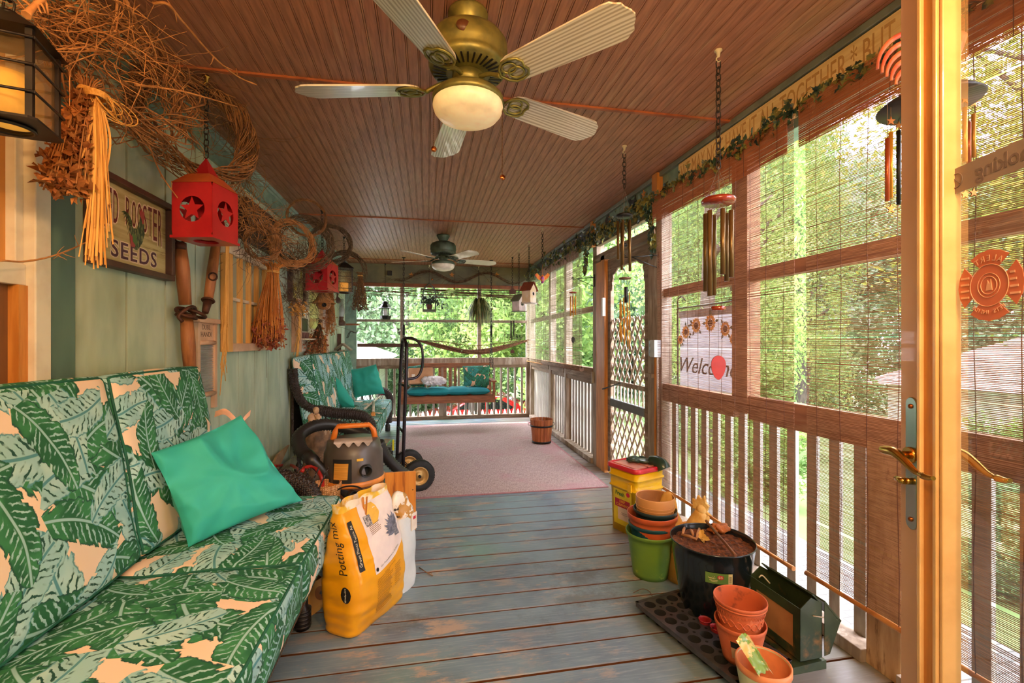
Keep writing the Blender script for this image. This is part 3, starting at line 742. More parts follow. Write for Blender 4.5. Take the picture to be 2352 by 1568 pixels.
BU = [(3.5, 1.2, .9, 1.0, .9, 0, 'low bright bush outside the near glass door'), (4.4, 2.4, .9, 1.3, 1.0, 1, 'low green bush beyond the near blinds'), (3.7, 4.8, 1.0, 1.3, 1.0, 0, 'leafy bush outside the lattice of the screen door'),
      (4.6, 7.5, 1.3, 1.8, 1.3, 1, 'leafy bush outside the far side railing'), (5.9, 7.4, 1.6, 1.9, 1.7, 0, 'tall bright bush left of the pink-roofed house'), (10.6, 11.2, 2.6, 2.8, 2.8, 1, 'large green bush at the left corner of the pink-roofed house'), (10.5, 6.6, 1.0, 1.5, 1.0, 0, 'round bush in front of the pink-roofed house')]
for i, (x, y, h, cw, ch, mi, lb) in enumerate(BU): tree(x, y, h, cw, ch, mi, 30 + i, lb, trunk=0, n=9000, leaf=.05, group='bushes beside the porch', name='bush', cat='bush')
# trunk seen past the back right corner
# pink-roofed house on the right
m_sid = pm('house_siding', (226, 220, 212), (212, 206, 198), .7, scale=3, st=(1, 1, 9)); m_roof = pm('pink_roof', (198, 150, 140), (180, 132, 124), .8, scale=6)
hx, hy = at(2230, 980, Z=-2.15).x, at(2230, 980, Z=-2.15).y
def boxloc(mb, o, R, x0, x1, y0, y1, z0, z1): mb.box(o + R @ Vector(((x0 + x1) / 2, (y0 + y1) / 2, (z0 + z1) / 2)), (x1 - x0, y1 - y0, z1 - z0), R)
dv = Vector((at(2230, 980, D=1) - Vector((0, 0, CAMZ)))); dv.z = 0; dv.normalize(); D0 = 20.0
hc = dv * D0; hc.z = -2.35; ang = math.atan2(dv.y, dv.x); R = Matrix.Rotation(ang - .35, 3, 'Z')
hr = thing('house', hc, 'low white-sided house with a pink shingled roof seen through the blind', 'house')
mb = MB(); boxloc(mb, hc, R, 0, 7, -9, 2.2, -1.2, 2.3); mb.build('wall', m_sid, hr)
mb = MB()
P_ = lambda x, y, z: hc + R @ Vector((x, y, z))
i = len(mb.v); mb.v += [P_(-.6, -9.5, 2.2), P_(-.6, 2.9, 2.2), P_(7.6, 2.9, 2.2), P_(7.6, -9.5, 2.2), P_(3.5, -7.0, 4.05), P_(3.5, -.6, 4.05)]
for q in ((0, 1, 5, 4), (1, 2, 5), (2, 3, 4, 5), (3, 0, 4), (3, 2, 1, 0)): mb.face([i + k for k in q])
mb.build('roof', m_roof, hr)
for (yy, w_) in ((.9, .8), (-2.6, 1.1), (-6.6, 1.0)):
    mb = MB(); boxloc(mb, hc, R, -.05, .02, yy - w_ / 2 - .1, yy + w_ / 2 + .1, .5, 1.9); wf = mb.build('window', m_white, hr)
    mb = MB(); boxloc(mb, hc, R, -.07, -.04, yy - w_ / 2, yy + w_ / 2, .6, 1.8); mb.build('pane', pm('far_pane', (150, 165, 180), None, .2), wf)
# white-roofed shed behind the left part of the back railing
sh = Vector((-3.9, 13.0, -1.0)); sr = thing('shed', sh, 'pale sided shed with a bright white metal roof behind the back railing', 'shed')
mb = MB(); mb.bx(-7.5, -1.35, 12.0, 15.5, -1.9, 1.0)
mb.build('wall', pm('shed_siding', (206, 214, 206), (176, 190, 182), .7, scale=2, st=(.3, .3, 30)), sr)
mb = MB()
i = len(mb.v); mb.v += [Vector(p) for p in ((-8, 11.6, .86), (-.9, 11.6, .86), (-.9, 15.9, .86), (-8, 15.9, .86), (-8, 13.75, 1.75), (-2.6, 13.75, 1.55))]
for q in ((0, 1, 5, 4), (1, 2, 5), (2, 3, 4, 5), (3, 0, 4), (3, 2, 1, 0)): mb.face([i + k for k in q])
mb.build('roof', pm('white_roof', (250, 250, 250), None, .5), sr)
# picket fence and the red car
fy = 12.6; ft = gzz(2, fy); fr = thing('picket_fence', (1, fy, ft), 'white wooden picket fence running in front of the red car', 'fence')
mb = MB(); mb.bx(-1.4, 6, fy + .02, fy + .05, ft + .15, ft + .22); mb.bx(-1.4, 6, fy + .02, fy + .05, ft + .45, ft + .52); mb.build('fence_rail', m_white, fr)
x = -1.35; first = None
while x < 3.2:
    if first is None:
        mb = MB(); mb.prism([(-.035, 0), (.035, 0), (.035, .62), (0, .70), (-.035, .62)], (x, fy, ft), (1, 0, 0), (0, 0, 1), (0, .018, 0)); first = mb.build('picket', m_white, fr); fx = x
    else: c = first.copy(); COL.objects.link(c); c.parent = fr; c.location = (x - fx, 0, 0)
    x += .125
cx0 = at(1104, 930, D=16); cb = Vector((cx0.x, cx0.y, gzz(cx0.x, cx0.y)))
car = thing('car', cb, 'red car parked beyond the picket fence behind the porch swing', 'car', -.12)
m_red = pm('car_red', (206, 28, 36), (190, 20, 30), .25, coat=1)
prof = [(-2.25, .35), (-2.2, .62), (-2.0, .78), (-1.05, .93), (-.35, 1.38), (.1, 1.46), (.75, 1.42), (1.5, 1.05), (2.1, .98), (2.22, .7), (2.2, .35)]
mb = MB(); mb.prism(prof, (0, -.85, 0), (1, 0, 0), (0, 0, 1), (0, 1.7, 0)); mb.build('body', m_red, car, world=False, bevel=.06)
for yy in (-.865, .855):
    for Pw in ([(-.80, 1.0), (-.32, 1.30), (.15, 1.35), (.15, 1.0)], [(.22, 1.0), (.22, 1.35), (.66, 1.32), (1.08, 1.08), (1.02, 1.0)]): mb = MB(); mb.prism(Pw, (0, yy, 0), (1, 0, 0), (0, 0, 1), (0, .01, 0)); mb.build('side_window', m_glassdark, car, world=False)
m_rub = pm('black_rubber', (34, 34, 36), (24, 24, 26), .7, scale=20)
for xx in (-1.4, 1.4):
    for yy in (-.8, .8):
        mb = MB(); mb.cyl((xx, yy - .11, .33), (xx, yy + .11, .33), .33, .33, 24); wl = mb.build('wheel', m_rub, car, world=False)
        mb = MB(); mb.cyl((xx, yy - .115, .33), (xx, yy + .115, .33), .2, .2, 16); mb.build('hub_cap', pm('grey_metal', (170, 170, 172), None, .35, .8), wl, world=False)
mb = MB(); mb.box((-2.15, -.55, .66), (.15, .35, .12)); mb.box((-2.15, .55, .66), (.15, .35, .12)); mb.build('headlight', m_white, car, world=False)
# paver path just outside the near railing
m_pav = NT('brick_path'); bt = m_pav.n('ShaderNodeTexBrick'); bt.inputs['Color1'].default_value = lin((120, 116, 116)); bt.inputs['Color2'].default_value = lin((98, 96, 98)); bt.inputs['Mortar'].default_value = lin((70, 68, 66)); bt.inputs['Scale'].default_value = 4; m_pav.l(m_pav.coord(), bt.inputs['Vector']); m_pav.l(bt.outputs[0], m_pav.b.inputs['Base Color'])
mb = MB(); mb.bx(RX + .5, RX + 1.5, -2, 6, -.5, -.43); struct(mb.build('trim_70', m_pav.m))
mb = MB(); mb.bx(RX + .12, RX + .5, -2, 8, -.5, -.42); struct(mb.build('trim_71', pm('mulch', (78, 66, 60), (116, 104, 96), .9, scale=30)))
# garden flag reading Welcome, hanging outside the screen
X = 1.98; a = at(1562, 716, X=X); b_ = at(1562, 884, X=X); c_ = at(1690, 716, X=X)
fl = thing('garden_flag', (X, (a.y + c_.y) / 2, b_.z), 'white garden flag with sunflowers and the script word Welcome outside the screen', 'flag')
y0f, y1f, z0f, z1f = c_.y - .02, a.y, b_.z, a.z
mb = MB(); mb.grid(lambda u, v: (X + .006 * math.sin(u * 9), y1f + (y0f - y1f) * u, z0f + (z1f - z0f) * v), 12, 6)
mb.build('cloth', leaf_mat('flag_cloth', (206, 204, 216), (194, 192, 206), .3), fl)
mb = MB(); mb.bx(X - .01, X - .004, y0f, y1f, z1f - .05, z1f); mb.build('grey_band', pm('flag_grey', (138, 132, 140), (190, 186, 196), .8, scale=14, st=(1, 3, 1)), fl)
text_mesh('lettering', 'Welcome', .17, pm('flag_ink', (92, 92, 100), None, .7), fl, (X - .014, y1f - .34, z0f + .16), (0, -1, 0), (0, 0, 1), .001, shear=.35, squash=1.05)
m_sun = pm('sunflower_orange', (240, 150, 40), (250, 176, 60), .7); m_sc = pm('sunflower_brown', (104, 52, 24), None, .8)
mb = MB(); m2 = MB(); m3 = MB(); rr = random.Random(3)
for k, (u, v, r_) in enumerate(((.15, .72, .055), (.35, .80, .062), (.60, .82, .066), (.84, .74, .055), (.04, .62, .04), (.96, .62, .04))):
    c = Vector((X - .012, y1f + (y0f - y1f) * u, z0f + (z1f - z0f) * v))
    for j in range(14):
        t = j / 14 * 2 * PI; d = Vector((0, math.cos(t), math.sin(t))); q = Vector((0, -math.sin(t), math.cos(t))); i = len(mb.v)
        mb.v += [c + d * r_ * .3, c + d * r_ * .7 + q * r_ * .2, c + d * r_ + Vector((-.003, 0, 0)), c + d * r_ * .7 - q * r_ * .2]; mb.face([i, i + 1, i + 2, i + 3])
    m2.cyl(c + Vector((.002, 0, 0)), c - Vector((.004, 0, 0)), r_ * .38, r_ * .38, 14)
    for j in range(4):
        t = rr.uniform(0, 6.3); d = Vector((0, math.cos(t), math.sin(t))); q = Vector((0, -math.sin(t), math.cos(t))); i = len(m3.v)
        m3.v += [c + d * r_ * .8 + Vector((.002, 0, 0)), c + d * r_ * 1.1 + q * .012, c + d * r_ * 1.5, c + d * r_ * 1.1 - q * .012]; m3.face([i, i + 1, i + 2, i + 3])
mb.build('petals', m_sun, fl); m2.build('flower_centre', m_sc, fl); m3.build('printed_leaves', pm('flag_leaf', (70, 100, 86), None, .8), fl)
mb = MB(); m_iron = pm('dark_iron', (46, 42, 40)); mb.cyl((X + .01, y1f + .05, z1f + .03), (X + .01, y0f - .05, z1f + .03), .006, n=8); mb.cyl((X + .01, y1f + .05, z1f + .03), (X + .01, y1f + .05, gzz(X, y1f)), .007, n=8)
mb.tube(bez([(X + .01, y1f + .05, z1f + .03), (X, y1f + .03, z1f + .10), (X, y1f - .03, z1f + .12), (X, y1f - .08, z1f + .08)], 5), .005, 6); mb.build('pole', m_iron, fl)
# ================================================================ BLINDS
def stick_mat(name, a, b):
    n = NT(name); n.b.inputs['Roughness'].default_value = .55; v = n.coord('Object', (1, 4, 60))
    c = n.mix(n.ramp(n.noise(v, 3, 3), .35, .65), lin(a), lin(b)); n.l(c, n.b.inputs['Base Color'])
    t = n.n('ShaderNodeBsdfTranslucent'); n.l(c, t.inputs[0]); mx = n.n('ShaderNodeMixShader'); mx.inputs[0].default_value = .3
    n.l(n.b.outputs[0], mx.inputs[1]); n.l(t.outputs[0], mx.inputs[2]); n.l(mx.outputs[0], n.out.inputs[0]); return n.m
m_stick = stick_mat('bamboo_sticks', (206, 166, 140), (160, 122, 102)); m_stickg = stick_mat('pale_sticks', (206, 196, 160), (178, 168, 132))
m_cord = pm('blind_cord', (112, 70, 54), None, .8); m_rod = pm('bamboo_rod', (206, 140, 78), (176, 110, 60), .45, scale=14)
def sticks(P, U, n, pitch, L, r, seed, seg=10, sag=.003, gaps=(), curve=None):
    rs = np.random.RandomState(seed); P = Vector(P); U = Vector(U); mb = MB(); N = U.cross(Vector((0, 0, 1))).normalized()
    for k in range(n):
        z = k * pitch + rs.normal() * pitch * .05
        if k in gaps: continue
        tilt = rs.normal() * pitch * .10; w1 = rs.uniform(0, 6); am = abs(rs.normal()) * pitch * .06; base = len(mb.v); rr = r * rs.uniform(.8, 1.15)
        for i in range(seg + 1):
            t = i / seg; dz = tilt * (t - .5) * 2 + am * math.sin(w1 + 7 * t) + (rs.normal() * pitch * .05)
            sgz = 0 if curve is None else curve(t, k / n)
            c = P + U * (L * t) + Vector((0, 0, -z + dz + sgz)) + N * (.004 * math.sin(5 * t + k * .01) + rs.normal() * .0004)
            mb.v += [c + N * rr, c + Vector((0, 0, rr * .95)) - N * rr * .5, c + Vector((0, 0, -rr * .95)) - N * rr * .5]
        for i in range(seg):
            a = base + 3 * i
            for j in range(3): mb.face([a + j, a + (j + 1) % 3, a + 3 + (j + 1) % 3, a + 3 + j])
    return mb
def blind(P0, U, L, ztop, zbot, mat, label, pitch=.0054, r=.0016, valance=.19, ncord=10, rod=True, roll=None, seed=1, vx=.035, vm=None):
    U = Vector(U); P0 = Vector(P0); N = U.cross(Vector((0, 0, 1))).normalized()
    if N.dot(Vector((0, 3, 0)) - P0) < 0: N = -N
    root = thing('bamboo_blind', (P0.x + U.x * L / 2, P0.y + U.y * L / 2, zbot), label, 'blind')
    n = int((ztop - zbot) / pitch)
    rs = np.random.RandomState(seed); gaps = set(rs.randint(0, n, 9).tolist())
    p = Vector((P0.x, P0.y, ztop)); sticks(p, U, n, pitch, L, r, seed, gaps=gaps).build('slats', mat, root)
    # valance: a folded flap of the same sticks
    if valance:
        q = p + N * vx; nv = int(valance / .0042)
        sticks(q, U, nv, .0042, L, .0021, seed + 5).build('valance', vm or mat, root)
    mc = MB()
    for k in range(ncord):
        t = (k + .5) / ncord; c = p + U * (L * t)
        pts = [c + N * .003 + U * (.004 * math.sin(j * 1.3 + k)) + Vector((0, 0, -(ztop - zbot) * j / 12)) for j in range(13)]; mc.tube(pts, .0016, 4)
        if valance: mc.tube([c + N * (vx + .003), c + N * (vx + .004) + Vector((0, 0, -valance))], .0014, 4)
    mc.build('cord', m_cord, root)
    if rod:
        mr = MB(); a = Vector((P0.x, P0.y, zbot - .008)); NN = 16; 
        mr.tube([a + U * (L * j / NN) for j in range(NN + 1)], [.0095 + (.0016 if j % 4 == 0 else 0) for j in range(NN + 1)], 10); mr.build('bottom_rod', m_rod, root)
    if roll:
        mr = MB(); a = Vector((P0.x, P0.y, zbot - roll)) + N * .0
        mr.cyl(a, a + U * L, roll, roll, 18); mr.build('rolled_up_part', pm('rolled_sticks', (150, 122, 104), (112, 84, 70), .8, scale=30, st=(1, .3, 4)), root)
    return root
m_val = stick_mat('valance_sticks', (206, 138, 98), (184, 112, 78))
blind((1.665, 1.835, 0), (0, 1, 0), 1.27, 2.35, .262, m_stick, 'reddish bamboo blind hanging behind the big black plant pot', seed=3, vm=m_val, ncord=11)
blind((1.665, .25, 0), (0, 1, 0), 1.515, 2.35, .278, m_stick, 'reddish bamboo blind nearest the camera, running behind the open glass door', seed=8, vm=m_val, ncord=13)
blind((1.675, 4.80, 0), (0, 1, 0), 1.72, 2.34, 1.03, m_stickg, 'pale blind past the screen door with its lower part rolled up', seed=12, vm=m_stick, roll=.028, valance=.11, pitch=.0085, r=.0027, ncord=14)
blind((1.69, 6.62, 0), (0, 1, 0), 1.02, 2.34, .98, m_stickg, 'pale blind in the far right corner of the porch side', seed=15, valance=0, pitch=.0085, r=.0027, ncord=9)
blind((-1.10, BY - .02, 0), (1, 0, 0), .93, 2.2, 1.285, stick_mat('dark_sticks', (92, 84, 66), (70, 64, 52)), 'sparse dark blind over the left part of the back opening', seed=21, valance=0, pitch=.022, r=.0018, ncord=11, rod=False, vx=.02)
blind((-.34, BY - .02, 0), (1, 0, 0), 2.0, 2.2, 1.27, MATS['dark_sticks'] if 'dark_sticks' in MATS else bpy.data.materials['dark_sticks'], 'sparse dark blind over the right part of the back opening behind the spider plant', seed=22, valance=0, pitch=.024, r=.0016, ncord=20, rod=False, vx=.02)
mb = MB(); mb.bx(-1.10, -.10, BY - .045, BY - .012, 1.215, 1.275); bb = mb.build('wooden_bar', pm('dark_bar', (96, 62, 46), None, .6)); 
bb.parent = [o for o in COL.objects if o.get('label', '').startswith('sparse dark blind')][0]; bb.matrix_parent_inverse = wm(bb.parent).inverted()
# broken, sagging blind sticks across the top of the back opening
rt = thing('broken_blind', (.3, BY - .05, 2.19), 'broken blind with loose sagging slats across the top of the back opening', 'blind'); rs = random.Random(5); mb = MB()
for k in range(20):
    x0, x1 = (-1.1, -.15) if k % 3 == 0 else (-.1, 1.66); z0 = 2.2 - rs.uniform(0, .16); z1 = 2.2 - rs.uniform(0, .17); sg = rs.uniform(-.01, .035)
    pts = [(x0 + (x1 - x0) * t / 12, BY - .05 + rs.uniform(-.006, .006), z0 + (z1 - z0) * t / 12 - sg * math.sin(PI * t / 12) + rs.uniform(-.003, .003)) for t in range(13)]; mb.tube(pts, rs.uniform(.003, .008), 5)
mb.build('loose_slats', pm('dark_loose_slats', (112, 70, 48), (80, 52, 40), .8, scale=10), rt)
# ================================================================ FANS
m_abr = pm('antique_brass', (150, 140, 74), (112, 108, 62), .4, .55, scale=14); m_vg = pm('verdigris', (92, 108, 92), (68, 80, 66), .5, .3, scale=12)
m_blade = pm('washed_oak_blade', (226, 214, 196), (198, 182, 162), .28, scale=4, st=(1, 1, 1), coat=.5, detail=6)
def oak():
    n = NT('whitewashed_oak'); n.b.inputs['Roughness'].default_value = .3; n.b.inputs['Coat Weight'].default_value = .4
    v = n.coord('UV'); w_ = n.n('ShaderNodeTexWave', wave_type='BANDS', bands_direction='Y'); mp = n.n('ShaderNodeMapping'); mp.inputs['Scale'].default_value = (1.3, 16, 1); n.l(v, mp.inputs[0]); n.l(mp.outputs[0], w_.inputs[0])
    w_.inputs['Scale'].default_value = 1.4; w_.inputs['Distortion'].default_value = 5; w_.inputs['Detail'].default_value = 2
    c = n.mix(n.ramp(w_.outputs['Fac'], .2, .9), lin((232, 222, 206)), lin((186, 170, 148))); n.l(c, n.b.inputs['Base Color']); return n.m
m_blade = oak()
m_globe = pm('frosted_globe', (250, 240, 218), None, .35, sub=.2, emit=((255, 186, 100), .16)); m_globe2 = pm('frosted_globe_pale', (244, 232, 216), None, .35)
m_dark = pm('black_metal', (40, 38, 38), (28, 27, 28), .45, .4, scale=20)
m_chainm = pm('brown_chain', (92, 62, 40), None, .5, .6)
def fan(c, angs, metal, globe, label, zb=2.28):
    t = thing('ceiling_fan', (c[0], c[1], 2.45), label, 'ceiling fan'); o = (c[0], c[1], 0); X, Y = c[0], c[1]
    mb = MB(); mb.lathe([(.0, 2.576), (.075, 2.576), (.078, 2.565), (.055, 2.52), (.045, 2.50), (.045, 2.49)], o, 32); mb.build('canopy', metal, t)
    mb = MB(); mb.lathe([(0, 2.495), (.10, 2.49), (.135, 2.475), (.152, 2.45), (.155, 2.40), (.148, 2.385), (.15, 2.375), (.152, 2.365), (.142, 2.345), (.075, 2.335), (0, 2.335)], o, 48)
    mot = mb.build('motor_housing', metal, t)
    mb = MB()
    for k in range(34):
        a = 2 * PI * k / 34; d = Vector((math.cos(a), math.sin(a), 0)); q = Vector((X, Y, 2.3425)); mb.bar(q + d * .085 + Vector((0, 0, -.006)), q + d * .135 + Vector((0, 0, .0)), .0065, .004)
    mb.build('vent_slots', m_dark, mot)
    mb = MB(); mb.lathe([(0, 2.336), (.06, 2.336), (.062, 2.30), (.05, 2.29), (.045, 2.27), (.05, 2.262), (.12, 2.262), (.137, 2.245), (.137, 2.222), (0, 2.222)], o, 36); mb.build('light_fitter', metal, t)
    mb = MB(); mb.lathe([(.132, 2.235), (.134, 2.222), (.136, 2.21), (.130, 2.19), (.115, 2.172), (.108, 2.170), (.09, 2.160), (.05, 2.150), (0, 2.147)], o, 40); mb.build('glass_globe', globe, t)
    if label.startswith('near'): mb = MB(); mb.lathe([(0, 0), (.021, 0), (.021, .003), (0, .004)], (X - .03, Y - .149, 2.425), 20, (0, -1, 0), sx=1.2); mb.build('badge', pm('badge_brown', (96, 56, 34), None, .4), mot)
    bl = None
    for a in angs:
        a = math.radians(a); d = Vector((math.cos(a), math.sin(a), 0)); s = Vector((-d.y, d.x, 0)); pit = math.radians(-12); w = s * math.cos(pit) + Vector((0, 0, 1)) * math.sin(pit)
        nn = d.cross(w).normalized(); q = Vector((X, Y, zb))
        prof = [(.185, .030), (.20, .050), (.23, .060), (.40, .068), (.60, .075), (.625, .072), (.64, .060), (.655, .052), (.66, .036), (.672, .018), (.678, 0)]
        P = [(x, y) for x, y in prof] + [(x, -y) for x, y in prof[::-1][1:]]
        mb = MB(); mb.prism(P, q - nn * .003, d, w, nn * .006); b = mb.build('blade', m_blade, t, uv=False)
        uvl = b.data.uv_layers.new(name='uv')
        for p in b.data.polygons:
            for li in p.loop_indices: co = wm(b) @ b.data.vertices[b.data.loops[li].vertex_index].co - q; uvl.data[li].uv = (co.dot(d) + .7 * a, co.dot(w))
        mb = MB(); e = q - nn * .007
        mb.tube(bez([Vector((X, Y, 2.31)) + d * .06, Vector((X, Y, 2.30)) + d * .11, e + d * .165], 5), .009, 8)
        mb.tube([e + d * x + w * y for x, y in [(.165, 0), (.18, .03), (.205, .048), (.235, .050), (.262, .040), (.275, .02), (.268, 0), (.275, -.02), (.262, -.040), (.235, -.050), (.205, -.048), (.18, -.03)]], .0052, 6, False, True)
        mb.tube([e + d * (.228 + .030 * math.cos(u)) + w * (.0 + .024 * math.sin(u) + .012) for u in [2 * PI * k / 16 for k in range(16)]], .0045, 6, False, True)
        mb.tube([e + d * (.215 + .028 * math.cos(u)) + w * (.022 * math.sin(u) - .016) for u in [2 * PI * k / 16 for k in range(16)]], .0045, 6, False, True)
        mb.build('blade_iron', metal if label.startswith('near') else m_vg, t)
    for (px_, ln) in ((-.133, .18), (.133, .29)):
        mb = MB(); r_ = Vector((CC, -SS, 0)) * px_ + Vector((X, Y, 0)); mb.tube([r_ + Vector((0, 0, 2.235 - ln * k / 40)) for k in range(41)], [.0012 if k % 2 else .0022 for k in range(41)], 5); pc = mb.build('pull_chain', m_chainm, t)
        mb = MB(); mb.lathe([(0, 0), (.011, 0), (.011, .004), (0, .005)], r_ + Vector((0, -.002, 2.235 - ln - .008)), 16, (SS, -CC, .0)); mb.build('pull_knob', pm('copper', (190, 110, 60)), pc)
    return t
fan((.158, 1.777), (-48, 24, 96, 168, 240), m_abr, m_globe, 'near ceiling fan with brass motor, five pale oak blades and glowing globe')
fan((.195, 5.531), (12, -60, 84, 156, 228), m_vg, m_globe2, 'far ceiling fan in dark verdigris metal above the porch swing')
# ================================================================ CHIMES AND HANGING THINGS
m_hook = pm('cream_hook', (242, 226, 186), None, .5); m_blk = pm('black_chain', (58, 50, 46), None, .45, .6)
m_cherry = pm('cherry_wood', (156, 54, 26), (132, 40, 20), .25, coat=.6, scale=10); m_tubed = pm('bronze_tube', (128, 96, 52), (86, 66, 40), .3, .55, scale=2); m_gold = pm('gold_tube', (226, 160, 56), (206, 140, 44), .3, .5)
m_string = pm('nylon_string', (120, 104, 88), None, .7)
def hook(x, y, label, m=None, z=CZ):
    t = thing('ceiling_hook', (x, y, z), label, 'hook', group=None); mb = MB()
    mb.lathe([(0, 0), (.016, 0), (.017, -.004), (.009, -.01), (.006, -.03), (0, -.032)], (x, y, z - .001), 14); mb.build('anchor', m or m_hook, t)
    mb = MB(); mb.tube([Vector((x + .010 * math.cos(a), y, z - .042 + .010 * math.sin(a))) for a in [PI / 2 + i * 1.35 * PI / 10 for i in range(11)]], .003, 6); mb.build('hook', m or m_hook, t)
    return Vector((x, y, z - .052))
def hang_chain(mb, p0, p1, m=None): chain(mb, p0, p1); return mb
def shape_plate(mb, pts, c, a, b, th):
    n = Vector(a).cross(Vector(b)).normalized(); mb.prism(pts, Vector(c) - n * th / 2, a, b, n * th)
def chime(hp, label, zc, zd, rd, hd, n, rt, ring, tz, lens, mt, md, zstr=None, sail=None, strk=None, chainmat=None, name='wind_chime'):
    x, y = hp.x, hp.y; t = thing(name, (x, y, min([zc, zd] + [tz - l for l in lens] + ([sail[0]] if sail else []))), label, 'wind chime')
    if hp.z - zc > .02: mb = MB(); chain(mb, hp, (x, y, zc)); mb.build('chain', chainmat or m_blk, t)
    mb = MB()
    for k in range(3):
        a = 2 * PI * k / 3; mb.cyl((x, y, zc), (x + rd * .8 * math.cos(a), y + rd * .8 * math.sin(a), zd + hd / 2), .0009, n=4)
    mb.lathe([(0, 0), (.004, 0), (.004, .012), (0, .012)], (x, y, zc - .006), 8)
    mb.cyl((x, y, zc), (x, y, sail[0] + sail[1] * .5 if sail else zd), .0008, n=4)
    for k in range(n):
        a = 2 * PI * (k + .25) / n; q = Vector((x + ring * math.cos(a), y + ring * math.sin(a), 0)); 
        mb.cyl(q + Vector((0, 0, zd)), q + Vector((0, 0, tz + .0)), .0008, n=4)
    mb.build('string', m_string, t)
    mb = MB(); mb.lathe([(0, -hd / 2), (rd * .93, -hd / 2), (rd, -hd * .1), (rd, hd * .2), (rd * .93, hd / 2), (0, hd / 2)], (x, y, zd), 32); mb.build('top_disc', md, t)
    for k in range(n):
        a = 2 * PI * (k + .25) / n; q = Vector((x + ring * math.cos(a), y + ring * math.sin(a), 0)); L = lens[k % len(lens)]
        mb = MB(); mb.tube([q + Vector((0, 0, tz)), q + Vector((0, 0, tz - L))], rt, 14); mb.build('chime_tube', mt, t)
    if strk: mb = MB(); mb.lathe([(0, -.009), (strk[1] * .9, -.009), (strk[1], 0), (strk[1] * .9, .009), (0, .009)], (x, y, strk[0]), 24); mb.build('striker', md, t)
    if sail:
        R_ = Vector((CC, -SS, 0)); h = sail[1]; wd = sail[2]
        pts = [(wd * math.sin(u) * (1 - .25 * math.cos(u)), -h / 2 * math.cos(u)) for u in [2 * PI * k / 28 for k in range(28)]]
        mb = MB(); shape_plate(mb, pts, (x, y, sail[0] + h / 2), R_, (0, 0, 1), .006); mb.build('wind_sail', sail[3], t)
    return t
h = hook(1.254, 1.80, 'cream ceiling hook holding the large red-disc wind chime')
chime(h, 'large wind chime with cherry red disc, six bronze tubes and a red egg-shaped sail', 2.06, 1.915, .070, .024, 6, .0105, .052, 1.868, (.30, .36, .345, .37, .28, .29), m_tubed, m_cherry, strk=(1.447, .031), sail=(1.135, .105, .031, pm('red_sail', (176, 30, 8), None, .35, coat=.4)))
h = hook(1.265, 2.792, 'cream ceiling hook holding the dark-tubed chime in front of the screen door')
chime(h, 'wind chime with a black rimmed disc and dark bronze tubes before the screen door', 2.30, 2.12, .053, .018, 5, .0085, .040, 2.085, (.27, .31, .25, .29, .33), m_tubed, m_dark, strk=(1.93, .02))
# spiral chime on the wall bracket by the screen door
def bracket(p, tip, label):
    t = thing('wall_bracket', p, label, 'bracket'); p = Vector(p); tip = Vector(tip); mb = MB(); mb.tube([p + Vector((0, 0, .03)), p - Vector((0, 0, .10))], .005, 6); mb.build('back_rod', m_dark, t)
    d = (tip - p).normalized(); mb = MB(); mb.tube([p, tip], .004, 6); mb.tube([p - Vector((0, 0, .10)), p + (tip - p) * .8], .0035, 6); mb.tube(bez([tip, tip + d * .015 + Vector((0, 0, .01)), tip + d * .005 + Vector((0, 0, .022)), tip - d * .01 + Vector((0, 0, .012))], 4), .0035, 6); mb.build('arm', m_dark, t); return tip
tip = bracket((RX, 3.24, 1.965), (1.50, 3.30, 1.95), 'black iron bracket on the right jamb of the screen door')
t = thing('wind_chime', (1.5, 3.3, 1.26), 'wooden-disc wind chime with many small gold tubes in a spiral by the lattice', 'wind chime'); mb = MB(); ms = MB()
ms.cyl((1.5, 3.3, 1.95), (1.5, 3.3, 1.79), .001, n=4)
mb.lathe([(0, 0), (.044, 0), (.044, .012), (0, .012)], (1.5, 3.3, 1.782), 24); mb.build('top_disc', pm('cocoa_wood', (112, 74, 46), None, .6), t)
for k in range(18):
    a = k * .7; q = Vector((1.5 + .037 * math.cos(a), 3.3 + .037 * math.sin(a), 0)); z0 = 1.68 - .018 * k; ms.cyl(q + Vector((0, 0, 1.782)), q + Vector((0, 0, z0)), .0007, n=3)
    mb = MB(); mb.cyl(q + Vector((0, 0, z0)), q + Vector((0, 0, z0 - .13)), .0048, n=8); mb.build('chime_tube', m_gold, t)
ms.build('string', m_string, t); mb = MB(); mb.cyl((1.5, 3.28, 1.72), (1.5, 3.28, 1.60), .014, n=10); mb.build('striker', m_dark, t)
tip = bracket((RX, 4.60, 1.985), (1.55, 4.72, 1.975), 'black iron bracket on the post left of the screen door')
chime(Vector((tip.x, tip.y, 1.975)), 'small wind chime with gold tubes and dark disc before the pale blind', 1.97, 1.83, .042, .014, 6, .0065, .030, 1.79, (.20, .17, .21, .18, .22, .19), m_gold, m_cherry, strk=(1.62, .018), sail=(1.285, .07, .018, m_dark))
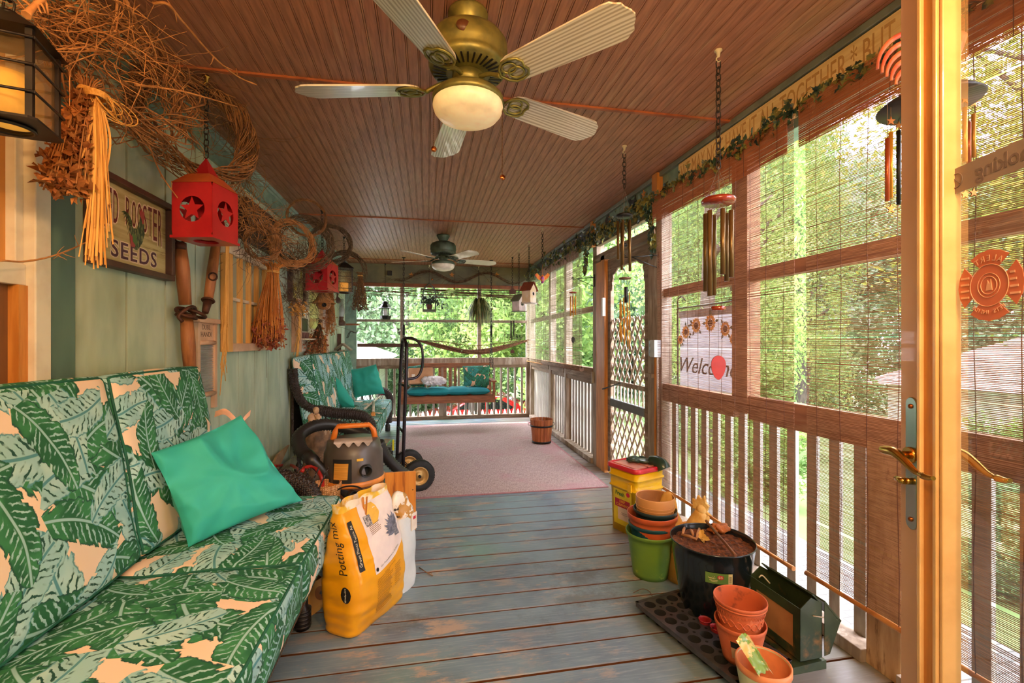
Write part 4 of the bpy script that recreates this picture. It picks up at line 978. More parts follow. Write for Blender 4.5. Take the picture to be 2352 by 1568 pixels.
# glass bird
h = hook(1.272, 4.96, 'cream ceiling hook holding the coloured glass bird', )
t = thing('glass_ornament', (1.272, 4.96, 1.92), 'orange and purple glass bird ornament on a long chain', 'ornament'); mb = MB(); chain(mb, h, (1.272, 4.96, 2.17)); mb.build('chain', m_blk, t)
R_ = Vector((CC, -SS, 0)); c = Vector((1.272, 4.96, 2.0)); mb = MB(); mb.cyl(c + Vector((0, 0, .17)), c + Vector((0, 0, .02)), .0025, n=5); mb.build('cord', m_rod, t)
mb = MB(); mb.ball(c, .035, 14, (.7, .7, 1.4)); mb.build('bird_body', pm('purple_glass', (150, 70, 140), (230, 130, 60), .15, scale=30, lo=.45, hi=.55), t)
for s in (-1, 1):
    mb = MB(); mb.prism([(0, -.02), (.05, .0), (.085, .05), (.06, .07), (.02, .03)], c - Vector((0, 0, .0)), R_ * s, (0, 0, 1), Vector((0, .006, 0))); mb.build('wing', pm('orange_glass', (246, 150, 50), (230, 60, 60), .15, scale=40, lo=.5, hi=.56, trans=.3), t)
# bird houses
def birdhouse(hx_, hy_, w_, hgt, zt_, wall, roof, label, hooklab, peak=.3, rz=.0, face=None):
    hh = hook(hx_, hy_, hooklab); t = thing('birdhouse', (hx_, hy_, zt_ - hgt), label, 'birdhouse', rz)
    mb = MB(); chain(mb, hh, (hx_, hy_, zt_ + .005)); mb.build('chain', m_blk, t)
    z0 = zt_ - hgt - wm(t).translation.z; H_ = hgt; zz = 0
    e = H_ * .68
    mb = MB(); mb.prism([(-w_ / 2, 0), (w_ / 2, 0), (w_ / 2, e), (0, H_), (-w_ / 2, e)], (0, -w_ / 2, 0), (1, 0, 0), (0, 0, 1), (0, w_, 0)); mb.build('walls', wall, t, world=False)
    mb = MB(); sl = (H_ - e) / (w_ / 2)
    for s in (-1, 1): mb.prism([(0, H_ + .004), (s * w_ * .68, H_ + .004 - sl * w_ * .68), (s * w_ * .68, H_ + .016 - sl * w_ * .68), (0, H_ + .016)], (0, -w_ * .64, 0), (1, 0, 0), (0, 0, 1), (0, w_ * 1.28, 0))
    mb.build('roof', roof, t, world=False)
    mb = MB(); mb.bx(-w_ * .6, w_ * .6, -w_ * .66, w_ * .55, -.008, 0); mb.build('floor_board', face or roof, t, world=False)
    mb = MB(); mb.lathe([(0, 0), (w_ * .14, 0), (w_ * .14, .003), (0, .003)], (0, -w_ / 2, e * .66), 18, (0, -1, 0)); mb.build('entry_hole', m_dark, t, world=False)
    mb = MB(); mb.torus((0, -w_ / 2 - .002, e * .66), (0, 1, 0), w_ * .2, .005, 16, 5); mb.build('painted_ring', face or roof, t, world=False)
    return t
m_pinkw = pm('pale_pink_paint', (236, 214, 214), None, .6); m_redr = pm('red_brown_roof', (140, 66, 44), None, .6)
birdhouse(1.276, 5.66, .13, .25, 2.045, pm('birdhouse_cream', (236, 206, 166), (246, 232, 220), .6), m_redr, 'pink and cream birdhouse with red-brown roof, nearest of the hanging birdhouses', 'cream ceiling hook holding the pink birdhouse', rz=.75, face=m_pinkw)
birdhouse(1.254, 6.195, .13, .22, 1.945, m_pinkw, pm('grey_green_roof', (116, 120, 96), None, .7), 'white birdhouse with grey-green roof hanging behind the pink one', 'cream ceiling hook holding the white birdhouse', rz=.6)
hh = hook(1.274, 6.79, 'dark ceiling hook holding the small house-topped chime', m_dark)
t = chime(hh, 'dark wind chime with small wooden houses near the back right corner', 2.11, 1.72, .03, .012, 4, .006, .03, 1.62, (.24, .30, .27, .22), pm('dark_tube', (62, 58, 44), None, .4, .6), m_dark)
for (zz, s_) in ((2.02, .10), (1.13, .06)):
    mb = MB(); shape_plate(mb, [(-s_ / 2, 0), (s_ / 2, 0), (s_ / 2, s_ * .5), (0, s_ * 1.05), (-s_ / 2, s_ * .5)], (1.274, 6.79, zz), R_, (0, 0, 1), .05); mb.build('small_house', pm('dark_house_wood', (96, 60, 44), None, .7), t)
mb = MB(); mb.cyl((1.274, 6.79, 1.72), (1.274, 6.79, 1.16), .001, n=4); mb.build('string', m_string, t)
# star chime with coral rooster, partly behind the door stile
c0 = at(2132, 235, D=1.34); hh = hook(c0.x, c0.y, 'ceiling hook above the star chime behind the door stile')
t = thing('wind_chime', (c0.x, c0.y, 1.4), 'star-hung wind chime with dark domed top and coral rooster behind the glass door', 'wind chime')
mb = MB(); chain(mb, hh, c0 + Vector((0, 0, .22))); mb.build('chain', m_blk, t)
mb = MB(); mb.lathe([(0, .03), (.06, .026), (.10, .012), (.122, -.008), (.118, -.014), (0, -.014)], c0, 32, (.12, .1, 1)); mb.build('domed_top', pm('charcoal_dome', (50, 46, 52), None, .4), t)
m_coral = pm('coral_paint', (226, 108, 82), (240, 150, 110), .5, scale=30)
mb = MB(); mb.ball(c0 + Vector((0, 0, .09)), .06, 16, (1.1, .6, 1)); mb.tube(bez([c0 + R_ * .04 + Vector((0, 0, .11)), c0 + R_ * .08 + Vector((0, 0, .17)), c0 + R_ * .085 + Vector((0, 0, .20))], 5), [.035, .03, .028, .026, .024, .022, .022, .022, .022, .02, .015], 10); mb.build('rooster_body', m_coral, t)
mb = MB()
for k in range(5):
    r_ = .05 + .0135 * k; q = c0 + R_ * (-.075) + Vector((0, 0, .052 + .012 * k)); mb.tube([q + R_ * (-r_ * math.sin(u) * 1.0 + .03) + Vector((0, 0, r_ * math.cos(u))) for u in [-.5 + i * 2.1 / 10 for i in range(11)]], [.004 + .004 * math.sin(PI * min(1, i / 9)) for i in range(11)], 6)
mb.build('tail_feathers', m_coral, t)
star = [((1 if k % 2 == 0 else .42) * math.sin(PI * k / 5), (1 if k % 2 == 0 else .42) * math.cos(PI * k / 5)) for k in range(10)]
m_star = pm('copper_star', (214, 140, 60), (180, 104, 48), .35, .8)
for (px, ys, y0, y1, ye, mt, D) in ((2046, 278, 304, 455, 480, m_gold, 1.34), (2038, None, 318, 462, None, pm('copper_tube', (200, 96, 56), None, .3, .5), 1.30), (2216, 228, 247, 372, 446, m_gold, 1.30), (2236, 236, 262, 362, 442, m_gold, 1.38), (2225, None, 280, 380, None, MATS['copper_tube'], 1.36), (2064, 288, 300, 470, None, m_dark, 1.42)):
    a = at(px, y0, D=D); b = at(px, y1, D=D); mb = MB(); mb.cyl(a, b, .0058, n=12); mb.build('chime_tube', mt, t)
    mb = MB(); mb.cyl(a, at(px, y0, D=D) + Vector((0, 0, c0.z - a.z - .01)), .0012, n=4)
    if ye: mb.cyl(b, at(px, ye, D=D), .001, n=4)
    mb.build('string', m_string, t)
    for yy in (ys, ye):
        if yy: q = at(px, yy, D=D - .004); mb = MB(); shape_plate(mb, [(x * .014, z * .014) for x, z in star], q, R_, (0, 0, 1), .003); mb.build('metal_star', m_star, t)
# ---- far hanging things
def hk(px, py, label, m=None):
    p = at(px, py, Z=CZ - .005); 
    if p.y > BY - .03: p.y = BY - .03
    return hook(p.x, p.y, label, m or m_dark)
# Japanese-style lantern
h = hk(885, 606, 'small dark ceiling hook above the pagoda lantern')
z1 = 1.3 + 75 * h.length * 0; d = h.y * CC + h.x * SS; zz = lambda py: 1.3 + (785 - py) / FPX * d
t = thing('pagoda_lantern', (h.x, h.y, zz(733)), 'black pagoda-shaped candle lantern hanging in the back opening', 'lantern')
mb = MB(); chain(mb, h, (h.x, h.y, zz(678)), .03, .0018, .006); mb.tube(bez([(h.x - .03, h.y, zz(695)), (h.x - .03, h.y, zz(685)), (h.x, h.y, zz(674)), (h.x + .03, h.y, zz(685)), (h.x + .03, h.y, zz(695))], 4), .002, 5); mb.build('chain', m_blk, t)
mb = MB(); mb.lathe([(.125, zz(708)), (.10, zz(706)), (.055, zz(698)), (.035, zz(697)), (.055, zz(695)), (.04, zz(692)), (0, zz(691))], (h.x, h.y, 0), 6, smooth=False); mb.build('roof', m_dark, t)
mb = MB(); mb.lathe([(0, zz(733)), (.075, zz(733)), (.095, zz(725)), (.04, zz(726)), (0, zz(726))], (h.x, h.y, 0), 6, smooth=False); mb.build('base', m_dark, t)
mb = MB()
for k in range(4): a = PI / 4 + k * PI / 2; mb.cyl((h.x + .07 * math.cos(a), h.y + .07 * math.sin(a), zz(728)), (h.x + .07 * math.cos(a), h.y + .07 * math.sin(a), zz(706)), .004, n=5)
mb.build('corner_rods', m_dark, t)
mb = MB(); mb.cyl((h.x, h.y, zz(725)), (h.x, h.y, zz(711)), .035, n=16); mb.build('candle', pm('white_candle', (246, 246, 250), None, .5), t)
# arched plant cage
h = hk(986, 609, 'pale ceiling hook above the arched plant hanger', m_hook); d = h.y * CC + h.x * SS; hy = h.y
t = thing('arched_planter', (h.x, h.y, zz(715)), 'arched metal hanging planter with trailing dark ivy in the back opening', 'hanging planter')
mb = MB(); chain(mb, h, (h.x, h.y, zz(652)), .03, .0016, .006); mb.build('chain', m_blk, t)
mb = MB(); wv = .10
for yy in (-.05, .05):
    pts = [(h.x - wv, hy + yy, zz(714)), (h.x - wv, hy + yy, zz(672)), (h.x - wv * .8, hy + yy, zz(662)), (h.x, hy + yy, zz(651)), (h.x + wv * .8, hy + yy, zz(662)), (h.x + wv, hy + yy, zz(672)), (h.x + wv, hy + yy, zz(714))]; mb.tube(pts, .011, 6)
mb.bx(h.x - wv - .01, h.x + wv + .01, hy - .07, hy + .07, zz(716), zz(711)); mb.build('frame', m_dk if False else pm('grey_green_metal', (96, 104, 88), None, .5), t)
mb = MB(); mb.lathe([(.04, 0), (.055, .08), (.058, .085)], (h.x, hy, zz(711)), 16); mb.build('pot', pm('dark_red_pot', (104, 52, 44), None, .6), t)
def leafmesh(mb, c, s, rnd, fold=.3, lobes=None):
    a = Vector((rnd.gauss(0, 1), rnd.gauss(0, 1), rnd.gauss(0, .7))).normalized(); n = Vector((rnd.gauss(0, .5), rnd.gauss(-.4, .6), rnd.gauss(.4, .5))).normalized(); b = n.cross(a)
    if b.length < .1: return
    b.normalize(); n = a.cross(b); i = len(mb.v)
    if lobes:
        pts = [(0, 0), (-.15, .35), (.05, .25), (.1, .62), (.4, .3), (.62, .34), (1, 0), (.62, -.34), (.4, -.3), (.1, -.62), (.05, -.25), (-.15, -.35)]
        mb.v += [c + a * (x * s) + b * (y * s) + n * (abs(y) * s * fold) for x, y in pts]
        for q in ((0, 1, 2), (0, 2, 3, 4), (0, 4, 5, 6), (0, 6, 7, 8), (0, 8, 9, 10), (0, 10, 11)): mb.face([i + k for k in q])
    else:
        mb.v += [c, c + a * s * .5 + b * s * .3 + n * s * fold * .3, c + a * s, c + a * s * .5 - b * s * .3 + n * s * fold * .3]; mb.face([i, i + 1, i + 2, i + 3])
rnd = random.Random(4); mb = MB(); m_dleaf = pm('dark_leaves', (50, 66, 48), (34, 46, 36), .6, scale=9)
for k in range(170):
    u = rnd.gauss(0, 1); leafmesh(mb, Vector((h.x + u * .085, hy + rnd.gauss(0, .05), zz(692) + abs(u) * .03 * (1 if abs(u) < 1.5 else -1) + rnd.gauss(0, .035))), .04, rnd, lobes=1)
o = mb.build('foliage', m_dleaf, t); o['kind'] = 'stuff'
# spider plant
h = hk(1098, 614, 'pale ceiling hook above the spider plant', m_hook); d = h.y * CC + h.x * SS; hy = h.y - .0; c = Vector((h.x, hy - .12, zz(716)))
t = thing('spider_plant', (h.x, hy - .12, zz(780)), 'full striped spider plant in a hanging pot in the back opening', 'hanging plant')
mb = MB()
for k in range(3): a = k * 2.1; mb.cyl(h, c + Vector((.06 * math.cos(a), .06 * math.sin(a), .03)), .002, n=4)
mb.build('hanger', m_blk, t)
mb = MB(); mb.lathe([(.0, -.13), (.05, -.13), (.075, .0), (.08, .005), (.07, .005), (.06, -.01), (0, -.01)], c, 18); mb.build('pot', pm('terracotta_far', (168, 82, 48), None, .7), t)
mb = MB(); mb.m = 0
for k in range(330):
    a = rnd.uniform(0, 2 * PI); r_ = rnd.uniform(.13, .27); up = rnd.uniform(.08, .22); dn = rnd.uniform(.02, .30); D_ = Vector((math.cos(a), math.sin(a), 0)); S_ = Vector((-D_.y, D_.x, 0)); w_ = rnd.uniform(.005, .009)
    if D_.y * r_ > .1: r_ = .1 / max(.2, D_.y)
    pts = bez([c, c + D_ * r_ * .45 + Vector((0, 0, up)), c + D_ * r_ * .85 + Vector((0, 0, up * .3 - dn * .3)), c + D_ * r_ + Vector((0, 0, -dn))], 4); i = len(mb.v); N = len(pts); mb.m = k % 2
    for j, p in enumerate(pts): ww = w_ * (1 - (j / (N - 1)) ** 3) + .0006; mb.v += [p - S_ * ww, p + S_ * ww]
    for j in range(N - 1): mb.face([i + 2 * j, i + 2 * j + 1, i + 2 * j + 3, i + 2 * j + 2], True)
o = mb.build('leaves', [pm('spider_leaf', (76, 90, 50), (54, 68, 38), .5), pm('spider_leaf_pale', (180, 180, 130), (104, 112, 66), .5)], t); o['kind'] = 'stuff'
mb = MB()
for k in range(60):
    s = rnd.choice((0, 0, 1)); q = at(1068, 780, Y=c.y) if s == 0 else at(1126, 705, Y=c.y); leafmesh(mb, q + Vector((rnd.gauss(0, .05), rnd.gauss(0, .04), rnd.gauss(0, .05))), .045, rnd)
o = mb.build('plantlets', pm('plantlet_green', (120, 132, 70), (80, 96, 50), .6), t); o['kind'] = 'stuff'
mb = MB(); mb.tube(bez([c, at(1075, 745, Y=c.y), at(1068, 778, Y=c.y)], 5), .0018, 4); mb.tube(bez([c, at(1118, 705, Y=c.y), at(1126, 704, Y=c.y)], 5), .0018, 4); mb.build('runner', MATS['plantlet_green'], t)
# rolled hammock slung across the back right opening
a = at(960, 782, Y=BY - .1); b = at(1212, 782, Y=BY - .1); m_ = at(1090, 808, Y=BY - .2)
t = thing('rope_hammock', (m_.x, m_.y, m_.z - .05), 'rolled brown rope hammock sagging across the back opening', 'hammock')
L0 = bez([a, at(1015, 795, Y=BY - .16), m_, at(1160, 797, Y=BY - .16), b], 10); rnd = random.Random(9); N = len(L0)
m_ham = pm('hammock_rope', (132, 92, 62), (96, 64, 44), .85, scale=30)
mb = MB()
for k in range(16):
    an = rnd.uniform(0, 6.3); rr_ = rnd.uniform(.0, 1)
    mb.tube([p + Vector((0, math.cos(an + j * .15), math.sin(an + j * .15))) * rr_ * .045 * math.sin(PI * j / (N - 1)) for j, p in enumerate(L0)], .014, 5)
mb.build('rolled_net', m_ham, t)
mb = MB(); U0 = [p + Vector((0, 0, (.10 * math.sin(PI * j / (N - 1))) ** 1.0)) for j, p in enumerate(L0)]
for o_ in (0, .012): mb.tube([p + Vector((0, 0, o_)) for p in U0], .004, 4)
for j in range(2, N - 3): mb.tube([U0[j], L0[j + 1]], .003, 4); mb.tube([U0[j], L0[j - 1]], .003, 4)
mb.build('loose_net', m_ham, t)
mb = MB(); mb.tube([a, a + Vector((-.15, .04, .02))], .006, 5); mb.tube([b, Vector((1.70, BY, b.z + .01))], .006, 5); mb.build('rope', m_ham, t)
# ================================================================ FURNITURE
m_leaf = leaf_cloth('leaf_print', (250, 222, 200), ((34, 104, 70), (58, 136, 90), (24, 78, 70)), ((162, 208, 214), (186, 224, 226), (84, 150, 166)))
m_leafd = leaf_cloth('leaf_print_green', (226, 180, 150), ((30, 92, 62), (38, 120, 76), (20, 66, 58)), ((52, 140, 130), (60, 156, 150), (40, 110, 120)), 4.4, 2)
m_pipe = pm('green_piping', (28, 104, 84), None, .7)
m_teal = pm('teal_cotton', (64, 196, 182), (52, 184, 172), .75, scale=3, detail=3)
def wicker(name, a, b):
    n = NT(name); n.b.inputs['Roughness'].default_value = .35; v = n.coord('Object')
    w1 = n.n('ShaderNodeTexWave', bands_direction='X'); w1.inputs['Scale'].default_value = 28; w2 = n.n('ShaderNodeTexWave', bands_direction='Z'); w2.inputs['Scale'].default_value = 28; w3 = n.n('ShaderNodeTexWave', bands_direction='Y'); w3.inputs['Scale'].default_value = 20
    for w_ in (w1, w2, w3): w_.inputs['Distortion'].default_value = .6; n.l(v, w_.inputs[0])
    h = n.ma('ADD', n.ma('MULTIPLY', w1.outputs['Fac'], w2.outputs['Fac']), n.ma('MULTIPLY', w3.outputs['Fac'], .4))
    c = n.mix(n.ramp(h, .1, .8), lin(b), lin(a)); n.l(c, n.b.inputs['Base Color']); n.bump(h, .8, .006); return n.m
m_wick = wicker('dark_wicker', (74, 56, 50), (30, 24, 26)); m_leg = pm('wicker_leg', (48, 40, 38), (34, 30, 32), .4, scale=20)
def rib(pts, r, amp=.07, per=.018, n=10):
    out = []; L = 0
    P = bez(pts, 14)
    rad = []
    for i, p in enumerate(P):
        if i: L += (P[i] - P[i - 1]).length
        rad.append(r * (1 + amp * math.sin(2 * PI * L / per)))
    return P, rad
def rope(mb, pts, r, n=12, amp=.08, per=.02):
    P = bez(pts, 10); 
    # resample finely so that the weave's ridges are real
    Q = [P[0]]; step = per / 4
    for a, b in zip(P, P[1:]):
        L = (b - a).length; k = max(1, int(L / step))
        for i in range(1, k + 1): Q.append(a + (b - a) * i / k)
    s = 0; R = []
    for i, q in enumerate(Q):
        if i: s += (Q[i] - Q[i - 1]).length
        R.append(r * (1 + amp * math.sin(2 * PI * s / per)))
    mb.tube(Q, R, n)
def sofa(Y0, Y1, ns, label, seatx=(-1.13, -.455), backx=-1.155, lean=-10, bz=1.18, seeds=0, midleg=None, bh=.70, adx=0, adz=0, splits=None, ysplits=None, thick=.13):
    t = thing('wicker_sofa', (-.85, (Y0 + Y1) / 2, 0), label, 'sofa')
    for k, Y in enumerate((Y0 - .07, Y1 + .07)):
        mb = MB(); x1 = seatx[1] - .06
        rope(mb, [(-1.235, Y, 1.05), (-1.215, Y, .88), (-1.12, Y, .70 + adz), (-.9, Y, .625 + adz), (x1 - .12 + adx, Y, .60 + adz), (x1 - .02 + adx, Y, .56 + adz), (x1 + .03 + adx, Y, .46 + adz), (x1 + .02 + adx, Y, .30), (x1 + .01 + adx, Y, .12)], .052)
        mb.build('arm', m_wick, t)
        mb = MB()
        for j in range(14):
            xa = -1.16 + j * .05
            if xa + .12 < x1 + .02: mb.tube([(xa, Y, .60), (xa + .12, Y, .32)], .0045, 5); mb.tube([(xa + .12, Y, .60), (xa, Y, .32)], .0045, 5)
        mb.bx(-1.2, x1, Y - .02, Y + .02, .26, .33); mb.build('arm_lattice', m_wick, t)
    mb = MB(); mb.bx(-1.25, seatx[1] - .03, Y0 - .03, Y1 + .03, .24, .295); mb.build('seat_frame', m_wick, t)
    mb = MB(); rope(mb, [(-1.24, Y0 - .06, 1.0), (-1.255, Y0 + .15, 1.03), (-1.255, (Y0 + Y1) / 2, 1.04), (-1.255, Y1 - .15, 1.03), (-1.24, Y1 + .06, 1.0)], .028); mb.bx(-1.275, -1.255, Y0, Y1, .3, 1.02); mb.build('back_frame', m_wick, t)
    L = [(-1.2, Y0 - .05), (-1.2, Y1 + .05), (seatx[1] - .06, Y0 - .05), (seatx[1] - .06, Y1 + .05)]
    if midleg: L.append(midleg)
    for (x, y) in L:
        mb = MB(); mb.tube([(x, y, .0), (x, y, .03), (x, y, .09), (x, y, .10), (x, y, .25)], [.034, .037, .034, .024, .024], 12)
        for q in range(5): mb.torus((x, y, .015 + q * .017), (0, 0, 1), .032, .007, 16, 5)
        mb.build('leg', m_leg, t)
    ys = ysplits or [Y0 + (Y1 - Y0) * k / ns for k in range(ns + 1)]
    for k in range(ns):
        a, b = ys[k] + .004, ys[k + 1] - .004
        cushion('seat_cushion', m_leaf, t, ((seatx[0] + seatx[1]) / 2, (a + b) / 2, .385), (seatx[1] - seatx[0], b - a, .17), None, .03, .016, 30, .006, m_pipe, seed=k + seeds)
    bs = splits or ys
    for k in range(len(bs) - 1):
        a, b = bs[k] + .004, bs[k + 1] - .004
        R = Matrix.Rotation(math.radians(lean), 3, 'Y'); cushion('back_cushion', m_leaf, t, (backx, (a + b) / 2, bz - bh / 2), (thick, b - a, bh), R, .035, .014, 30, .006, m_pipe, seed=7 + k + seeds)
    return t
sofa(1.0, 2.63, 2, 'wicker sofa with green banana-leaf cushions in the left foreground, one teal pillow on it', adx=-.13, adz=-.055, midleg=(-.555, 2.22), ysplits=[1.0, 1.84, 2.64], splits=[1.02, 1.93, 2.63], bz=1.175)
sofa(4.70, 6.85, 3, 'far wicker sofa with banana-leaf cushions against the left wall, two teal pillows on it', seatx=(-1.12, -.50), backx=-1.11, seeds=20, splits=[4.6, 5.30, 6.02, 6.8], thick=.19, bz=1.17)
pillow('throw_pillow', m_teal, [(-.93, 2.02, .485), (-.60, 2.40, .52), (-.90, 2.46, .94), (-1.07, 2.035, .862)], .15, 'large bright teal throw pillow on the near leaf-print sofa', seed=3, wr=.020, n=60)
pillow('throw_pillow', m_teal, [at(764, 938, D=5.42), at(816, 936, D=5.05), at(772, 866, D=5.2), at(745, 878, D=5.5)], .14, 'narrow-looking teal pillow seen edge on, nearer of two on the far sofa', seed=8)
pillow('throw_pillow', m_teal, [at(815, 914, D=6.25), at(884, 904, D=6.0), at(864, 836, D=6.15), at(793, 850, D=6.35)], .15, 'square teal pillow facing the camera at the far end of the far sofa', seed=5)
# tag hanging from the near sofa's back cushion
t = thing('peach_ribbon', at(540, 952, D=2.35), 'curled peach ribbon sticking up behind the large teal pillow', 'ribbon'); mb = MB()
P = bez([at(492, 950, D=2.36), at(515, 944, D=2.36), at(535, 960, D=2.38), at(548, 975, D=2.4), at(560, 960, D=2.42), at(574, 946, D=2.45)], 6); i = len(mb.v)
for p in P: mb.v += [p + Vector((0, 0, -.018)), p + Vector((.004, .004, .012))]
for j in range(len(P) - 1): mb.face([i + 2 * j, i + 2 * j + 1, i + 2 * j + 3, i + 2 * j + 2], True)
mb.build('band', pm('peach_ribbon', (250, 190, 160), None, .7), t)
# red-headed tool and white bat on the far sofa
a, b = at(838, 938, Z=.50), at(876, 908, Z=.52); t = thing('toy_mallet', a, 'white-handled tool with a flat red head lying on the far sofa seat', 'tool')
mb = MB(); mb.cyl(a, b, .014, .012); mb.build('handle', m_white, t); mb = MB(); c = at(885, 905, Z=.53); mb.ball(c, .07, 16, (1.3, .8, .22)); mb.build('head', pm('red_plastic', (206, 30, 60), None, .3), t)
a, b = at(857, 950, Z=.505), at(858, 922, Z=.51); t = thing('wooden_roller', a, 'small white roller with an orange wooden end on the far sofa seat', 'roller')
mb = MB(); mb.cyl(a, b, .018, .015); mb.build('shaft', m_white, t); mb = MB(); mb.cyl(a, a + (a - b).normalized() * .05, .028, .02); mb.build('end', m_orange, t)
# ---- porch swing
SY = 6.9; m_teak = pm('swing_wood', (158, 96, 60), (128, 74, 46), .6, scale=7, st=(1, 6, 6), bump=.1)
xl, xr = at(921, 900, Y=SY).x, at(1137, 900, Y=SY).x
t = thing('porch_swing', ((xl + xr) / 2, SY + .2, .38), 'wooden porch swing with long teal cushion hanging on chains at the far end', 'porch swing')
mb = MB(); mb.bx(xl, xr, SY - .03, SY, .385, .485); mb.build('front_apron', m_teak, t, bevel=.004)
mb = MB(); 
for k in range(6): mb.bx(xl + .02, xr - .02, SY + .01 + k * .075, SY + .07 + k * .075, .47, .488)
mb.build('seat', m_teak, t)
for x, s in ((xl, 1), (xr, -1)):
    mb = MB(); mb.bx(x, x + s * .035, SY - .03, SY + .03, .485, .69); mb.bx(x, x + s * .035, SY + .40, SY + .45, .45, .72); mb.build('arm_post', m_teak, t)
    mb = MB(); mb.bx(x - s * .015, x + s * .06, SY - .06, SY + .47, .69, .715); mb.build('armrest', m_teak, t, bevel=.004)
mb = MB(); mb.bx(xl, xr, SY + .44, SY + .475, .90, .965); mb.build('back_top_rail', m_teak, t, bevel=.004)
mb = MB(); mb.bx(xl, xr, SY + .44, SY + .475, .50, .55); mb.build('back_bottom_rail', m_teak, t)
n_ = 16
for k in range(n_):
    x = xl + .05 + (xr - xl - .1) * (k + .5) / n_
    if k in (5, 6, 9, 10) and k % 5 == 0: continue
    mb = MB(); mb.bx(x - .022, x + .022, SY + .45, SY + .465, .54, .92); mb.build('back_slat', m_teak, t)
for x in (xl + .03, xr - .03):
    top = Vector((x, SY + .2, CZ - .03)); mid = Vector((x, SY + .2, 1.42)); mb = MB(); chain(mb, mid, top, .05, .004, .012); chain(mb, (x, SY, .71), mid, .05, .004, .012); chain(mb, (x, SY + .43, .71), mid, .05, .004, .012); mb.build('chain', m_blk, t)
    mb = MB(); mb.cyl((x, SY + .2, 1.40), (x, SY + .2, 1.56), .018, n=10); mb.build('spring', m_dark, t)
    mb = MB(); mb.lathe([(0, 0), (.03, 0), (.03, -.008), (.008, -.012), (.008, -.035), (0, -.035)], (x, SY + .2, CZ), 12); mb.build('ceiling_plate', m_dark, t)
cu = thing('bench_cushion', ((xl + xr) / 2, SY + .2, .49), 'long tufted teal cushion on the porch swing seat', 'cushion')
mb = MB(); m_teal2 = pm('teal_canvas', (30, 150, 160), (24, 132, 148), .8, scale=6)
def cf(sg):
    def fn(u, v):
        a = 2 * u - 1; b = 2 * v - 1; e = (max(0, 1 - abs(a) ** 10) * max(0, 1 - abs(b) ** 5)) ** .5
        tuft = 1 - .35 * math.exp(-((u * 4 % 1 - .5) ** 2 + (0 if u in (0, 1) else 0)) * 60) 
        tuft = 1 - .30 * math.exp(-(min(u * 4 % 1, 1 - u * 4 % 1) ** 2) * 90)
        return Vector((xl + .07 + (xr - xl - .14) * u, SY - .01 + .42 * v, .548 + sg * .058 * e * tuft))
    return fn
mb.grid(cf(1), 60, 14); mb.grid(lambda u, v: cf(-1)(1 - u, v), 60, 14); mb.build('padding', m_teal2, cu)
pillow('throw_pillow', m_leafd, [at(1064, 886, Y=SY + .18), at(1124, 892, Y=SY + .14), at(1126, 838, Y=SY + .34), at(1062, 840, Y=SY + .36)], .14, 'dark green leaf-print pillow at the right end of the porch swing', uv=True, seed=2)
pillow('throw_pillow', m_leafd, [at(930, 888, Y=SY + .26), at(975, 888, Y=SY + .3), at(974, 836, Y=SY + .42), at(924, 842, Y=SY + .38)], .12, 'dark green leaf-print pillow behind the cardboard box on the swing', uv=True, seed=4)
bt = thing('cardboard_box', at(966, 886, Y=SY + .12), 'brown cardboard box on the left of the porch swing cushion', 'box'); R = Matrix.Rotation(.22, 3, 'Z') @ Matrix.Rotation(-.25, 3, 'X'); c = at(966, 864, Y=SY + .17)
m_card = pm('cardboard', (196, 148, 112), (184, 136, 100), .85); mb = MB(); mb.box(c, (.36, .12, .24), R); mb.build('carton', m_card, bt, bevel=.003); mb = MB(); mb.box(c + R @ Vector((-.12, -.0615, -.02)), (.05, .002, .09), R); mb.build('shipping_label', m_white, bt)
t = thing('plastic_bag', at(995, 886, Y=SY + .08), 'crumpled white plastic bag leaning on the cardboard box', 'bag'); mb = MB(); c = at(996, 874, Y=SY + .08)
rr = random.Random(6)
def bagf(u, v):
    th = u * 2 * PI; ph = v * PI; p = Vector((math.sin(ph) * math.cos(th) * .19, math.sin(ph) * math.sin(th) * .07, -math.cos(ph) * .075)); n_ = abs(mnoise.noise(p * 16)) * .05 + abs(mnoise.noise(p * 38)) * .03; return c + p * (.85 + n_ * 8) 
mb.grid(bagf, 56, 34, False); mb.build('film', pm('bag_white', (226, 222, 230), (176, 168, 186), .35, scale=7, lo=.5, hi=.7), t)
# ---- rug
def rug_mat():
    n = NT('rug_weave'); n.b.inputs['Roughness'].default_value = .95; v = n.coord('Object'); f = n.noise(n.coord('Object', (34, 5, 1)), 4, 4, .7); g = n.noise(n.coord('Object', (4, 34, 1)), 4, 4, .7)
    c = n.mix(n.ramp(f, .35, .65), lin((192, 168, 164)), lin((146, 120, 120))); c = n.mix(n.ma('MULTIPLY', n.ramp(g, .4, .7), .6), c, lin((204, 184, 178))); c = n.mix(n.ma('MULTIPLY', n.ramp(n.noise(v, 1.6, 3), .5, .7), .55), c, lin((182, 134, 140)))
    sx = n.n('ShaderNodeSeparateXYZ'); n.l(v, sx.inputs[0]); e = n.ma('MAXIMUM', n.ma('ABSOLUTE', n.ma('DIVIDE', sx.outputs[0], .98)), n.ma('ABSOLUTE', n.ma('DIVIDE', sx.outputs[1], 1.70)))
    c = n.mix(n.ma('MULTIPLY', n.ramp(e, .985, .99), .6), c, lin((176, 104, 116))); n.l(c, n.b.inputs['Base Color']); n.bump(f, .5, .004); return n.m
mb = MB(); rx0, rx1, ry0, ry1 = -.36, 1.60, 3.86, 7.26
mb.grid(lambda u, v: (rx0 + (rx1 - rx0) * u + .05 * (1 - v) * 0 + .03 * v, ry0 + (ry1 - ry0) * v, .007 + .0025 * math.sin(u * 6 + v * 11)), 20, 40)
mb.bx(rx0, rx1, ry0 + .001, ry0 + .012, .0, .0072); 
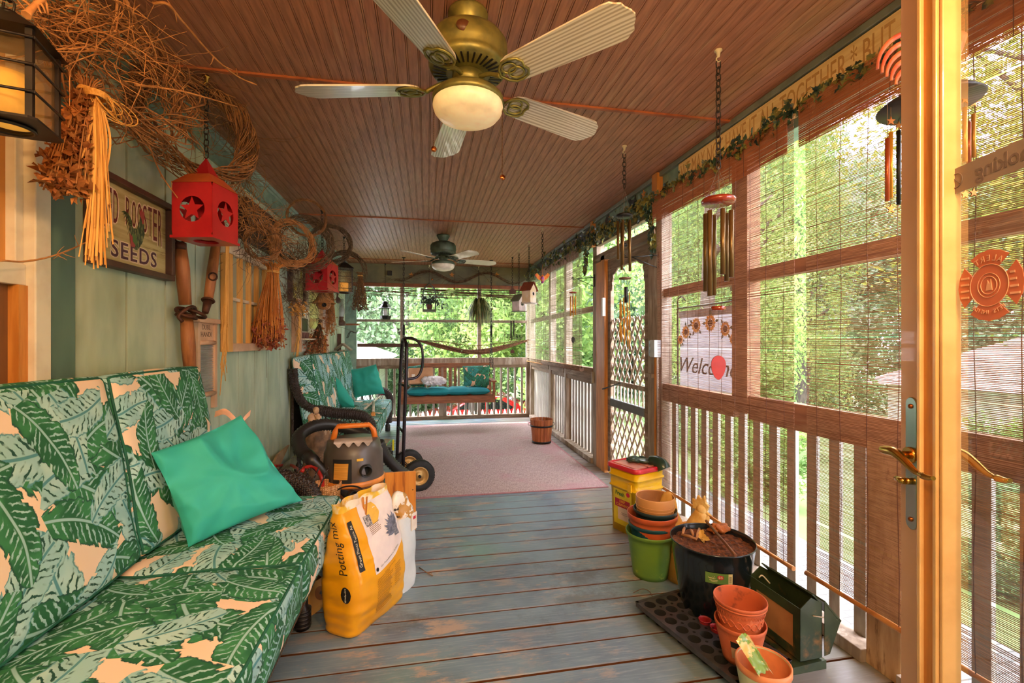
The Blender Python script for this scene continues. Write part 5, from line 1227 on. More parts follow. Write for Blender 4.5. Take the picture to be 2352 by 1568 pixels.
tag(mb.build('area_rug', rug_mat(), None, loc=((rx0 + rx1) / 2, (ry0 + ry1) / 2, 0)), 'dusty pink woven rug on the porch floor before the swing', 'rug')
# ================================================================ THINGS ON THE FLOOR
def wrapped_text(body, size, mat, parent, name, S, s0, t0, ang=0, off=.0016, bold=0, squash=1):
    """letters laid onto a surface S(s, t, off)"""
    tmp = text_mesh(name, body, size, mat, None, (0, 0, 0), (1, 0, 0), (0, 1, 0), 0, bold=bold, squash=squash)
    me = tmp.data; M = wm(parent).inverted(); c, s = math.cos(ang), math.sin(ang)
    for v in me.vertices:
        x, y = v.co.x, v.co.y; v.co = M @ S(s0 + x * c - y * s, t0 + x * s + y * c, off)
    tmp.parent = parent; me.update(); return tmp
def wpatch(mb, S, s0, s1, t0, t1, off, n=10, f=None):
    def g(u, v):
        s = s0 + (s1 - s0) * u; t = t0 + (t1 - t0) * v
        if f: s, t = f(u, v)
        return S(s, t, off)
    mb.grid(g, n, n); return mb
# --- potting mix bag
A = Vector((-.315, 2.065, 0)); Bq = Vector((-.105, 2.40, 0)); FU = (Bq - A).normalized(); FN = Vector((FU.y, -FU.x, 0)); LW = (Bq - A).length; BC = (A + Bq) / 2 - FN * .085
def bagS(s, t, off=0):
    """s along the front face from its middle (continuing round the near side), t height"""
    h = max(0, min(1, t / .56)); L = LW / 2 * (1 - .10 * h ** 3) ; T = .085 * (1 - .72 * h ** 3.2) * (1 + .22 * math.sin(PI * min(1, h * 1.2))); r = min(.045, T * .8)
    tuck = 1 - .10 * max(0, 1 - t / .03) ** 2; L *= tuck; T *= tuck
    P = [(L - r, 'f'), ]; side = 2 * (T - r); q = r * PI / 2
    sgn = 1 if s >= 0 else -1; a = abs(s)
    if a <= L - r: x, y, nx, ny = a, T, 0, 1
    elif a <= L - r + q: th = (a - (L - r)) / r; x, y, nx, ny = L - r + r * math.sin(th), T - r + r * math.cos(th), math.sin(th), math.cos(th)
    elif a <= L - r + q + side: x, y, nx, ny = L, T - r - (a - (L - r + q)), 1, 0
    elif a <= L - r + 2 * q + side: th = (a - (L - r + q + side)) / r; x, y, nx, ny = L - r + r * math.cos(th), -T + r - r * math.sin(th), math.cos(th), -math.sin(th)
    else: x, y, nx, ny = max(0, L - r - (a - (L - r + 2 * q + side))), -T, 0, -1
    bul = .022 * max(0, 1 - (x / L) ** 2) * math.sin(PI * min(1, max(0, t / .5))) * ny
    lean = .02 * h * h
    p = BC + FU * (sgn * (x + off * nx) - .01 * h) + FN * (y + bul + off * ny - lean) + Vector((0, 0, t))
    w = mnoise.noise(Vector((p.x * 9, p.y * 9, t * 22))) * .006 + mnoise.noise(Vector((p.x * 20, p.y * 20, t * 55))) * .003 + .003 * math.sin(t * 120) * max(0, 1 - t / .22) * (1 - abs(ny) * .5)
    return p + (FU * sgn * nx + FN * ny) * w
def bag_per(h, L=LW / 2):
    t = h; hh = max(0, min(1, t / .56)); L = LW / 2 * (1 - .10 * hh ** 3); T = .085 * (1 - .72 * hh ** 3.2) * (1 + .22 * math.sin(PI * min(1, hh * 1.2))); r = min(.045, T * .8); return 2 * (L - r) + PI * r + 2 * (T - r)
t = thing('potting_mix_bag', BC, 'open yellow potting mix bag standing on the deck beside the near sofa', 'bag')
m_bagy = pm('bag_yellow', (240, 170, 20), (232, 158, 14), .32, scale=5, coat=.3); m_ink = pm('black_ink', (30, 28, 26), None, .5); m_bink = pm('brown_ink', (140, 96, 20), None, .6)
mb = MB(); mb.grid(lambda u, v: bagS((2 * u - 1) * bag_per(v * .54) , v * .54), 90, 60)
mb.grid(lambda u, v: (bagS((2 * u - 1) * bag_per(0), .0) * (1 - v) + BC * v), 60, 2)
mb.build('bag_film', m_bagy, t)
m_bagw = pm('bag_white_film', (240, 226, 220), (226, 210, 208), .3, coat=.5)
mb = MB(); wpatch(mb, bagS, 0, 0, 0, 0, .0018, 20, lambda u, v: (-.075 + .255 * u, .245 + .09 * u * u * .9 + (.30 - .09 * u * u * .9) * v)); mb.build('printed_panel', m_bagw, t)
mb = MB(); wpatch(mb, bagS, 0, 0, 0, 0, .0024, 14, lambda u, v: (-.03 + .05 * u + .03 * math.sin(PI * v) * u, .535 - .09 * v)); mb.build('folded_flap', pm('flap_orange', (246, 190, 70), None, .35), t)
mb = MB(); mb.m = 0; rs = random.Random(2)
for k in range(11):
    a = PI * .42 + k * .19; L_ = .074 + .012 * (k % 2)
    cs_, ct_ = .125, .375
    wpatch(mb, bagS, 0, 0, 0, 0, .0028 + .0002 * k, 5, lambda u, v: (lambda r_, w_: (cs_ + math.cos(a) * r_ - math.sin(a) * w_ * .8, ct_ + math.sin(a) * r_ + math.cos(a) * w_ * .8))(L_ * u, (v - .5) * .026 * math.sin(PI * min(1, u * .9 + .1))))
mb.build('printed_flower', pm('print_grey', (120, 122, 140), (82, 84, 100), .5, scale=60), t)
mb = MB(); wpatch(mb, bagS, .105, .142, .35, .40, .0052, 6); mb.build('flower_centre', pm('print_grey_dark', (84, 84, 96), (140, 140, 150), .5, scale=200), t)
mb = MB(); wpatch(mb, bagS, -.06, -.015, .445, .49, .0028, 4); mb.build('printed_photo', pm('print_photo', (90, 86, 88), (180, 170, 168), .5, scale=90, lo=.45, hi=.55), t)
mb = MB(); wpatch(mb, bagS, -.158, -.130, .29, .50, .0028, 12); mb.build('black_stripe', m_ink, t)
wrapped_text('Grows Plants Twice As', .0205, pm('stripe_white', (240, 232, 210), None, .5), t, 'lettering', bagS, -.144, .395, PI / 2, .004, squash=.9)
wrapped_text('Potting mix', .056, m_ink, t, 'lettering', bagS, -.222, .395, PI / 2, .0022, squash=.86)
mb = MB(); wpatch(mb, bagS, 0, 0, 0, 0, .0024, 12, lambda u, v: (-.224 + .024 * v * math.cos(2 * PI * u), .20 + .036 * v * math.sin(2 * PI * u))); mb.build('logo_disc', m_ink, t)
wrapped_text('Miracle-Gro', .0125, MATS['stripe_white'], t, 'lettering', bagS, -.224, .20, PI / 2, .0036, bold=.0003)
mb = MB(); wpatch(mb, bagS, 0, 0, 0, 0, .003, 8, lambda u, v: (-.06 + .009 * v * math.cos(2 * PI * u), .262 + .009 * v * math.sin(2 * PI * u))); mb.build('round_symbol', m_ink, t)
wrapped_text('Our Commitment to Gardeners', .012, m_ink, t, 'lettering', bagS, .04, .285, .26, .003)
def lines(s0, s1, t0, t1, n, mat, slope=0, seed=0):
    r = random.Random(seed); mb = MB()
    for k in range(n):
        tt = t1 - (t1 - t0) * k / n; e = s1 - r.uniform(0, .25) * (s1 - s0); wpatch(mb, bagS, 0, 0, 0, 0, .0028, 4, lambda u, v: (s0 + (e - s0) * u, tt + slope * (s0 + (e - s0) * u - s0) + .0022 * v))
    return mb.build('printed_lines', mat, t)
lines(-.045, .035, .40, .44, 6, m_bink, .1, 1); lines(-.065, .05, .055, .215, 22, m_bink, .14, 2); lines(.065, .12, .12, .225, 12, m_bink, .14, 3)
wrapped_text('WHAT IS IN THE BAG', .009, m_bink, t, 'lettering', bagS, .03, .238, .2, .003)
mb = MB()
def ruff(u, v):
    s = (2 * u - 1) * bag_per(.54); p = bagS(s, .54); z = .035 * v * (1 + .5 * mnoise.noise(Vector((u * 9, 3, 0)))); o = .007 * math.sin(u * 50) * v
    return p + Vector((0, 0, z)) + FN * o
mb.grid(ruff, 80, 6); mb.build('open_mouth', pm('bag_mouth', (246, 196, 60), (250, 232, 210), .35, scale=9, lo=.45, hi=.55), t)
q = bagS(-.03, .52, .012); t2 = thing('clothespin', q - Vector((0, 0, .02)), 'wooden clothespin clipped on the mouth of the potting mix bag', 'clothespin'); mb = MB()
mb.bar(q + Vector((0, 0, -.03)), q + Vector((0, 0, .055)) + FN * .006, .012, .007); mb.build('front_leg', m_orange, t2); mb = MB(); mb.bar(q - FN * .010 + Vector((0, 0, -.03)), q - FN * .017 + Vector((0, 0, .05)), .012, .007); mb.build('back_leg', m_orange, t2)
# clear plastic bag behind with a smaller crumpled packet on top
bc = Vector((-.13, 2.50, 0)); t = thing('clear_plastic_bag', bc, 'milky clear plastic bag with red and white print behind the potting mix bag', 'bag'); m_clear = pm('milky_plastic', (232, 236, 236), (214, 220, 222), .2, trans=.2, scale=5)
def clr(u, v):
    th = 2 * PI * u; h = v; r_ = (.085 * abs(math.cos(th)) ** .6 * (1 if math.cos(th) > 0 else -1), .05 * abs(math.sin(th)) ** .7 * (1 if math.sin(th) > 0 else -1)); k = 1 - .35 * (h - .7) * (h > .7)
    p = bc + FU * r_[0] * k + FN * r_[1] * k + Vector((0, 0, .38 * h)); return p + FN * mnoise.noise(p * 12) * .012
mb = MB(); mb.grid(clr, 40, 20); mb.build('film', m_clear, t)
mb = MB(); mb.box(bc + FU * .04 + FN * .050 + Vector((0, 0, .34)), (.05, .003, .09), Matrix((FU, FN, (0, 0, 1))).transposed()); mb.build('label', m_white, t)
mb = MB(); mb.box(bc + FU * .04 + FN * .052 + Vector((0, 0, .36)), (.02, .003, .015), Matrix((FU, FN, (0, 0, 1))).transposed()); mb.build('red_print', MATS['red_plastic'], t)
pc = at(918, 1168, D=2.42); t = thing('snack_packet', pc, 'crumpled tan and white packet resting on the mouth of the clear plastic bag', 'packet')
mb = MB()
def pk(u, v):
    th = 2 * PI * u; ph = PI * v; d = Vector((math.sin(ph) * math.cos(th) * .075, math.sin(ph) * math.sin(th) * .045, -math.cos(ph) * .09)); return pc + Matrix.Rotation(.7, 3, 'Z') @ d * (1 + .45 * mnoise.noise(d * 14))
mb.grid(pk, 30, 20); mb.build('wrapper', pm('packet_print', (236, 226, 214), (190, 140, 70), .3, scale=14, lo=.5, hi=.53, c3=(60, 50, 44), s3=30, lo3=.6, hi3=.62), t)
# --- pine board
bq = at(955, 1217, Z=0); t = thing('pine_board', bq, 'knotty orange pine board standing upright behind the potting mix bag', 'board'); x1, y1 = bq.x, bq.y
mb = MB(); mb.bx(x1 - .205, x1, y1, y1 + .02, 0, .405); mb.build('plank', pm('pine', (230, 150, 62), (214, 128, 46), .4, scale=3, st=(9, 9, .5), c3=(170, 92, 34), s3=3, lo3=.58, hi3=.66), t, bevel=.002)
for (dx, dz) in ((-.02, .28), (-.03, .04)): mb = MB(); mb.cyl((x1 + dx, y1 - .002, dz), (x1 + dx, y1, dz), .004, n=10); mb.build('screw', m_dark, t)
# --- hand truck
wc1 = at(962, 1092, D=3.98); wc1.z = .137; wc2 = at(938, 1062, D=4.36); wc2.z = .137; axd = (wc2 - wc1).normalized()
t = thing('hand_truck', (wc1 + wc2) / 2 - Vector((0, 0, .137)), 'dark steel hand truck with black rubber wheels standing on the edge of the rug', 'hand truck')
m_steel = pm('dark_steel', (66, 60, 66), (48, 44, 50), .35, .8); m_hub = pm('hub_tan', (200, 160, 96), (180, 140, 80), .4, .4)
for wc in (wc1, wc2):
    mb = MB(); mb.lathe([(.08, -.030), (.115, -.038), (.130, -.030), (.137, -.012), (.1375, 0), (.137, .012), (.130, .030), (.115, .038), (.08, .030)], wc, 48, axd)
    for k in range(60): a = 2 * PI * k / 60; a_, b_, _ = basis(axd); q = wc + (a_ * math.cos(a) + b_ * math.sin(a)) * .137; mb.bar(q - axd * .026, q + axd * .026, .006, .0022, up=(q - wc))
    wh = mb.build('wheel', m_rub, t)
    mb = MB(); mb.lathe([(.0, -.022), (.03, -.03), (.035, -.012), (.055, -.010), (.068, -.02), (.080, -.030), (.082, .030), (.068, .02), (.03, .012), (0, .012)], wc, 32, axd); mb.build('hub', m_hub, wh)
    mb = MB(); mb.cyl(wc - axd * .045, wc - axd * .02, .012, n=12); mb.build('axle_nut', m_dark, wh)
pA = at(925, 1055, D=4.02); pB = at(911, 1040, D=4.36); pA.z = pB.z = .10
tA = at(934, 792, D=4.02); tB = at(922, 790, D=4.30); tA.z = 1.27; tB.z = 1.27
mb = MB(); mid = (tA + tB) / 2; mid.z = 1.33
mb.tube(bez([pA, pA * .6 + tA * .4, tA - Vector((0, 0, .08)), tA * .75 + tB * .25 + Vector((0, 0, .035)), mid - Vector((0, 0, .005)), tB * .75 + tA * .25 + Vector((0, 0, .035)), tB - Vector((0, 0, .08)), pB * .6 + tB * .4, pB], 8), .0155, 10); mb.build('frame_tube', m_steel, t)
h0 = mid; hx_ = at(968, 815, D=4.12)
mb = MB(); mb.tube(bez([at(928, 777, D=4.15), at(948, 777, D=4.15), at(965, 790, D=4.15), at(971, 815, D=4.15), at(968, 848, D=4.15), at(957, 866, D=4.13), at(932, 871, D=4.08)], 8), .012, 10); mb.build('handle_loop', m_steel, t)
for f in (.34, .60): mb = MB(); mb.tube([pA.lerp(tA, f + .09 * (f > .5)), pB.lerp(tB, f + .09 * (f > .5))], .011, 8); mb.build('cross_bar', m_steel, t)
mb = MB(); mb.tube([wc1 - axd * .0, wc2], .008, 8); mb.build('axle', m_steel, t)
mb = MB(); mb.tube([wc1.lerp(wc2, .2), pA.lerp(tA, .12)], .004, 6); mb.tube([wc1.lerp(wc2, .28), pA.lerp(tA, .12) + Vector((.01, 0, .01))], .004, 6); mb.build('brace', m_steel, t)
fo = Vector((-.13, -.03, 0)); i0 = MB(); i0.v += [pA + Vector((0, 0, -.09)), pB + Vector((0, 0, -.09)), pB + fo + Vector((0, 0, -.09)), pA + fo + Vector((0, 0, -.09)), pA + Vector((0, 0, -.084)), pB + Vector((0, 0, -.084)), pB + fo + Vector((0, 0, -.084)), pA + fo + Vector((0, 0, -.084))]
for q in ((0, 1, 2, 3), (7, 6, 5, 4), (0, 4, 5, 1), (1, 5, 6, 2), (2, 6, 7, 3), (3, 7, 4, 0)): i0.face(list(q))
i0.build('toe_plate', m_steel, t)
# --- shop vacuum
vx, vy = -.475, 3.17; vo = Vector((vx, vy, 0)); t = thing('shop_vacuum', vo, 'black and orange wet-dry shop vacuum with thick ribbed hose beside the pine board', 'vacuum')
VF = Vector((SS * .1 + .12, -1, 0)).normalized(); VR = Vector((-VF.y, VF.x, 0)); VR = VR if VR.x > 0 else -VR
m_vor = pm('vac_orange', (232, 130, 44), (220, 116, 36), .35); m_vbk = pm('vac_charcoal', (92, 80, 72), (74, 64, 60), .35, scale=4); m_vdk = pm('vac_black', (44, 42, 42), None, .4)
mb = MB(); mb.lathe([(0, .05), (.165, .05), (.175, .08), (.18, .30), (.19, .36), (.192, .39)], vo, 40); mb.build('tank', pm('tank_brown', (120, 74, 44), (84, 54, 36), .3), t)
mb = MB(); mb.lathe([(.193, .385), (.2, .39), (.2, .415), (.193, .42)], vo, 40); mb.build('rim', pm('vac_orange_rim', (240, 146, 60), None, .35), t)
mb = MB(); mb.lathe([(.195, .41), (.19, .44), (.185, .58), (.175, .60), (.165, .655), (.145, .665), (0, .67)], vo, 40); hd = mb.build('motor_head', m_vbk, t)
def face_pt(sx, z, r_=.192): a = sx / r_; return vo + VF * (r_ * math.cos(a)) + VR * (r_ * math.sin(a)) + Vector((0, 0, z))
mb = MB(); mb.grid(lambda u, v: face_pt(-.13 + .12 * u, .42 + .15 * v, .198), 12, 2); mb.build('label_pod', m_vdk, hd)
mb = MB(); mb.grid(lambda u, v: face_pt(-.125 + .09 * u + .006 * v, .445 + .10 * v, .2005), 12, 2); mb.build('warning_label', pm('label_amber', (236, 166, 66), (206, 140, 54), .5, scale=6, st=(1, 1, 70)), hd)
mb = MB(); mb.grid(lambda u, v: face_pt(.02 + .04 * u, .555 + .016 * v, .199), 6, 2); mb.build('yellow_sticker', pm('sticker_yellow', (250, 190, 50), None, .5), hd)
pp = face_pt(.07, .49, .18); dr = (VF + VR * .25).normalized(); mb = MB(); mb.lathe([(.045, -.02), (.045, .0), (.037, .005), (.036, .045), (.030, .045), (.028, .0), (0, -.01)], pp, 28, dr); mb.build('hose_port', m_vdk, hd)
mb = MB(); mb.lathe([(0, .008), (.028, .008)], pp, 24, dr); mb.build('port_opening', pm('pure_dark', (10, 10, 10), None, .9), hd)
mb = MB(); zt_ = .66
Hh = [vo + VR * (-.135) + Vector((0, 0, zt_ - .03)), vo + VR * (-.115) + Vector((0, 0, zt_ + .05)), vo + VR * (-.10) + Vector((0, 0, zt_ + .085)), vo + VR * (.10) + Vector((0, 0, zt_ + .085)), vo + VR * (.125) + Vector((0, 0, zt_ + .05)), vo + VR * (.14) + Vector((0, 0, zt_ - .03))]
mb.tube(Hh, [.02, .019, .016, .016, .019, .02], 10); mb.build('carry_handle', m_vor, hd, bevel=0)
mb = MB(); 
for k in range(22): q = vo + VR * (-.09 + k * .0086) + Vector((0, 0, zt_ + .10)); mb.box(q, (.004, .02, .006))
mb.build('handle_grip_ribs', m_vor, hd)
mb = MB(); mb.grid(lambda u, v: vo + VR * (-.115 + .23 * u) + VF * (.06 + .115 * min(1, v * 2)) + Vector((0, 0, zt_ + .018 - .022 * max(0, v * 2 - 1) * (1 + .6 * math.sin(u * 8 * PI - PI / 2)))), 64, 4); mb.build('accessory_tray', pm('tray_grey', (196, 176, 164), None, .4), hd)
for (sx, sy) in ((-1, 1), (1, 1), (-1, -1), (1, -1)):
    c = vo + VR * sx * .16 + VF * sy * .14; mb = MB(); mb.lathe([(0, .14), (.03, .14), (.05, .10), (.055, .05), (0, .05)], c, 20); mb.build('caster_foot', m_vor, t); mb = MB(); mb.ball(c + Vector((0, 0, .026)), .026, 12); mb.build('caster', m_vdk, t)
def ribbed(pts, r, per=.015, n=14):
    P = bez(pts, 12); L = 0; Q = [P[0]]
    for a, b in zip(P, P[1:]):
        k = max(1, int((b - a).length / (per / 2)))
        for i in range(1, k + 1): Q.append(a + (b - a) * i / k)
    mb = MB(); mb.tube(Q, [r * (1.07 if i % 2 else .90) for i in range(len(Q))], n); return mb
ribbed([at(850, 1040, D=3.3), at(842, 1002, D=3.35), at(800, 985, D=3.35), at(762, 975, D=3.3), at(720, 979, D=3.2), at(688, 1000, D=3.1), at(690, 1030, D=3.0), at(712, 1052, D=2.95)], .041).build('hose', m_vdk, t)
mb = MB(); mb.tube([at(706, 1045, D=2.96), at(722, 1062, D=2.93), at(722, 1062, D=2.93), at(805, 1140, D=2.85)], [.043, .041, .034, .030], 14); mb.build('wand', m_vdk, t)
ribbed([at(870, 1015, D=3.35), at(888, 1050, D=3.4), at(915, 1078, D=3.45), at(940, 1098, D=3.5), at(935, 1120, D=3.55), at(900, 1150, D=3.55)], .04).build('hose', m_vdk, t)
mb = MB(); q = at(815, 1140, D=2.8); dq = (at(832, 1150, D=2.68) - q).normalized(); mb.lathe([(.02, -.10), (.034, -.06), (.034, .0), (.031, .0), (.03, -.05), (0, -.05)], q, 24, dq); mb.build('floor_nozzle_tube', m_vdk, t)
q = at(792, 1160, D=2.85); mb = MB(); mb.box(q, (.24, .09, .08), Matrix.Rotation(-.4, 3, 'Z')); mb.build('floor_nozzle', pm('nozzle_slate', (70, 74, 88), (50, 52, 62), .35), t, bevel=.015)
mb = MB(); mb.grid(lambda u, v: face_pt(.03 + .10 * u, .37 - .30 * v, .205 + .02 * math.sin(u * 9 + v * 4) + .03 * v), 14, 10); mb.build('dust_bag_cloth', pm('slate_cloth', (84, 82, 94), (60, 60, 72), .85), t)
mb = MB(); mb.tube(bez([at(745, 1145, D=2.75), at(790, 1118, D=2.75), at(830, 1122, D=2.72), at(858, 1160, D=2.7), at(852, 1190, D=2.7)], 8), .005, 6); mb.build('power_cord', m_vdk, t)
# --- tan basket, red hose, leaning boards, statue
c = at(748, 1128, D=2.78); t = thing('woven_basket', (c.x, c.y, 0), 'tan woven basket with curled rim between the sofa arm and the vacuum', 'basket')
mb = MB(); H_ = c.z + .05; mb.lathe([(0, .0), (.06, .0), (.075, .12), (.085, H_ - .05), (.092, H_ - .03), (.092, H_), (.082, H_), (.078, H_ - .04), (.0, H_ - .06)], (c.x, c.y, 0), 28); mb.build('basket_body', wicker('tan_wicker', (236, 180, 120), (176, 118, 66)), t)
t = thing('red_hose', at(720, 1100, D=3.05), 'loop of red rubber hose behind the dark wicker sofa arm', 'hose'); mb = MB()
mb.tube(bez([at(630, 1070, X=-1.22), at(668, 1068, X=-1.2), at(690, 1082, D=2.95), at(700, 1074, D=2.9), at(722, 1072, D=2.9), at(738, 1095, D=2.85), at(742, 1120, D=2.85)], 8), .012, 8); mb.build('rubber_tube', pm('red_rubber', (190, 44, 36), (160, 34, 30), .4), t)
t = thing('black_cable', at(690, 1070, X=-1.2), 'thin black cable hanging in a loop against the green wall', 'cable'); mb = MB()
mb.tube(bez([at(682, 1022, X=-1.24), at(674, 1036, X=-1.24), at(684, 1058, X=-1.2), at(695, 1070, X=-1.16), at(676, 1078, X=-1.2)], 8), .004, 6); mb.build('wire', m_vdk, t)
def quad_board(name, pts, th, m, label, cat):
    P = [Vector(p) for p in pts]; n = (P[1] - P[0]).cross(P[3] - P[0]).normalized() * th; t = thing(name, min(P, key=lambda p: p.z), label, cat); mb = MB(); i = 0; mb.v += P + [p + n for p in P]
    for q in ((3, 2, 1, 0), (4, 5, 6, 7), (0, 1, 5, 4), (1, 2, 6, 5), (2, 3, 7, 6), (3, 0, 4, 7)): mb.face(list(q))
    mb.build('panel', m, t); return t
quad_board('plywood_offcut', [Vector((-1.19, 3.02, .0)), Vector((-1.19, 3.30, .0)), at(660, 1022, X=-1.26), at(634, 1044, X=-1.25)], .02, pm('panel_tan', (190, 160, 120), (160, 128, 92), .6), 'tan wooden panel with red edge leaning on the wall behind the sofa arm', 'panel')
quad_board('plywood_offcut', [Vector((-1.16, 3.32, .0)), Vector((-1.16, 3.66, .0)), at(692, 1034, X=-1.24), at(652, 1064, X=-1.22)], .02, pm('panel_grey', (150, 150, 126), (124, 124, 104), .6), 'grey-green board leaning on the wall under the black cable', 'board')
ps = at(728, 1050, D=3.95); ps.z = 0; t = thing('stump_pedestal', ps, 'rough brown stump-shaped pedestal behind the vacuum hose', 'pedestal')
mb = MB(); pr = []
for k in range(25): z = .56 * k / 24; pr.append((.105 + .012 * math.sin(k * 1.9) + .01 * (k % 3 == 0), z))
mb.grid(lambda u, v: (lambda r_, a: ps + Vector((r_ * math.cos(a), r_ * math.sin(a), .56 * v)))(.110 + .014 * mnoise.noise(Vector((math.cos(6.283 * u) * 3, math.sin(6.283 * u) * 3, v * 12))), 2 * PI * u), 40, 40); mb.lathe([(0, .56), (.115, .56)], ps, 30); mb.build('stump', pm('stump_stone', (150, 112, 82), (106, 84, 66), .9, scale=14, bump=.5, c3=(190, 160, 134), s3=9), t)
sc_ = at(722, 965, D=3.95); sc_ = Vector((ps.x - .02, ps.y, .56)); t = thing('child_statue', sc_, 'small cream statue of two children standing on the stump pedestal', 'statue'); m_stn = pm('cream_stone', (216, 178, 140), (190, 150, 116), .8, scale=20, bump=.2)
mb = MB(); mb.ball(sc_ + Vector((-.02, 0, .03)), .045, 16, (1, .8, .8)); mb.ball(sc_ + Vector((-.022, 0, .085)), .040, 16, (.85, .7, 1.0)); mb.ball(sc_ + Vector((.028, 0, .075)), .030, 14, (.8, .8, 1.6)); mb.ball(sc_ + Vector((.015, -.005, .145)), .026, 16, (.9, .9, 1.05)); mb.ball(sc_ + Vector((.012, .004, .153)), .028, 14, (.9, .9, .95)); mb.tube([sc_ + Vector((.01, -.02, .11)), sc_ + Vector((.04, -.035, .08)), sc_ + Vector((.035, -.04, .055))], .009, 8); mb.ball(sc_ + Vector((.035, -.01, .02)), .028, 12, (.9, .9, .8)); mb.build('figure', m_stn, t)
# --- wooden bucket
bc = Vector((1.455, 5.72, .01)); t = thing('wooden_bucket', bc, 'small slatted wooden bucket with two black hoops on the corner of the rug', 'bucket'); m_bkt = pm('cedar_stave', (186, 110, 64), (156, 84, 46), .5, scale=5, st=(5, 5, .8))
mb = MB(); NS = 20
for k in range(NS):
    a0, a1 = 2 * PI * k / NS + .012, 2 * PI * (k + 1) / NS - .012
    i = len(mb.v)
    for (r_, z) in ((.118, 0), (.148, .30), (.136, .30), (.106, 0)):
        for a in (a0, a1): mb.v.append(bc + Vector((r_ * math.cos(a), r_ * math.sin(a), z)))
    for q in ((0, 1, 3, 2), (2, 3, 5, 4), (4, 5, 7, 6), (6, 7, 1, 0), (0, 2, 4, 6), (1, 7, 5, 3)): mb.face([i + j for j in q])
mb.lathe([(0, .015), (.11, .015)], bc, 24); mb.build('staves', m_bkt, t)
for (z, r_) in ((.012, .1205), (.215, .1405)): mb = MB(); mb.lathe([(r_, z - .010), (r_ + .0035, z - .010), (r_ + .0055, z + .012), (r_ + .001, z + .012)], bc, 40); mb.build('hoop', m_dark, t)
for s in (-1, 1): q = bc + R_ * s * .148 + Vector((0, 0, .235)); mb = MB(); mb.torus(q + R_ * s * .008, VF, .018, .003, 14, 6); mb.build('handle', m_dark, t)
# --- pots
def pot(name, c, rt, rb, h, mats, label, cat='pot', rim=(.010, .022), wall=.004, steps=0, sag=0, inner=None, curve=0, zfloor=.008):
    t = thing(name, c, label, cat); pr = [(0, 0), (rb, 0)]
    N = 8
    for k in range(1, N): u = k / N; pr.append((rb + (rt - rim[0] - rb) * (u ** (1 - curve * .55)), (h - rim[1]) * u))
    pr += [(rt - rim[0], h - rim[1]), (rt - .002, h - rim[1] + .002), (rt, h - .004), (rt - .001, h), (rt - wall, h), (rt - wall - .001, h - .004)]
    mb = MB(); mb.lathe(pr, c, 48); mb.build('pot_wall', mats, t)
    mi = MB(); mi.lathe([(rt - wall, h - .001), (rt - rim[0] - wall, h - rim[1])] + [(rb + (rt - rim[0] - rb) * ((k / N) ** (1 - curve * .55)) - wall, (h - rim[1]) * k / N) for k in range(N - 1, 0, -1)] + [(rb - wall, zfloor), (0, zfloor)], c, 48); mi.build('inside', inner or mats, t); return t
gx = Vector((1.235, 2.38, 0))
m_gpot = pm('scuffed_green_plastic', (112, 148, 52), (94, 134, 58), .4, scale=4, c3=(190, 200, 70), s3=5, lo3=.6, hi3=.68)
pot('flower_pot', gx, .136, .095, .245, m_gpot, 'scuffed green plastic pot at the bottom of the pot stack')
pot('flower_pot', gx + Vector((.004, .0, .05)), .124, .085, .24, pm('blue_green_plastic', (38, 96, 104), (28, 72, 84), .4, c3=(120, 140, 80), s3=6, lo3=.62, hi3=.7), 'blue-green plastic pot nested in the scuffed green pot')
pot('flower_pot', gx + Vector((.010, .0, .17)), .137, .10, .175, pm('orange_plastic', (206, 96, 50), (186, 80, 40), .4), 'wide orange pot in the middle of the pot stack', rim=(.008, .03))
pot('flower_pot', gx + Vector((.022, -.01, .235)), .118, .085, .135, pm('black_green_plastic', (34, 56, 56), None, .4), 'dark green pot nested inside the wide orange pot')
tp = pot('flower_pot', gx + Vector((.022, -.01, .32)), .105, .088, .12, pm('tan_plastic', (206, 146, 84), (192, 130, 70), .45, scale=4), 'ribbed tan pot on top of the pot stack', rim=(.002, .05), inner=pm('tan_inner', (176, 118, 66), None, .6))
mb = MB()
for k in range(4): mb.torus(gx + Vector((.022, -.01, .34 + k * .018)), (0, 0, 1), .0955 + .003 * k, .0018, 48, 5)
mb.build('ribs', MATS['tan_plastic'], tp)
mb = MB(); mb.lathe([(0, .045), (.02, .04), (.028, .01), (.05, .008), (.05, .0)], gx + Vector((.022, -.01, .345)), 20); mb.build('inner_cone', MATS['tan_plastic'], tp)
# big black pot
bp = Vector((1.335, 1.965, 0)); m_bpot = pm('black_glazed_plastic', (22, 30, 34), (18, 24, 28), .22, coat=.4)
tb = pot('plant_pot', bp, .190, .115, .365, m_bpot, 'large black plant pot filled with brown soil', curve=.7, rim=(.004, .01), zfloor=.2)
mb = MB(); mb.grid(lambda u, v: bp + Vector((.18 * v * math.cos(2 * PI * u), .18 * v * math.sin(2 * PI * u), .335 + .012 * mnoise.noise(Vector((v * 8 * math.cos(2 * PI * u), v * 8 * math.sin(2 * PI * u), 0))) + .004 * mnoise.noise(Vector((v * 40 * math.cos(2 * PI * u), v * 40 * math.sin(2 * PI * u), 0))))), 72, 24)
mb.build('soil', pm('brown_soil', (120, 66, 32), (70, 38, 20), .95, scale=60, bump=.8, c3=(206, 150, 100), s3=90, lo3=.66, hi3=.7), tb)
a0 = math.atan2(-bp.y - .1, -bp.x) ; 
def potS(s, z, off=0):
    u = max(0, z / .355); r_ = .115 + (.186 - .115) * u ** .615 + .002 + off; a = a0 + .02 + (s * 1.3 - .028) / r_; return bp + Vector((r_ * math.cos(a), r_ * math.sin(a), z))
mb = MB(); wpatch(mb, potS, -.005, .082, .235, .285, .001, 10); lb = mb.build('plant_label', pm('label_green', (110, 140, 60), (90, 120, 50), .45), tb)
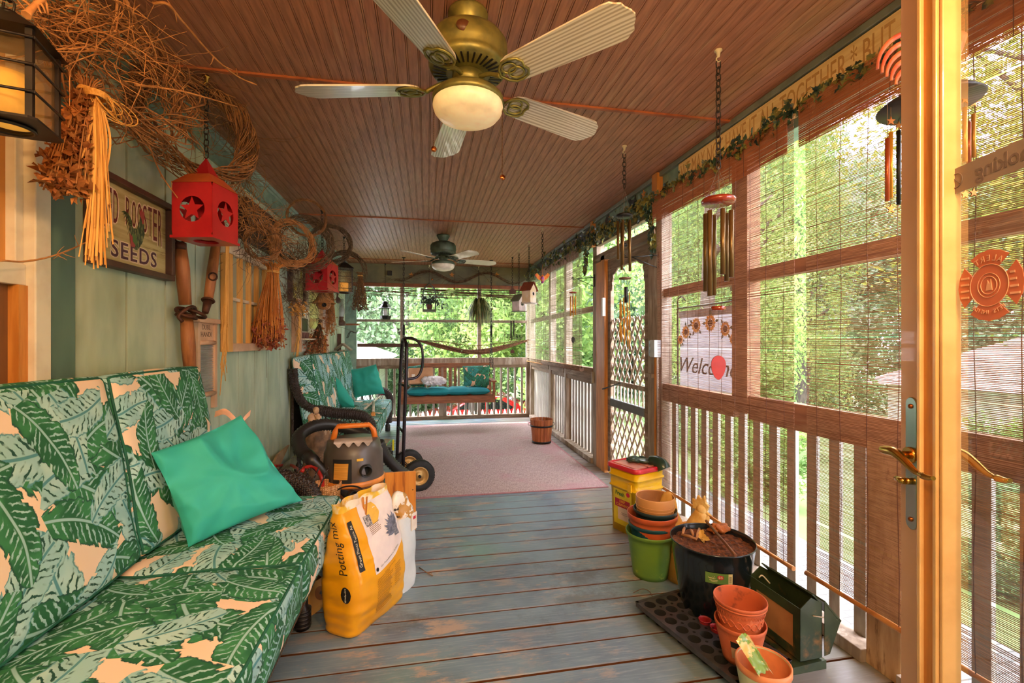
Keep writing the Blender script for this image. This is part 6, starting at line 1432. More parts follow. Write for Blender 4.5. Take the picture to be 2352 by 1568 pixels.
mb = MB(); wpatch(mb, potS, .068, .082, .235, .285, .0016, 4); mb.build('barcode_strip', pm('label_cream', (236, 216, 150), None, .5), lb)
mb = MB()
for k in range(6): wpatch(mb, potS, .071, .079, .245 + k * .005, .247 + k * .005, .0022, 2)
mb.build('barcode', m_ink, lb)
mb = MB(); wpatch(mb, potS, 0, 0, 0, 0, .0018, 10, lambda u, v: (.043 + .0105 * v * math.cos(2 * PI * u), .267 + .0105 * v * math.sin(2 * PI * u))); mb.build('price_circle', MATS['red_plastic'], lb)
wrapped_text('$5', .014, MATS['label_cream'], tb, 'lettering', potS, .043, .267, 0, .003, bold=.0004)
mb = MB()
for k in range(7): 
    a = .5 + .35 * k; s_ = .004 + .0035 * k
    wpatch(mb, potS, 0, 0, 0, 0, .002, 3, lambda u, v: (s_ + .009 * u * math.cos(a * .6) + .0018 * (v - .5), .262 + .009 * u * (1 if k % 2 else -.6) + .002 * v))
wpatch(mb, potS, .008, .034, .250, .2525, .002, 3); wpatch(mb, potS, .012, .032, .245, .247, .002, 3); mb.build('leaf_print', MATS['label_cream'], lb)
# things lying on the soil
z_ = .352
t = thing('metal_tube', bp + Vector((-.02, .12, z_)), 'thin brown metal tube lying across the soil and rim of the black pot', 'tube'); a, b = at(1622, 1196, Z=.385), at(1690, 1276, Z=.375); mb = MB(); mb.cyl(a, b, .0065, n=12); mb.build('pipe', pm('brown_metal', (150, 104, 80), None, .35, .7), t)
t = thing('seashell_ornament', at(1655, 1215, Z=z_), 'brown lumpy ornament beside the metal tube on the soil', 'ornament'); mb = MB(); c = at(1652, 1213, Z=z_ + .01)
mb.grid(lambda u, v: (lambda d: c + d * (1 + .9 * mnoise.noise(d * 60)))(Vector((.045 * math.sin(PI * v) * math.cos(2 * PI * u), .03 * math.sin(PI * v) * math.sin(2 * PI * u), -.018 * math.cos(PI * v)))), 30, 16); mb.build('lump', pm('ornament_brown', (190, 112, 56), (160, 88, 40), .6, scale=30), t)
t = thing('yellow_leaf', at(1618, 1233, Z=z_), 'curled yellow leaf lying on the soil in the black pot', 'leaf'); mb = MB(); rr = random.Random(1)
for k in range(5): leafmesh(mb, at(1616, 1232, Z=z_ + .008) + Vector((rr.uniform(-.012, .012), rr.uniform(-.012, .012), 0)), .034, rr, lobes=1)
mb.build('blade', pm('dry_yellow', (220, 170, 80), None, .7), t)
for k, (x0, y0_, x1_, y1_) in enumerate(((1566, 1228, 1600, 1238), (1572, 1212, 1568, 1226), (1606, 1214, 1600, 1236), (1586, 1216, 1592, 1228))):
    a, b = at(x0, y0_, Z=z_ + .006), at(x1_, y1_, Z=z_ + .012); t = thing('driftwood_piece', a, ('long tan stick lying along the left rim on the soil', 'short upright twig at the left edge of the soil', 'pale forked stick in the middle of the soil', 'small grey snail-like piece between the sticks')[k], 'stick', group=None); mb = MB(); mb.tube([a, a.lerp(b, .5) + Vector((0, 0, .004)), b], [.006, .0075, .005], 8); mb.build('wood', pm('drift_tan', (196, 140, 90), (160, 108, 66), .7), t)
# --- yellow pail with red lid
pc = Vector((1.43, 2.965, 0)); rz = math.radians(20); t = thing('litter_pail', pc, 'tall yellow square pail with red lid behind the pot stack', 'pail', rz); m_py = pm('pail_yellow', (248, 200, 22), (240, 188, 16), .3, coat=.3)
def rsq(w, r, n=6): 
    out = []
    for (sx, sy, a) in ((1, 1, 0), (-1, 1, PI / 2), (-1, -1, PI), (1, -1, 3 * PI / 2)):
        for k in range(n + 1): b = a + PI / 2 * k / n; out.append((sx * (w - r) + r * math.cos(b), sy * (w - r) + r * math.sin(b)))
    return out
def loft(secs, mb):
    ids = []
    for (w, r, z) in secs:
        i = len(mb.v); ids.append(i); Pn = rsq(w, r)
        for x, y in Pn: mb.v.append(Vector((x, y * 1.0, z)))
    n = len(Pn)
    for a, b in zip(ids, ids[1:]):
        for k in range(n): mb.face([a + k, a + (k + 1) % n, b + (k + 1) % n, b + k], True)
    mb.face([ids[0] + k for k in range(n)][::-1]); mb.face([ids[-1] + k for k in range(n)]); return mb
loft([(.118, .025, 0), (.128, .03, .30), (.136, .03, .302), (.136, .03, .312), (.130, .03, .314), (.132, .03, .375), (.140, .03, .377), (.140, .03, .387), (.133, .03, .389), (.134, .03, .43)], MB()).build('pail_body', m_py, t, world=False)
loft([(.146, .04, .43), (.148, .04, .435), (.148, .04, .455), (.143, .04, .46), (.128, .03, .460), (.124, .03, .452), (.05, .01, .452)], MB()).build('lid', pm('lid_red', (222, 44, 60), (206, 32, 48), .3, coat=.3), t, world=False)
mb = MB(); mb.box((-.06, 0, .456), (.10, .22, .008)); mb.box((.05, 0, .456), (.09, .22, .008)); mb.build('lid_inset', pm('lid_pink', (236, 150, 130), None, .4), t, world=False, bevel=.003)
mb = MB(); mb.box((-.14, -.08, .325), (.012, .03, .05)); mb.build('handle_lug', m_py, t, world=False)
def pf(s, z, off=0): return Vector((-.1295 + (.30 - z) * .03 - off, -s, z))
MT = wm(t)
def pS(s, z, off=0): return MT @ pf(s, z, off)
mb = MB(); wpatch(mb, pS, -.085, .085, .05, .29, .001, 3); mb.build('wrap_label', pm('label_yellow', (232, 206, 30), None, .35), t)
mb = MB(); wpatch(mb, pS, -.07, .07, .17, .225, .002, 3); mb.build('red_band', pm('label_maroon', (178, 34, 60), None, .4), t)
mb = MB(); wpatch(mb, pS, -.045, .075, .085, .17, .002, 3); mb.build('white_band', pm('label_whitish', (232, 206, 190), None, .4), t)
wrapped_text('Fresh', .04, pm('label_ink_green', (40, 110, 50), None, .5), t, 'lettering', pS, -.02, .262, -.05, .003, bold=.001)
wrapped_text('DEEP\nCLEANING', .024, pm('label_gold', (250, 180, 60), None, .5), t, 'lettering', pS, 0, .199, 0, .003, bold=.0006)
wrapped_text('Keeps litter\nfresher longer', .011, m_ink, t, 'lettering', pS, .015, .13, 0, .003)
mb = MB(); wpatch(mb, pS, 0, 0, 0, 0, .003, 8, lambda u, v: (.055 + .018 * v * math.cos(2 * PI * u), .272 + .016 * v * math.sin(2 * PI * u))); mb.build('red_badge', MATS['red_plastic'], t)
# green glove on the lid
gc = MT @ Vector((.05, -.03, .462)); t = thing('garden_glove', gc, 'dark green rubber garden glove lying on the red pail lid', 'glove'); m_glv = pm('green_rubber', (44, 72, 54), (32, 56, 46), .3, coat=.3, scale=14)
mb = MB(); GR = Matrix.Rotation(-.5, 3, 'Z'); gp = lambda x, y, z: gc + GR @ Vector((x, y, z))
def palm(u, v):
    th = 2 * PI * u; ph = PI * v; return gp(.065 * math.sin(ph) * math.cos(th), .05 * math.sin(ph) * math.sin(th), .014 - .014 * math.cos(ph) + .004 * mnoise.noise(Vector((u * 7, v * 7, 0))))
mb.grid(palm, 24, 12)
for k, (yy, L_) in enumerate(((.036, .06), (.014, .072), (-.01, .07), (-.032, .058))): mb.tube([gp(-.035, yy, .014), gp(-.07, yy * 1.3, .022), gp(-.05 - L_, yy * 1.5, .012)], [.013, .0125, .008], 10)
mb.tube([gp(.0, .04, .014), gp(-.02, .07, .018), gp(-.045, .088, .010)], [.015, .013, .009], 10)
mb.tube(bez([gp(.035, -.005, .016), gp(.08, -.02, .018), gp(.115, -.05, .005), gp(.13, -.06, -.02)], 4), [.034, .036, .038, .04, .042, .042, .043, .043, .044, .044, .045, .045, .045], 12); mb.build('rubber', m_glv, t)
# --- concrete rooster behind the pots
rc = at(1600, 1200, D=2.5); rc = Vector((1.49, 2.52, 0)); t = thing('rooster_statue', rc, 'sand-coloured concrete hen statue standing behind the black pot', 'statue'); m_conc = pm('sand_concrete', (226, 176, 92), (206, 152, 70), .8, scale=12, bump=.3, c3=(236, 206, 140), s3=6)
hd_ = at(1612, 1150, D=2.45); tl = at(1535, 1130, D=2.6); RX_ = (hd_ - tl); RX_.z = 0; RX_.normalize(); mb = MB(); q0 = rc
bd = (hd_ + tl) / 2; bd.z = .2
pts = [Vector((tl.x, tl.y, .39)), Vector((tl.x, tl.y, .31)) + RX_ * .02, Vector((bd.x, bd.y, .22)) - RX_ * .05, Vector((bd.x, bd.y, .2)), Vector((bd.x, bd.y, .23)) + RX_ * .06, Vector((hd_.x, hd_.y, .32)) - RX_ * .02, Vector((hd_.x, hd_.y, .395))]
P = bez(pts, 6); N = len(P); prof = [.02, .045, .075, .105, .095, .055, .030]
rad = [np.interp(i / (N - 1) * 6, range(7), prof) for i in range(N)]; mb.tube(P, rad, 20)
mb.tube([bd, Vector((bd.x, bd.y, .12)), Vector((bd.x, bd.y, .0))], [.08, .085, .10], 20)
mb.prism([(-.045, 0), (-.05, .05), (-.03, .04), (-.02, .075), (0, .055), (.015, .08), (.022, .045), (.04, .03), (.03, 0)], Vector((hd_.x, hd_.y, .40)) - RX_.cross(Vector((0, 0, 1))) * .008, RX_, (0, 0, 1), RX_.cross(Vector((0, 0, 1))) * .016)
mb.tube([Vector((hd_.x, hd_.y, .392)) + RX_ * .02, Vector((hd_.x, hd_.y, .383)) + RX_ * .055], [.012, .002], 8); mb.ball(Vector((hd_.x, hd_.y, .36)) + RX_ * .03, .014, 10, (1, .7, 1.6)); mb.ball(Vector((hd_.x, hd_.y, .40)), .030, 14); mb.grid(lambda u, v: Vector((tl.x, tl.y, .35)) + RX_ * (.055 * math.sin(PI * v) * math.cos(2 * PI * u)) + RX_.cross(Vector((0, 0, 1))) * (.03 * math.sin(PI * v) * math.sin(2 * PI * u)) + Vector((0, 0, -.10 * math.cos(PI * v))), 24, 16)
mb.build('body', m_conc, t)
# --- seed tray
O = Vector((.985, 2.03, 0)); e1 = Vector((.228, -.973, 0)).normalized(); e2 = Vector((.973, .228, 0)).normalized(); TL, TW, TZ = .56, .285, .062
t = thing('seedling_tray', O + e1 * TL / 2 + e2 * TW / 2, 'black plastic seedling tray with round cells on the deck before the black pot', 'seed tray'); m_tray = pm('tray_black', (68, 64, 68), (52, 50, 54), .3, coat=.3, scale=30)
tp_ = lambda x, y, z: O + e1 * x + e2 * y + Vector((0, 0, z)); nx, ny = 8, 4; px_, py_ = TL / nx * .97, TW / ny * .95; x0, y0_ = TL * .015, TW * .025
mb = MB(); r_ = .0265; NC = 20
for i in range(nx):
    for j in range(ny):
        cx_, cy_ = x0 + px_ * (i + .5), y0_ + py_ * (j + .5); sq = []; ci = []
        for k in range(NC):
            a = 2 * PI * k / NC + PI / 4; cxx, sxx = math.cos(a), math.sin(a); m_ = max(abs(cxx), abs(sxx)); sq.append(tp_(cx_ + px_ / 2 * cxx / m_, cy_ + py_ / 2 * sxx / m_, TZ)); ci.append(tp_(cx_ + r_ * cxx, cy_ + r_ * sxx, TZ))
        b = len(mb.v); lo = [tp_(cx_ + r_ * .78 * math.cos(2 * PI * k / NC + PI / 4), cy_ + r_ * .78 * math.sin(2 * PI * k / NC + PI / 4), .012) for k in range(NC)]; mb.v += sq + ci + lo + [tp_(cx_, cy_, .012)]
        for k in range(NC): k2 = (k + 1) % NC; mb.face([b + k, b + k2, b + NC + k2, b + NC + k]); mb.m = 1; mb.face([b + NC + k, b + NC + k2, b + 2 * NC + k2, b + 2 * NC + k], True); mb.face([b + 2 * NC + k, b + 2 * NC + k2, b + 3 * NC]); mb.m = 0  # cell insides coloured near black to paint the shade in them
mb.m = 1
for i in range(1, nx):
    for j in range(1, ny): mb.lathe([(0, .0008), (.0065, .0008)], tp_(x0 + px_ * i, y0_ + py_ * j, TZ), 12)
mb.m = 0
for (a, b, c_, d_) in ((-.006, TL + .004, -.006, x0 * .9), (-.006, TL + .004, TW - y0_, TW + .006)):
    mb.box(tp_((a + b) / 2, (c_ + d_) / 2, TZ), (b - a, d_ - c_, .004), Matrix((e1, e2, (0, 0, 1))).transposed())
for (a, b) in ((-.006, x0), (TL - x0, TL + .004)): mb.box(tp_((a + b) / 2, TW / 2, TZ), (b - a, TW + .01, .004), Matrix((e1, e2, (0, 0, 1))).transposed())
for (a, b, c_, d_) in ((-.004, TL, -.005, -.003), (-.004, TL, TW + .003, TW + .005)): mb.box(tp_((a + b) / 2, (c_ + d_) / 2, TZ - .01), (b - a, .002, .02), Matrix((e1, e2, (0, 0, 1))).transposed())
mb.build('cell_tray', [m_tray, MATS['pure_dark']], t)
m_rc = pm('small_red_pot', (176, 44, 48), (160, 36, 42), .4)
for (px, py, lb_) in ((1619, 1422, 'small red plastic cup in the seed tray, left of two'), (1646, 1440, 'small red plastic cup in the seed tray, touching the terracotta pots')):
    c = at(px, py, Z=.075); pot('plastic_cup', Vector((c.x, c.y, .032)), .027, .018, .045, m_rc, lb_, 'cup', rim=(.002, .004), wall=.0015, zfloor=.006)
# --- terracotta pots on the tray
tc_ = at(1700, 1440, D=1.79); tc_.z = .066; m_tc = pm('terracotta', (206, 104, 62), (190, 90, 50), .6, scale=9, c3=(226, 140, 96), s3=5); m_tci = pm('terracotta_soiled', (190, 90, 50), (110, 54, 34), .8, scale=14, lo=.5, hi=.65)
lo_ = pot('terracotta_pot', tc_, .094, .062, .145, m_tc, 'lower terracotta pot of the two, with a paper label, standing on the tray', rim=(.004, .018), inner=m_tci)
up_ = pot('terracotta_pot', tc_ + Vector((.004, .006, .085)), .097, .066, .145, m_tc, 'upper terracotta pot with embossed zigzag band', rim=(.008, .014), inner=m_tci)
uc = tc_ + Vector((.004, .006, .085)); mb = MB(); mb.torus(uc + Vector((0, 0, .128)), (0, 0, 1), .092, .004, 48, 6)
pts = []
for k in range(96): a = 2 * PI * k / 96; pts.append(uc + Vector(((.088) * math.cos(a), .088 * math.sin(a), .108 + (.006 if k % 2 else -.006))))
mb.tube(pts, .0014, 4, False, True)
for ph in (0, PI):
    pts = []
    for k in range(144): a = 2 * PI * k / 144; z = .075 + .014 * math.sin(a * 9 + ph); r2 = .066 + (.089 - .066) * z / .131 + .001; pts.append(uc + Vector((r2 * math.cos(a), r2 * math.sin(a), z)))
    mb.tube(pts, .0022, 5, False, True)
mb.build('embossed_band', m_tc, up_)
def tS(s, z, off=0): r2 = .062 + (.090 - .062) * z / .127 + .0006 + off; a = math.atan2(-tc_.y, -tc_.x) - .25 + s / .08; return tc_ + Vector((r2 * math.cos(a), r2 * math.sin(a), z))
mb = MB(); wpatch(mb, tS, -.012, .045, .03, .10, .001, 8); lb = mb.build('paper_label', pm('paper_label', (214, 170, 130), None, .6), lo_)
mb = MB(); wpatch(mb, tS, -.012, .045, .075, .10, .0015, 8); mb.build('label_header', m_ink, lb)
mb = MB(); [wpatch(mb, tS, .0 + .001, .03 - .004 * (k % 3), .036 + k * .005, .038 + k * .005, .0015, 3) for k in range(7)]; mb.build('label_lines', m_bink, lb)
# --- mint pot with seed packet
fc = at(1753, 1520, D=1.62); fz = fc.z; fc.z = 0
fp_ = pot('planter_pot', fc, .089, .062, fz, pm('mint_plastic', (196, 200, 160), (184, 188, 146), .45), 'pale mint pot with coral inside nearest the camera on the right', rim=(.002, .03), inner=pm('coral_inside', (240, 150, 96), None, .5), zfloor=.02)
mb = MB(); mb.lathe([(.0885, fz - .022), (.0905, fz - .02), (.0905, fz + .002), (.087, fz + .004), (.084, fz)], fc, 48); mb.build('coral_rim', MATS['coral_inside'], fp_)
pk_ = fc + Vector((-.03, .01, 0)); t = thing('seed_packet', pk_ + Vector((0, 0, .05)), 'crumpled clear and green packet standing in the pale mint pot', 'packet')
a0_, b0_, c0_, d0_ = at(1690, 1470, D=1.6), at(1722, 1462, D=1.64), at(1778, 1550, D=1.58), at(1745, 1555, D=1.52)
mb = MB()
def pk2(u, v):
    p = (a0_ * (1 - u) + b0_ * u) * (1 - v) + (d0_ * (1 - u) + c0_ * u) * v; return p + Vector((0, 1, .3)) * .012 * mnoise.noise(Vector((u * 5, v * 7, 1))) + Vector((0, 0, .02 * math.sin(PI * u)))
mb.grid(pk2, 14, 18); mb.build('wrapper', pm('packet_green', (120, 150, 50), (216, 190, 110), .25, scale=18, lo=.5, hi=.52, coat=.6, c3=(230, 200, 180), s3=12), t)
# --- green metal chicken feeder
FA = at(1838, 1522, Z=.035); F1 = at(1838, 1400, Z=.246); F2 = at(1723, 1322, Z=.246); U = F2 - F1; U.z = 0; LF = U.length; U.normalize(); V = Vector((U.y, -U.x, 0)); V = V if V.x > 0 else -V; FA.z = 0
fd = lambda u, v, z: FA + U * u + V * v + Vector((0, 0, z))
t = thing('metal_feeder', FA + U * .2, 'rusty green metal poultry feeder with an open top by the railing', 'feeder'); m_fg = pm('green_enamel', (66, 80, 52), (48, 62, 42), .4, .15, scale=7, c3=(140, 98, 50), s3=6, lo3=.52, hi3=.68, coat=.2)
def hexa(mb, P):
    i = len(mb.v); mb.v += P
    for q in ((0, 1, 2, 3), (7, 6, 5, 4), (0, 4, 5, 1), (1, 5, 6, 2), (2, 6, 7, 3), (3, 7, 4, 0)): mb.face([i + k for k in q])
W = .105; e = .003
for u in (0, LF - e): mb = MB(); mb.prism([(0, .04), (W, .04), (W, .255), (W * .5, .285), (0, .246)], fd(u, 0, 0), V, (0, 0, 1), U * e); mb.build('end_plate', m_fg, t)
mb = MB()
for (a, b, z0, z1) in ((0, LF, .205, .246), (0, LF, .04, .075), (0, .035, .075, .205), (LF - .035, LF, .075, .205)): hexa(mb, [fd(a, 0, z0), fd(b, 0, z0), fd(b, 0, z1), fd(a, 0, z1), fd(a, e, z0), fd(b, e, z0), fd(b, e, z1), fd(a, e, z1)])
mb.build('front_panel', m_fg, t)
mb = MB(); hexa(mb, [fd(.03, .004, .07), fd(LF - .03, .004, .07), fd(LF - .03, .004, .21), fd(.03, .004, .21), fd(.03, .006, .07), fd(LF - .03, .006, .07), fd(LF - .03, .006, .21), fd(.03, .006, .21)]); mb.build('viewing_window', pm('cloudy_tan_window', (196, 140, 92), (176, 120, 76), .3), t)
mb = MB(); hexa(mb, [fd(0, W, .04), fd(LF, W, .04), fd(LF, W, .255), fd(0, W, .255), fd(0, W - e, .04), fd(LF, W - e, .04), fd(LF, W - e, .255), fd(0, W - e, .255)])
hexa(mb, [fd(0, W * .95, .255), fd(LF, W * .95, .255), fd(LF, W * .55, .295), fd(0, W * .55, .295), fd(0, W, .258), fd(LF, W, .258), fd(LF, W * .6, .298), fd(0, W * .6, .298)]); mb.build('back_panel', m_fg, t)
mb = MB(); hexa(mb, [fd(-.01, W + .005, .27), fd(LF, W + .005, .27), fd(LF, W + .085, .18), fd(-.01, W + .085, .18), fd(-.01, W, .265), fd(LF, W, .265), fd(LF, W + .08, .175), fd(-.01, W + .08, .175)])
mb.prism([(W + .004, .265), (W + .083, .178), (W + .03, .055), (W + .004, .05)], fd(-.008, 0, 0), V, (0, 0, 1), U * .002); mb.build('open_lid', m_fg, t)
mb = MB(); hexa(mb, [fd(-.01, -.07, 0), fd(LF + .01, -.07, 0), fd(LF + .01, W + .01, 0), fd(-.01, W + .01, 0), fd(-.01, -.07, .028), fd(LF + .01, -.07, .028), fd(LF + .01, W + .01, .035), fd(-.01, W + .01, .035)]); mb.build('trough', m_fg, t)
mb = MB(); 
for k in range(9): mb.lathe([(0, 0), (.016, 0)], fd(.03 + k * (LF - .06) / 8, -.038, .0305), 18)
mb.build('feed_holes', MATS['pure_dark'], t)
mb = MB(); mb.tube([fd(-.004, W * .55, .215), fd(-.006, W + .07, .185)], .0022, 6); mb.build('wire', m_white, t); mb = MB(); mb.tube(bez([fd(LF - .03, .02, .25), fd(LF - .04, .03, .262), fd(LF - .06, .05, .235)], 4), .003, 6); mb.build('wire', m_white, t)
# --- feed sack behind the sofa leg, cables, scraps
fs = at(716, 1400, Z=.0); fs = Vector((fs.x - .02, fs.y + .12, 0)); t = thing('feed_sack', fs, 'cream paper feed sack with an oval picture behind the sofa leg', 'sack')
A_ = at(712, 1416, Z=.0); B_ = at(752, 1372, Z=.0); T1_ = at(740, 1325, D=2.35); T0_ = at(700, 1350, D=2.25)
mb = MB()
def fsk(u, v, o=0): p = (A_ * (1 - u) + B_ * u) * (1 - v) + (T0_ * (1 - u) + T1_ * u) * v; n = (B_ - A_).cross(Vector((0, 0, 1))).normalized(); n = n if n.y < 0 else -n; return p + n * (.03 * math.sin(PI * u) * math.sin(PI * (v * .8 + .2)) + o)
mb.grid(fsk, 14, 14); mb.grid(lambda u, v: fsk(1 - u, v) + Vector((-.06, .07, 0)), 14, 14); mb.grid(lambda u, v: fsk(1, v) + Vector((-.06, .07, 0)) * u, 3, 14); mb.grid(lambda u, v: fsk(0, v) + Vector((-.06, .07, 0)) * (1 - u), 3, 14); mb.build('paper', pm('sack_paper', (226, 170, 96), (212, 152, 80), .7), t)
mb = MB(); mb.grid(lambda u, v: fsk(.5 + .26 * v * math.cos(2 * PI * u), .58 + .24 * v * math.sin(2 * PI * u), .003), 24, 4); ov = mb.build('oval_picture', pm('oval_brown', (170, 100, 44), None, .6), t)
mb = MB(); mb.grid(lambda u, v: fsk(.52 + .12 * v * math.cos(2 * PI * u), .6 + .06 * v * math.sin(2 * PI * u), .005), 16, 3); mb.grid(lambda u, v: fsk(.44 + .02 * u, .48 + .1 * v, .005), 2, 2); mb.grid(lambda u, v: fsk(.58 + .02 * u, .48 + .1 * v, .005), 2, 2); mb.build('animal_silhouette', m_ink, ov)
t = thing('grey_cable', at(760, 1340, Z=0), 'grey power cable looping on the deck behind the potting mix bag', 'cable'); mb = MB(); mb.tube(bez([at(744, 1300, D=2.5), at(748, 1330, D=2.5), at(766, 1328, D=2.5), at(775, 1300, D=2.6), at(768, 1290, D=2.7)], 8), .003, 6); mb.tube(bez([at(745, 1330, Z=.01), at(760, 1370, Z=.006), at(785, 1400, Z=.005)], 8), .004, 6); mb.build('wire', pm('grey_wire', (90, 90, 92), None, .4), t)
t = thing('dry_twig', at(985, 1315, Z=0), 'small forked dry twig lying on the bare deck boards', 'twig'); mb = MB(); mb.tube([at(963, 1303, Z=.004), at(978, 1313, Z=.008), at(994, 1322, Z=.004)], .0028, 5); mb.tube([at(978, 1313, Z=.008), at(992, 1316, Z=.006)], .002, 5); mb.build('stick', pm('twig_brown', (140, 104, 72), None, .8), t)
t = thing('thin_wire', at(1480, 1360, Z=0), 'thin bent brown wire on the deck left of the seed tray', 'wire'); mb = MB(); mb.tube(bez([at(1455, 1361, Z=.003), at(1475, 1352, Z=.012), at(1492, 1358, Z=.01), at(1500, 1374, Z=.003)], 6), .0018, 5); mb.build('strand', pm('wire_brown', (110, 76, 52), None, .6), t)
c = at(893, 1000, D=5.2); t = thing('toy_car', Vector((c.x, c.y, .0)), 'yellow and black toy standing by the far sofa leg', 'toy'); mb = MB(); c = Vector((c.x, c.y, .085)); mb.box(c, (.06, .14, .07)); mb.build('toy_body', m_vdk, t, bevel=.01); mb = MB(); mb.box(c + Vector((-.03, -.06, -.01)), (.03, .04, .14)); mb.box(c + Vector((.045, .05, .03)), (.02, .04, .12)); mb.build('yellow_panel', pm('toy_yellow', (240, 230, 40), None, .4), t, bevel=.004)
for k in range(4):
    q = Vector((c.x + (-.03 if k % 2 else .03), c.y + (-.04 if k < 2 else .05), .025)); mb = MB(); mb.cyl(q - Vector((.012, 0, 0)), q + Vector((.012, 0, 0)), .025, n=14); mb.build('wheel', m_rub, t)
c = at(893, 1018, Z=.01); quad_board('green_board', [at(873, 1026, Z=.010), at(893, 1027, Z=.010), at(902, 1010, Z=.010), at(884, 1008, Z=.010)], .008, pm('dusty_board', (176, 150, 116), None, .7), 'small flat dusty board on the rug beside the far sofa', 'board')
c0_ = at(888, 1024, Z=.03); c1_ = at(900, 1010, Z=.03); t = thing('green_strip', (c0_ + c1_) / 2, 'pale green plastic strip lying on the small flat board', 'strip'); mb = MB(); mb.bar(c0_, c1_, .02, .02); mb.build('strip', pm('pale_green', (110, 176, 120), None, .5), t)
# ================================================================ LEFT WALL DECORATION
m_twig = pm('grapevine', (166, 112, 66), (128, 84, 50), .8, scale=25, c3=(96, 62, 40), s3=18); m_twigo = pm('golden_twig', (206, 142, 84), (172, 112, 62), .8, scale=25); m_twigd = pm('dark_twig', (122, 92, 66), (86, 64, 46), .85, scale=25)
m_raffia = pm('raffia', (240, 180, 96), (220, 154, 70), .7, scale=12, st=(20, 20, .6)); m_dried = pm('dried_leaf', (200, 132, 70), (160, 92, 46), .8, scale=18, c3=(116, 66, 36), s3=20)
m_fr = pm('dark_frame_wood', (92, 56, 46), (66, 40, 36), .5, scale=6)
WX = LX + .002
def ws(Y, z, o=0): return Vector((WX + o, Y, z))
def wpx(px, py, o=0): return at(px, py, X=WX + o)
# Red Rooster Seeds sign
y0, y1, z0, z1 = 2.045, 2.545, 1.63, 1.955
t = thing('framed_sign', ws((y0 + y1) / 2, z0, .0), 'dark framed wooden seed sign with a painted rooster and maroon letters', 'sign')
mb = MB(); mb.bx(WX, WX + .018, y0, y1, z0, z1); mb.build('painted_board', pm('sign_board', (196, 180, 128), (172, 152, 100), .6, scale=3, st=(1, 1, 14), c3=(140, 118, 76), s3=4, lo3=.58, hi3=.7), t)
mb = MB(); f = .026
mb.bx(WX, WX + .05, y0 - f, y1 + f, z1, z1 + f); mb.bx(WX, WX + .05, y0 - f, y1 + f, z0 - f, z0); mb.bx(WX, WX + .05, y0 - f, y0, z0, z1); mb.bx(WX, WX + .05, y1, y1 + f, z0, z1); mb.build('frame', m_fr, t, bevel=.003)
m_mar = pm('sign_maroon', (112, 40, 42), None, .6); m_crm = pm('sign_cream', (240, 214, 186), None, .6); m_pur = pm('sign_purple', (96, 56, 76), None, .6)
W_ = y1 - y0; word = 'RED ROOSTER'
for i, ch in enumerate(word):
    if ch == ' ': continue
    u = (i + .5) / len(word); yy = y0 + .03 + (W_ - .06) * u; k = abs(2 * u - 1); h = .115 + .065 * k * k * (1 if u > .5 else 1); zc = z1 - .02 - h / 2 - .014 * (1 - k)
    for (m, o, b) in ((m_crm, .0186, .0022), (m_mar, .0192, .0)):
        tm = text_mesh('lettering', ch, 1.0, m, t, (0, 0, 0), (1, 0, 0), (0, 1, 0), 0)
        vs = [v.co.copy() for v in tm.data.vertices]; M = wm(t); vw = [M @ v for v in vs]
        xs = [v.x for v in vw]; ys = [v.y for v in vw]; cx_, cy_ = (max(xs) + min(xs)) / 2, (max(ys) + min(ys)) / 2; sw, sh_ = max(xs) - min(xs), max(ys) - min(ys)
        Mi = M.inverted(); e = .013 if m is m_crm else 0
        for v, q in zip(tm.data.vertices, vw): 
            a = (q.x - cx_) / sw; b_ = (q.y - cy_) / sh_; r = math.hypot(a, b_) or 1
            v.co = Mi @ ws(yy + a * (.030 + e), zc + b_ * (h + e), o)
for (m, o, b) in ((m_crm, .0186, .0065), (m_pur, .0198, .0012)): text_mesh('lettering', 'SEEDS', .098, m, t, ws(y0 + W_ * .52, z0 + .055, o), (0, 1, 0), (0, 0, 1), .0003, bold=b, squash=1.12, font_space=1.15)
ro = ws(y0 + W_ * .50, z0 + .10, .0200); sc = .21
def poly(mb, P, o=0): mb.prism(P, ro + Vector((o, 0, 0)), Vector((0, sc, 0)), Vector((0, 0, sc)), Vector((.0006, 0, 0)))
mb = MB(); poly(mb, [(-.12, .40), (-.02, .34), (.10, .36), (.16, .50), (.22, .66), (.31, .66), (.33, .50), (.36, .30), (.28, .10), (.18, -.02), (.10, -.10), (.02, -.10), (.0, .0), (-.10, .14), (-.16, .28)]); mb.build('rooster_body', pm('rooster_green', (56, 70, 52), (140, 140, 90), .6, scale=30, st=(1, 6, 1), lo=.5, hi=.6), t)
mb = MB()
for k in range(7):
    a = 2.3 - k * .13; q = [(-.1, .38)]; L = .52 - .03 * k
    pts = [(-.08 + L * .5 * math.cos(a + .0 + .9 * s_ * 0) * s_ - .16 * s_ * s_, .36 + L * math.sin(a - .2) * s_ - .42 * s_ ** 3 * (.55 + .12 * k)) for s_ in [j / 8 for j in range(9)]]
    w_ = .035; P = [(x, y + w_ * math.sin(PI * j / 8)) for j, (x, y) in enumerate(pts)] + [(x, y - w_ * math.sin(PI * j / 8)) for j, (x, y) in reversed(list(enumerate(pts)))][1:-1]; poly(mb, P, .0003 * k)
mb.build('rooster_tail', pm('tail_green', (84, 104, 56), (50, 64, 48), .6, scale=40), t)
mb = MB(); poly(mb, [(.17, .70), (.17, .80), (.22, .76), (.24, .84), (.29, .76), (.34, .78), (.33, .68), (.38, .62), (.32, .62), (.33, .52), (.28, .50), (.24, .60)], .001); mb.build('rooster_comb', pm('comb_red', (170, 70, 70), None, .6), t); mb = MB(); poly(mb, [(-.16, .2), (-.08, .16), (.04, .0), (.0, -.06), (-.12, -.06)], .001); mb.build('rooster_fluff', MATS['comb_red'], t)
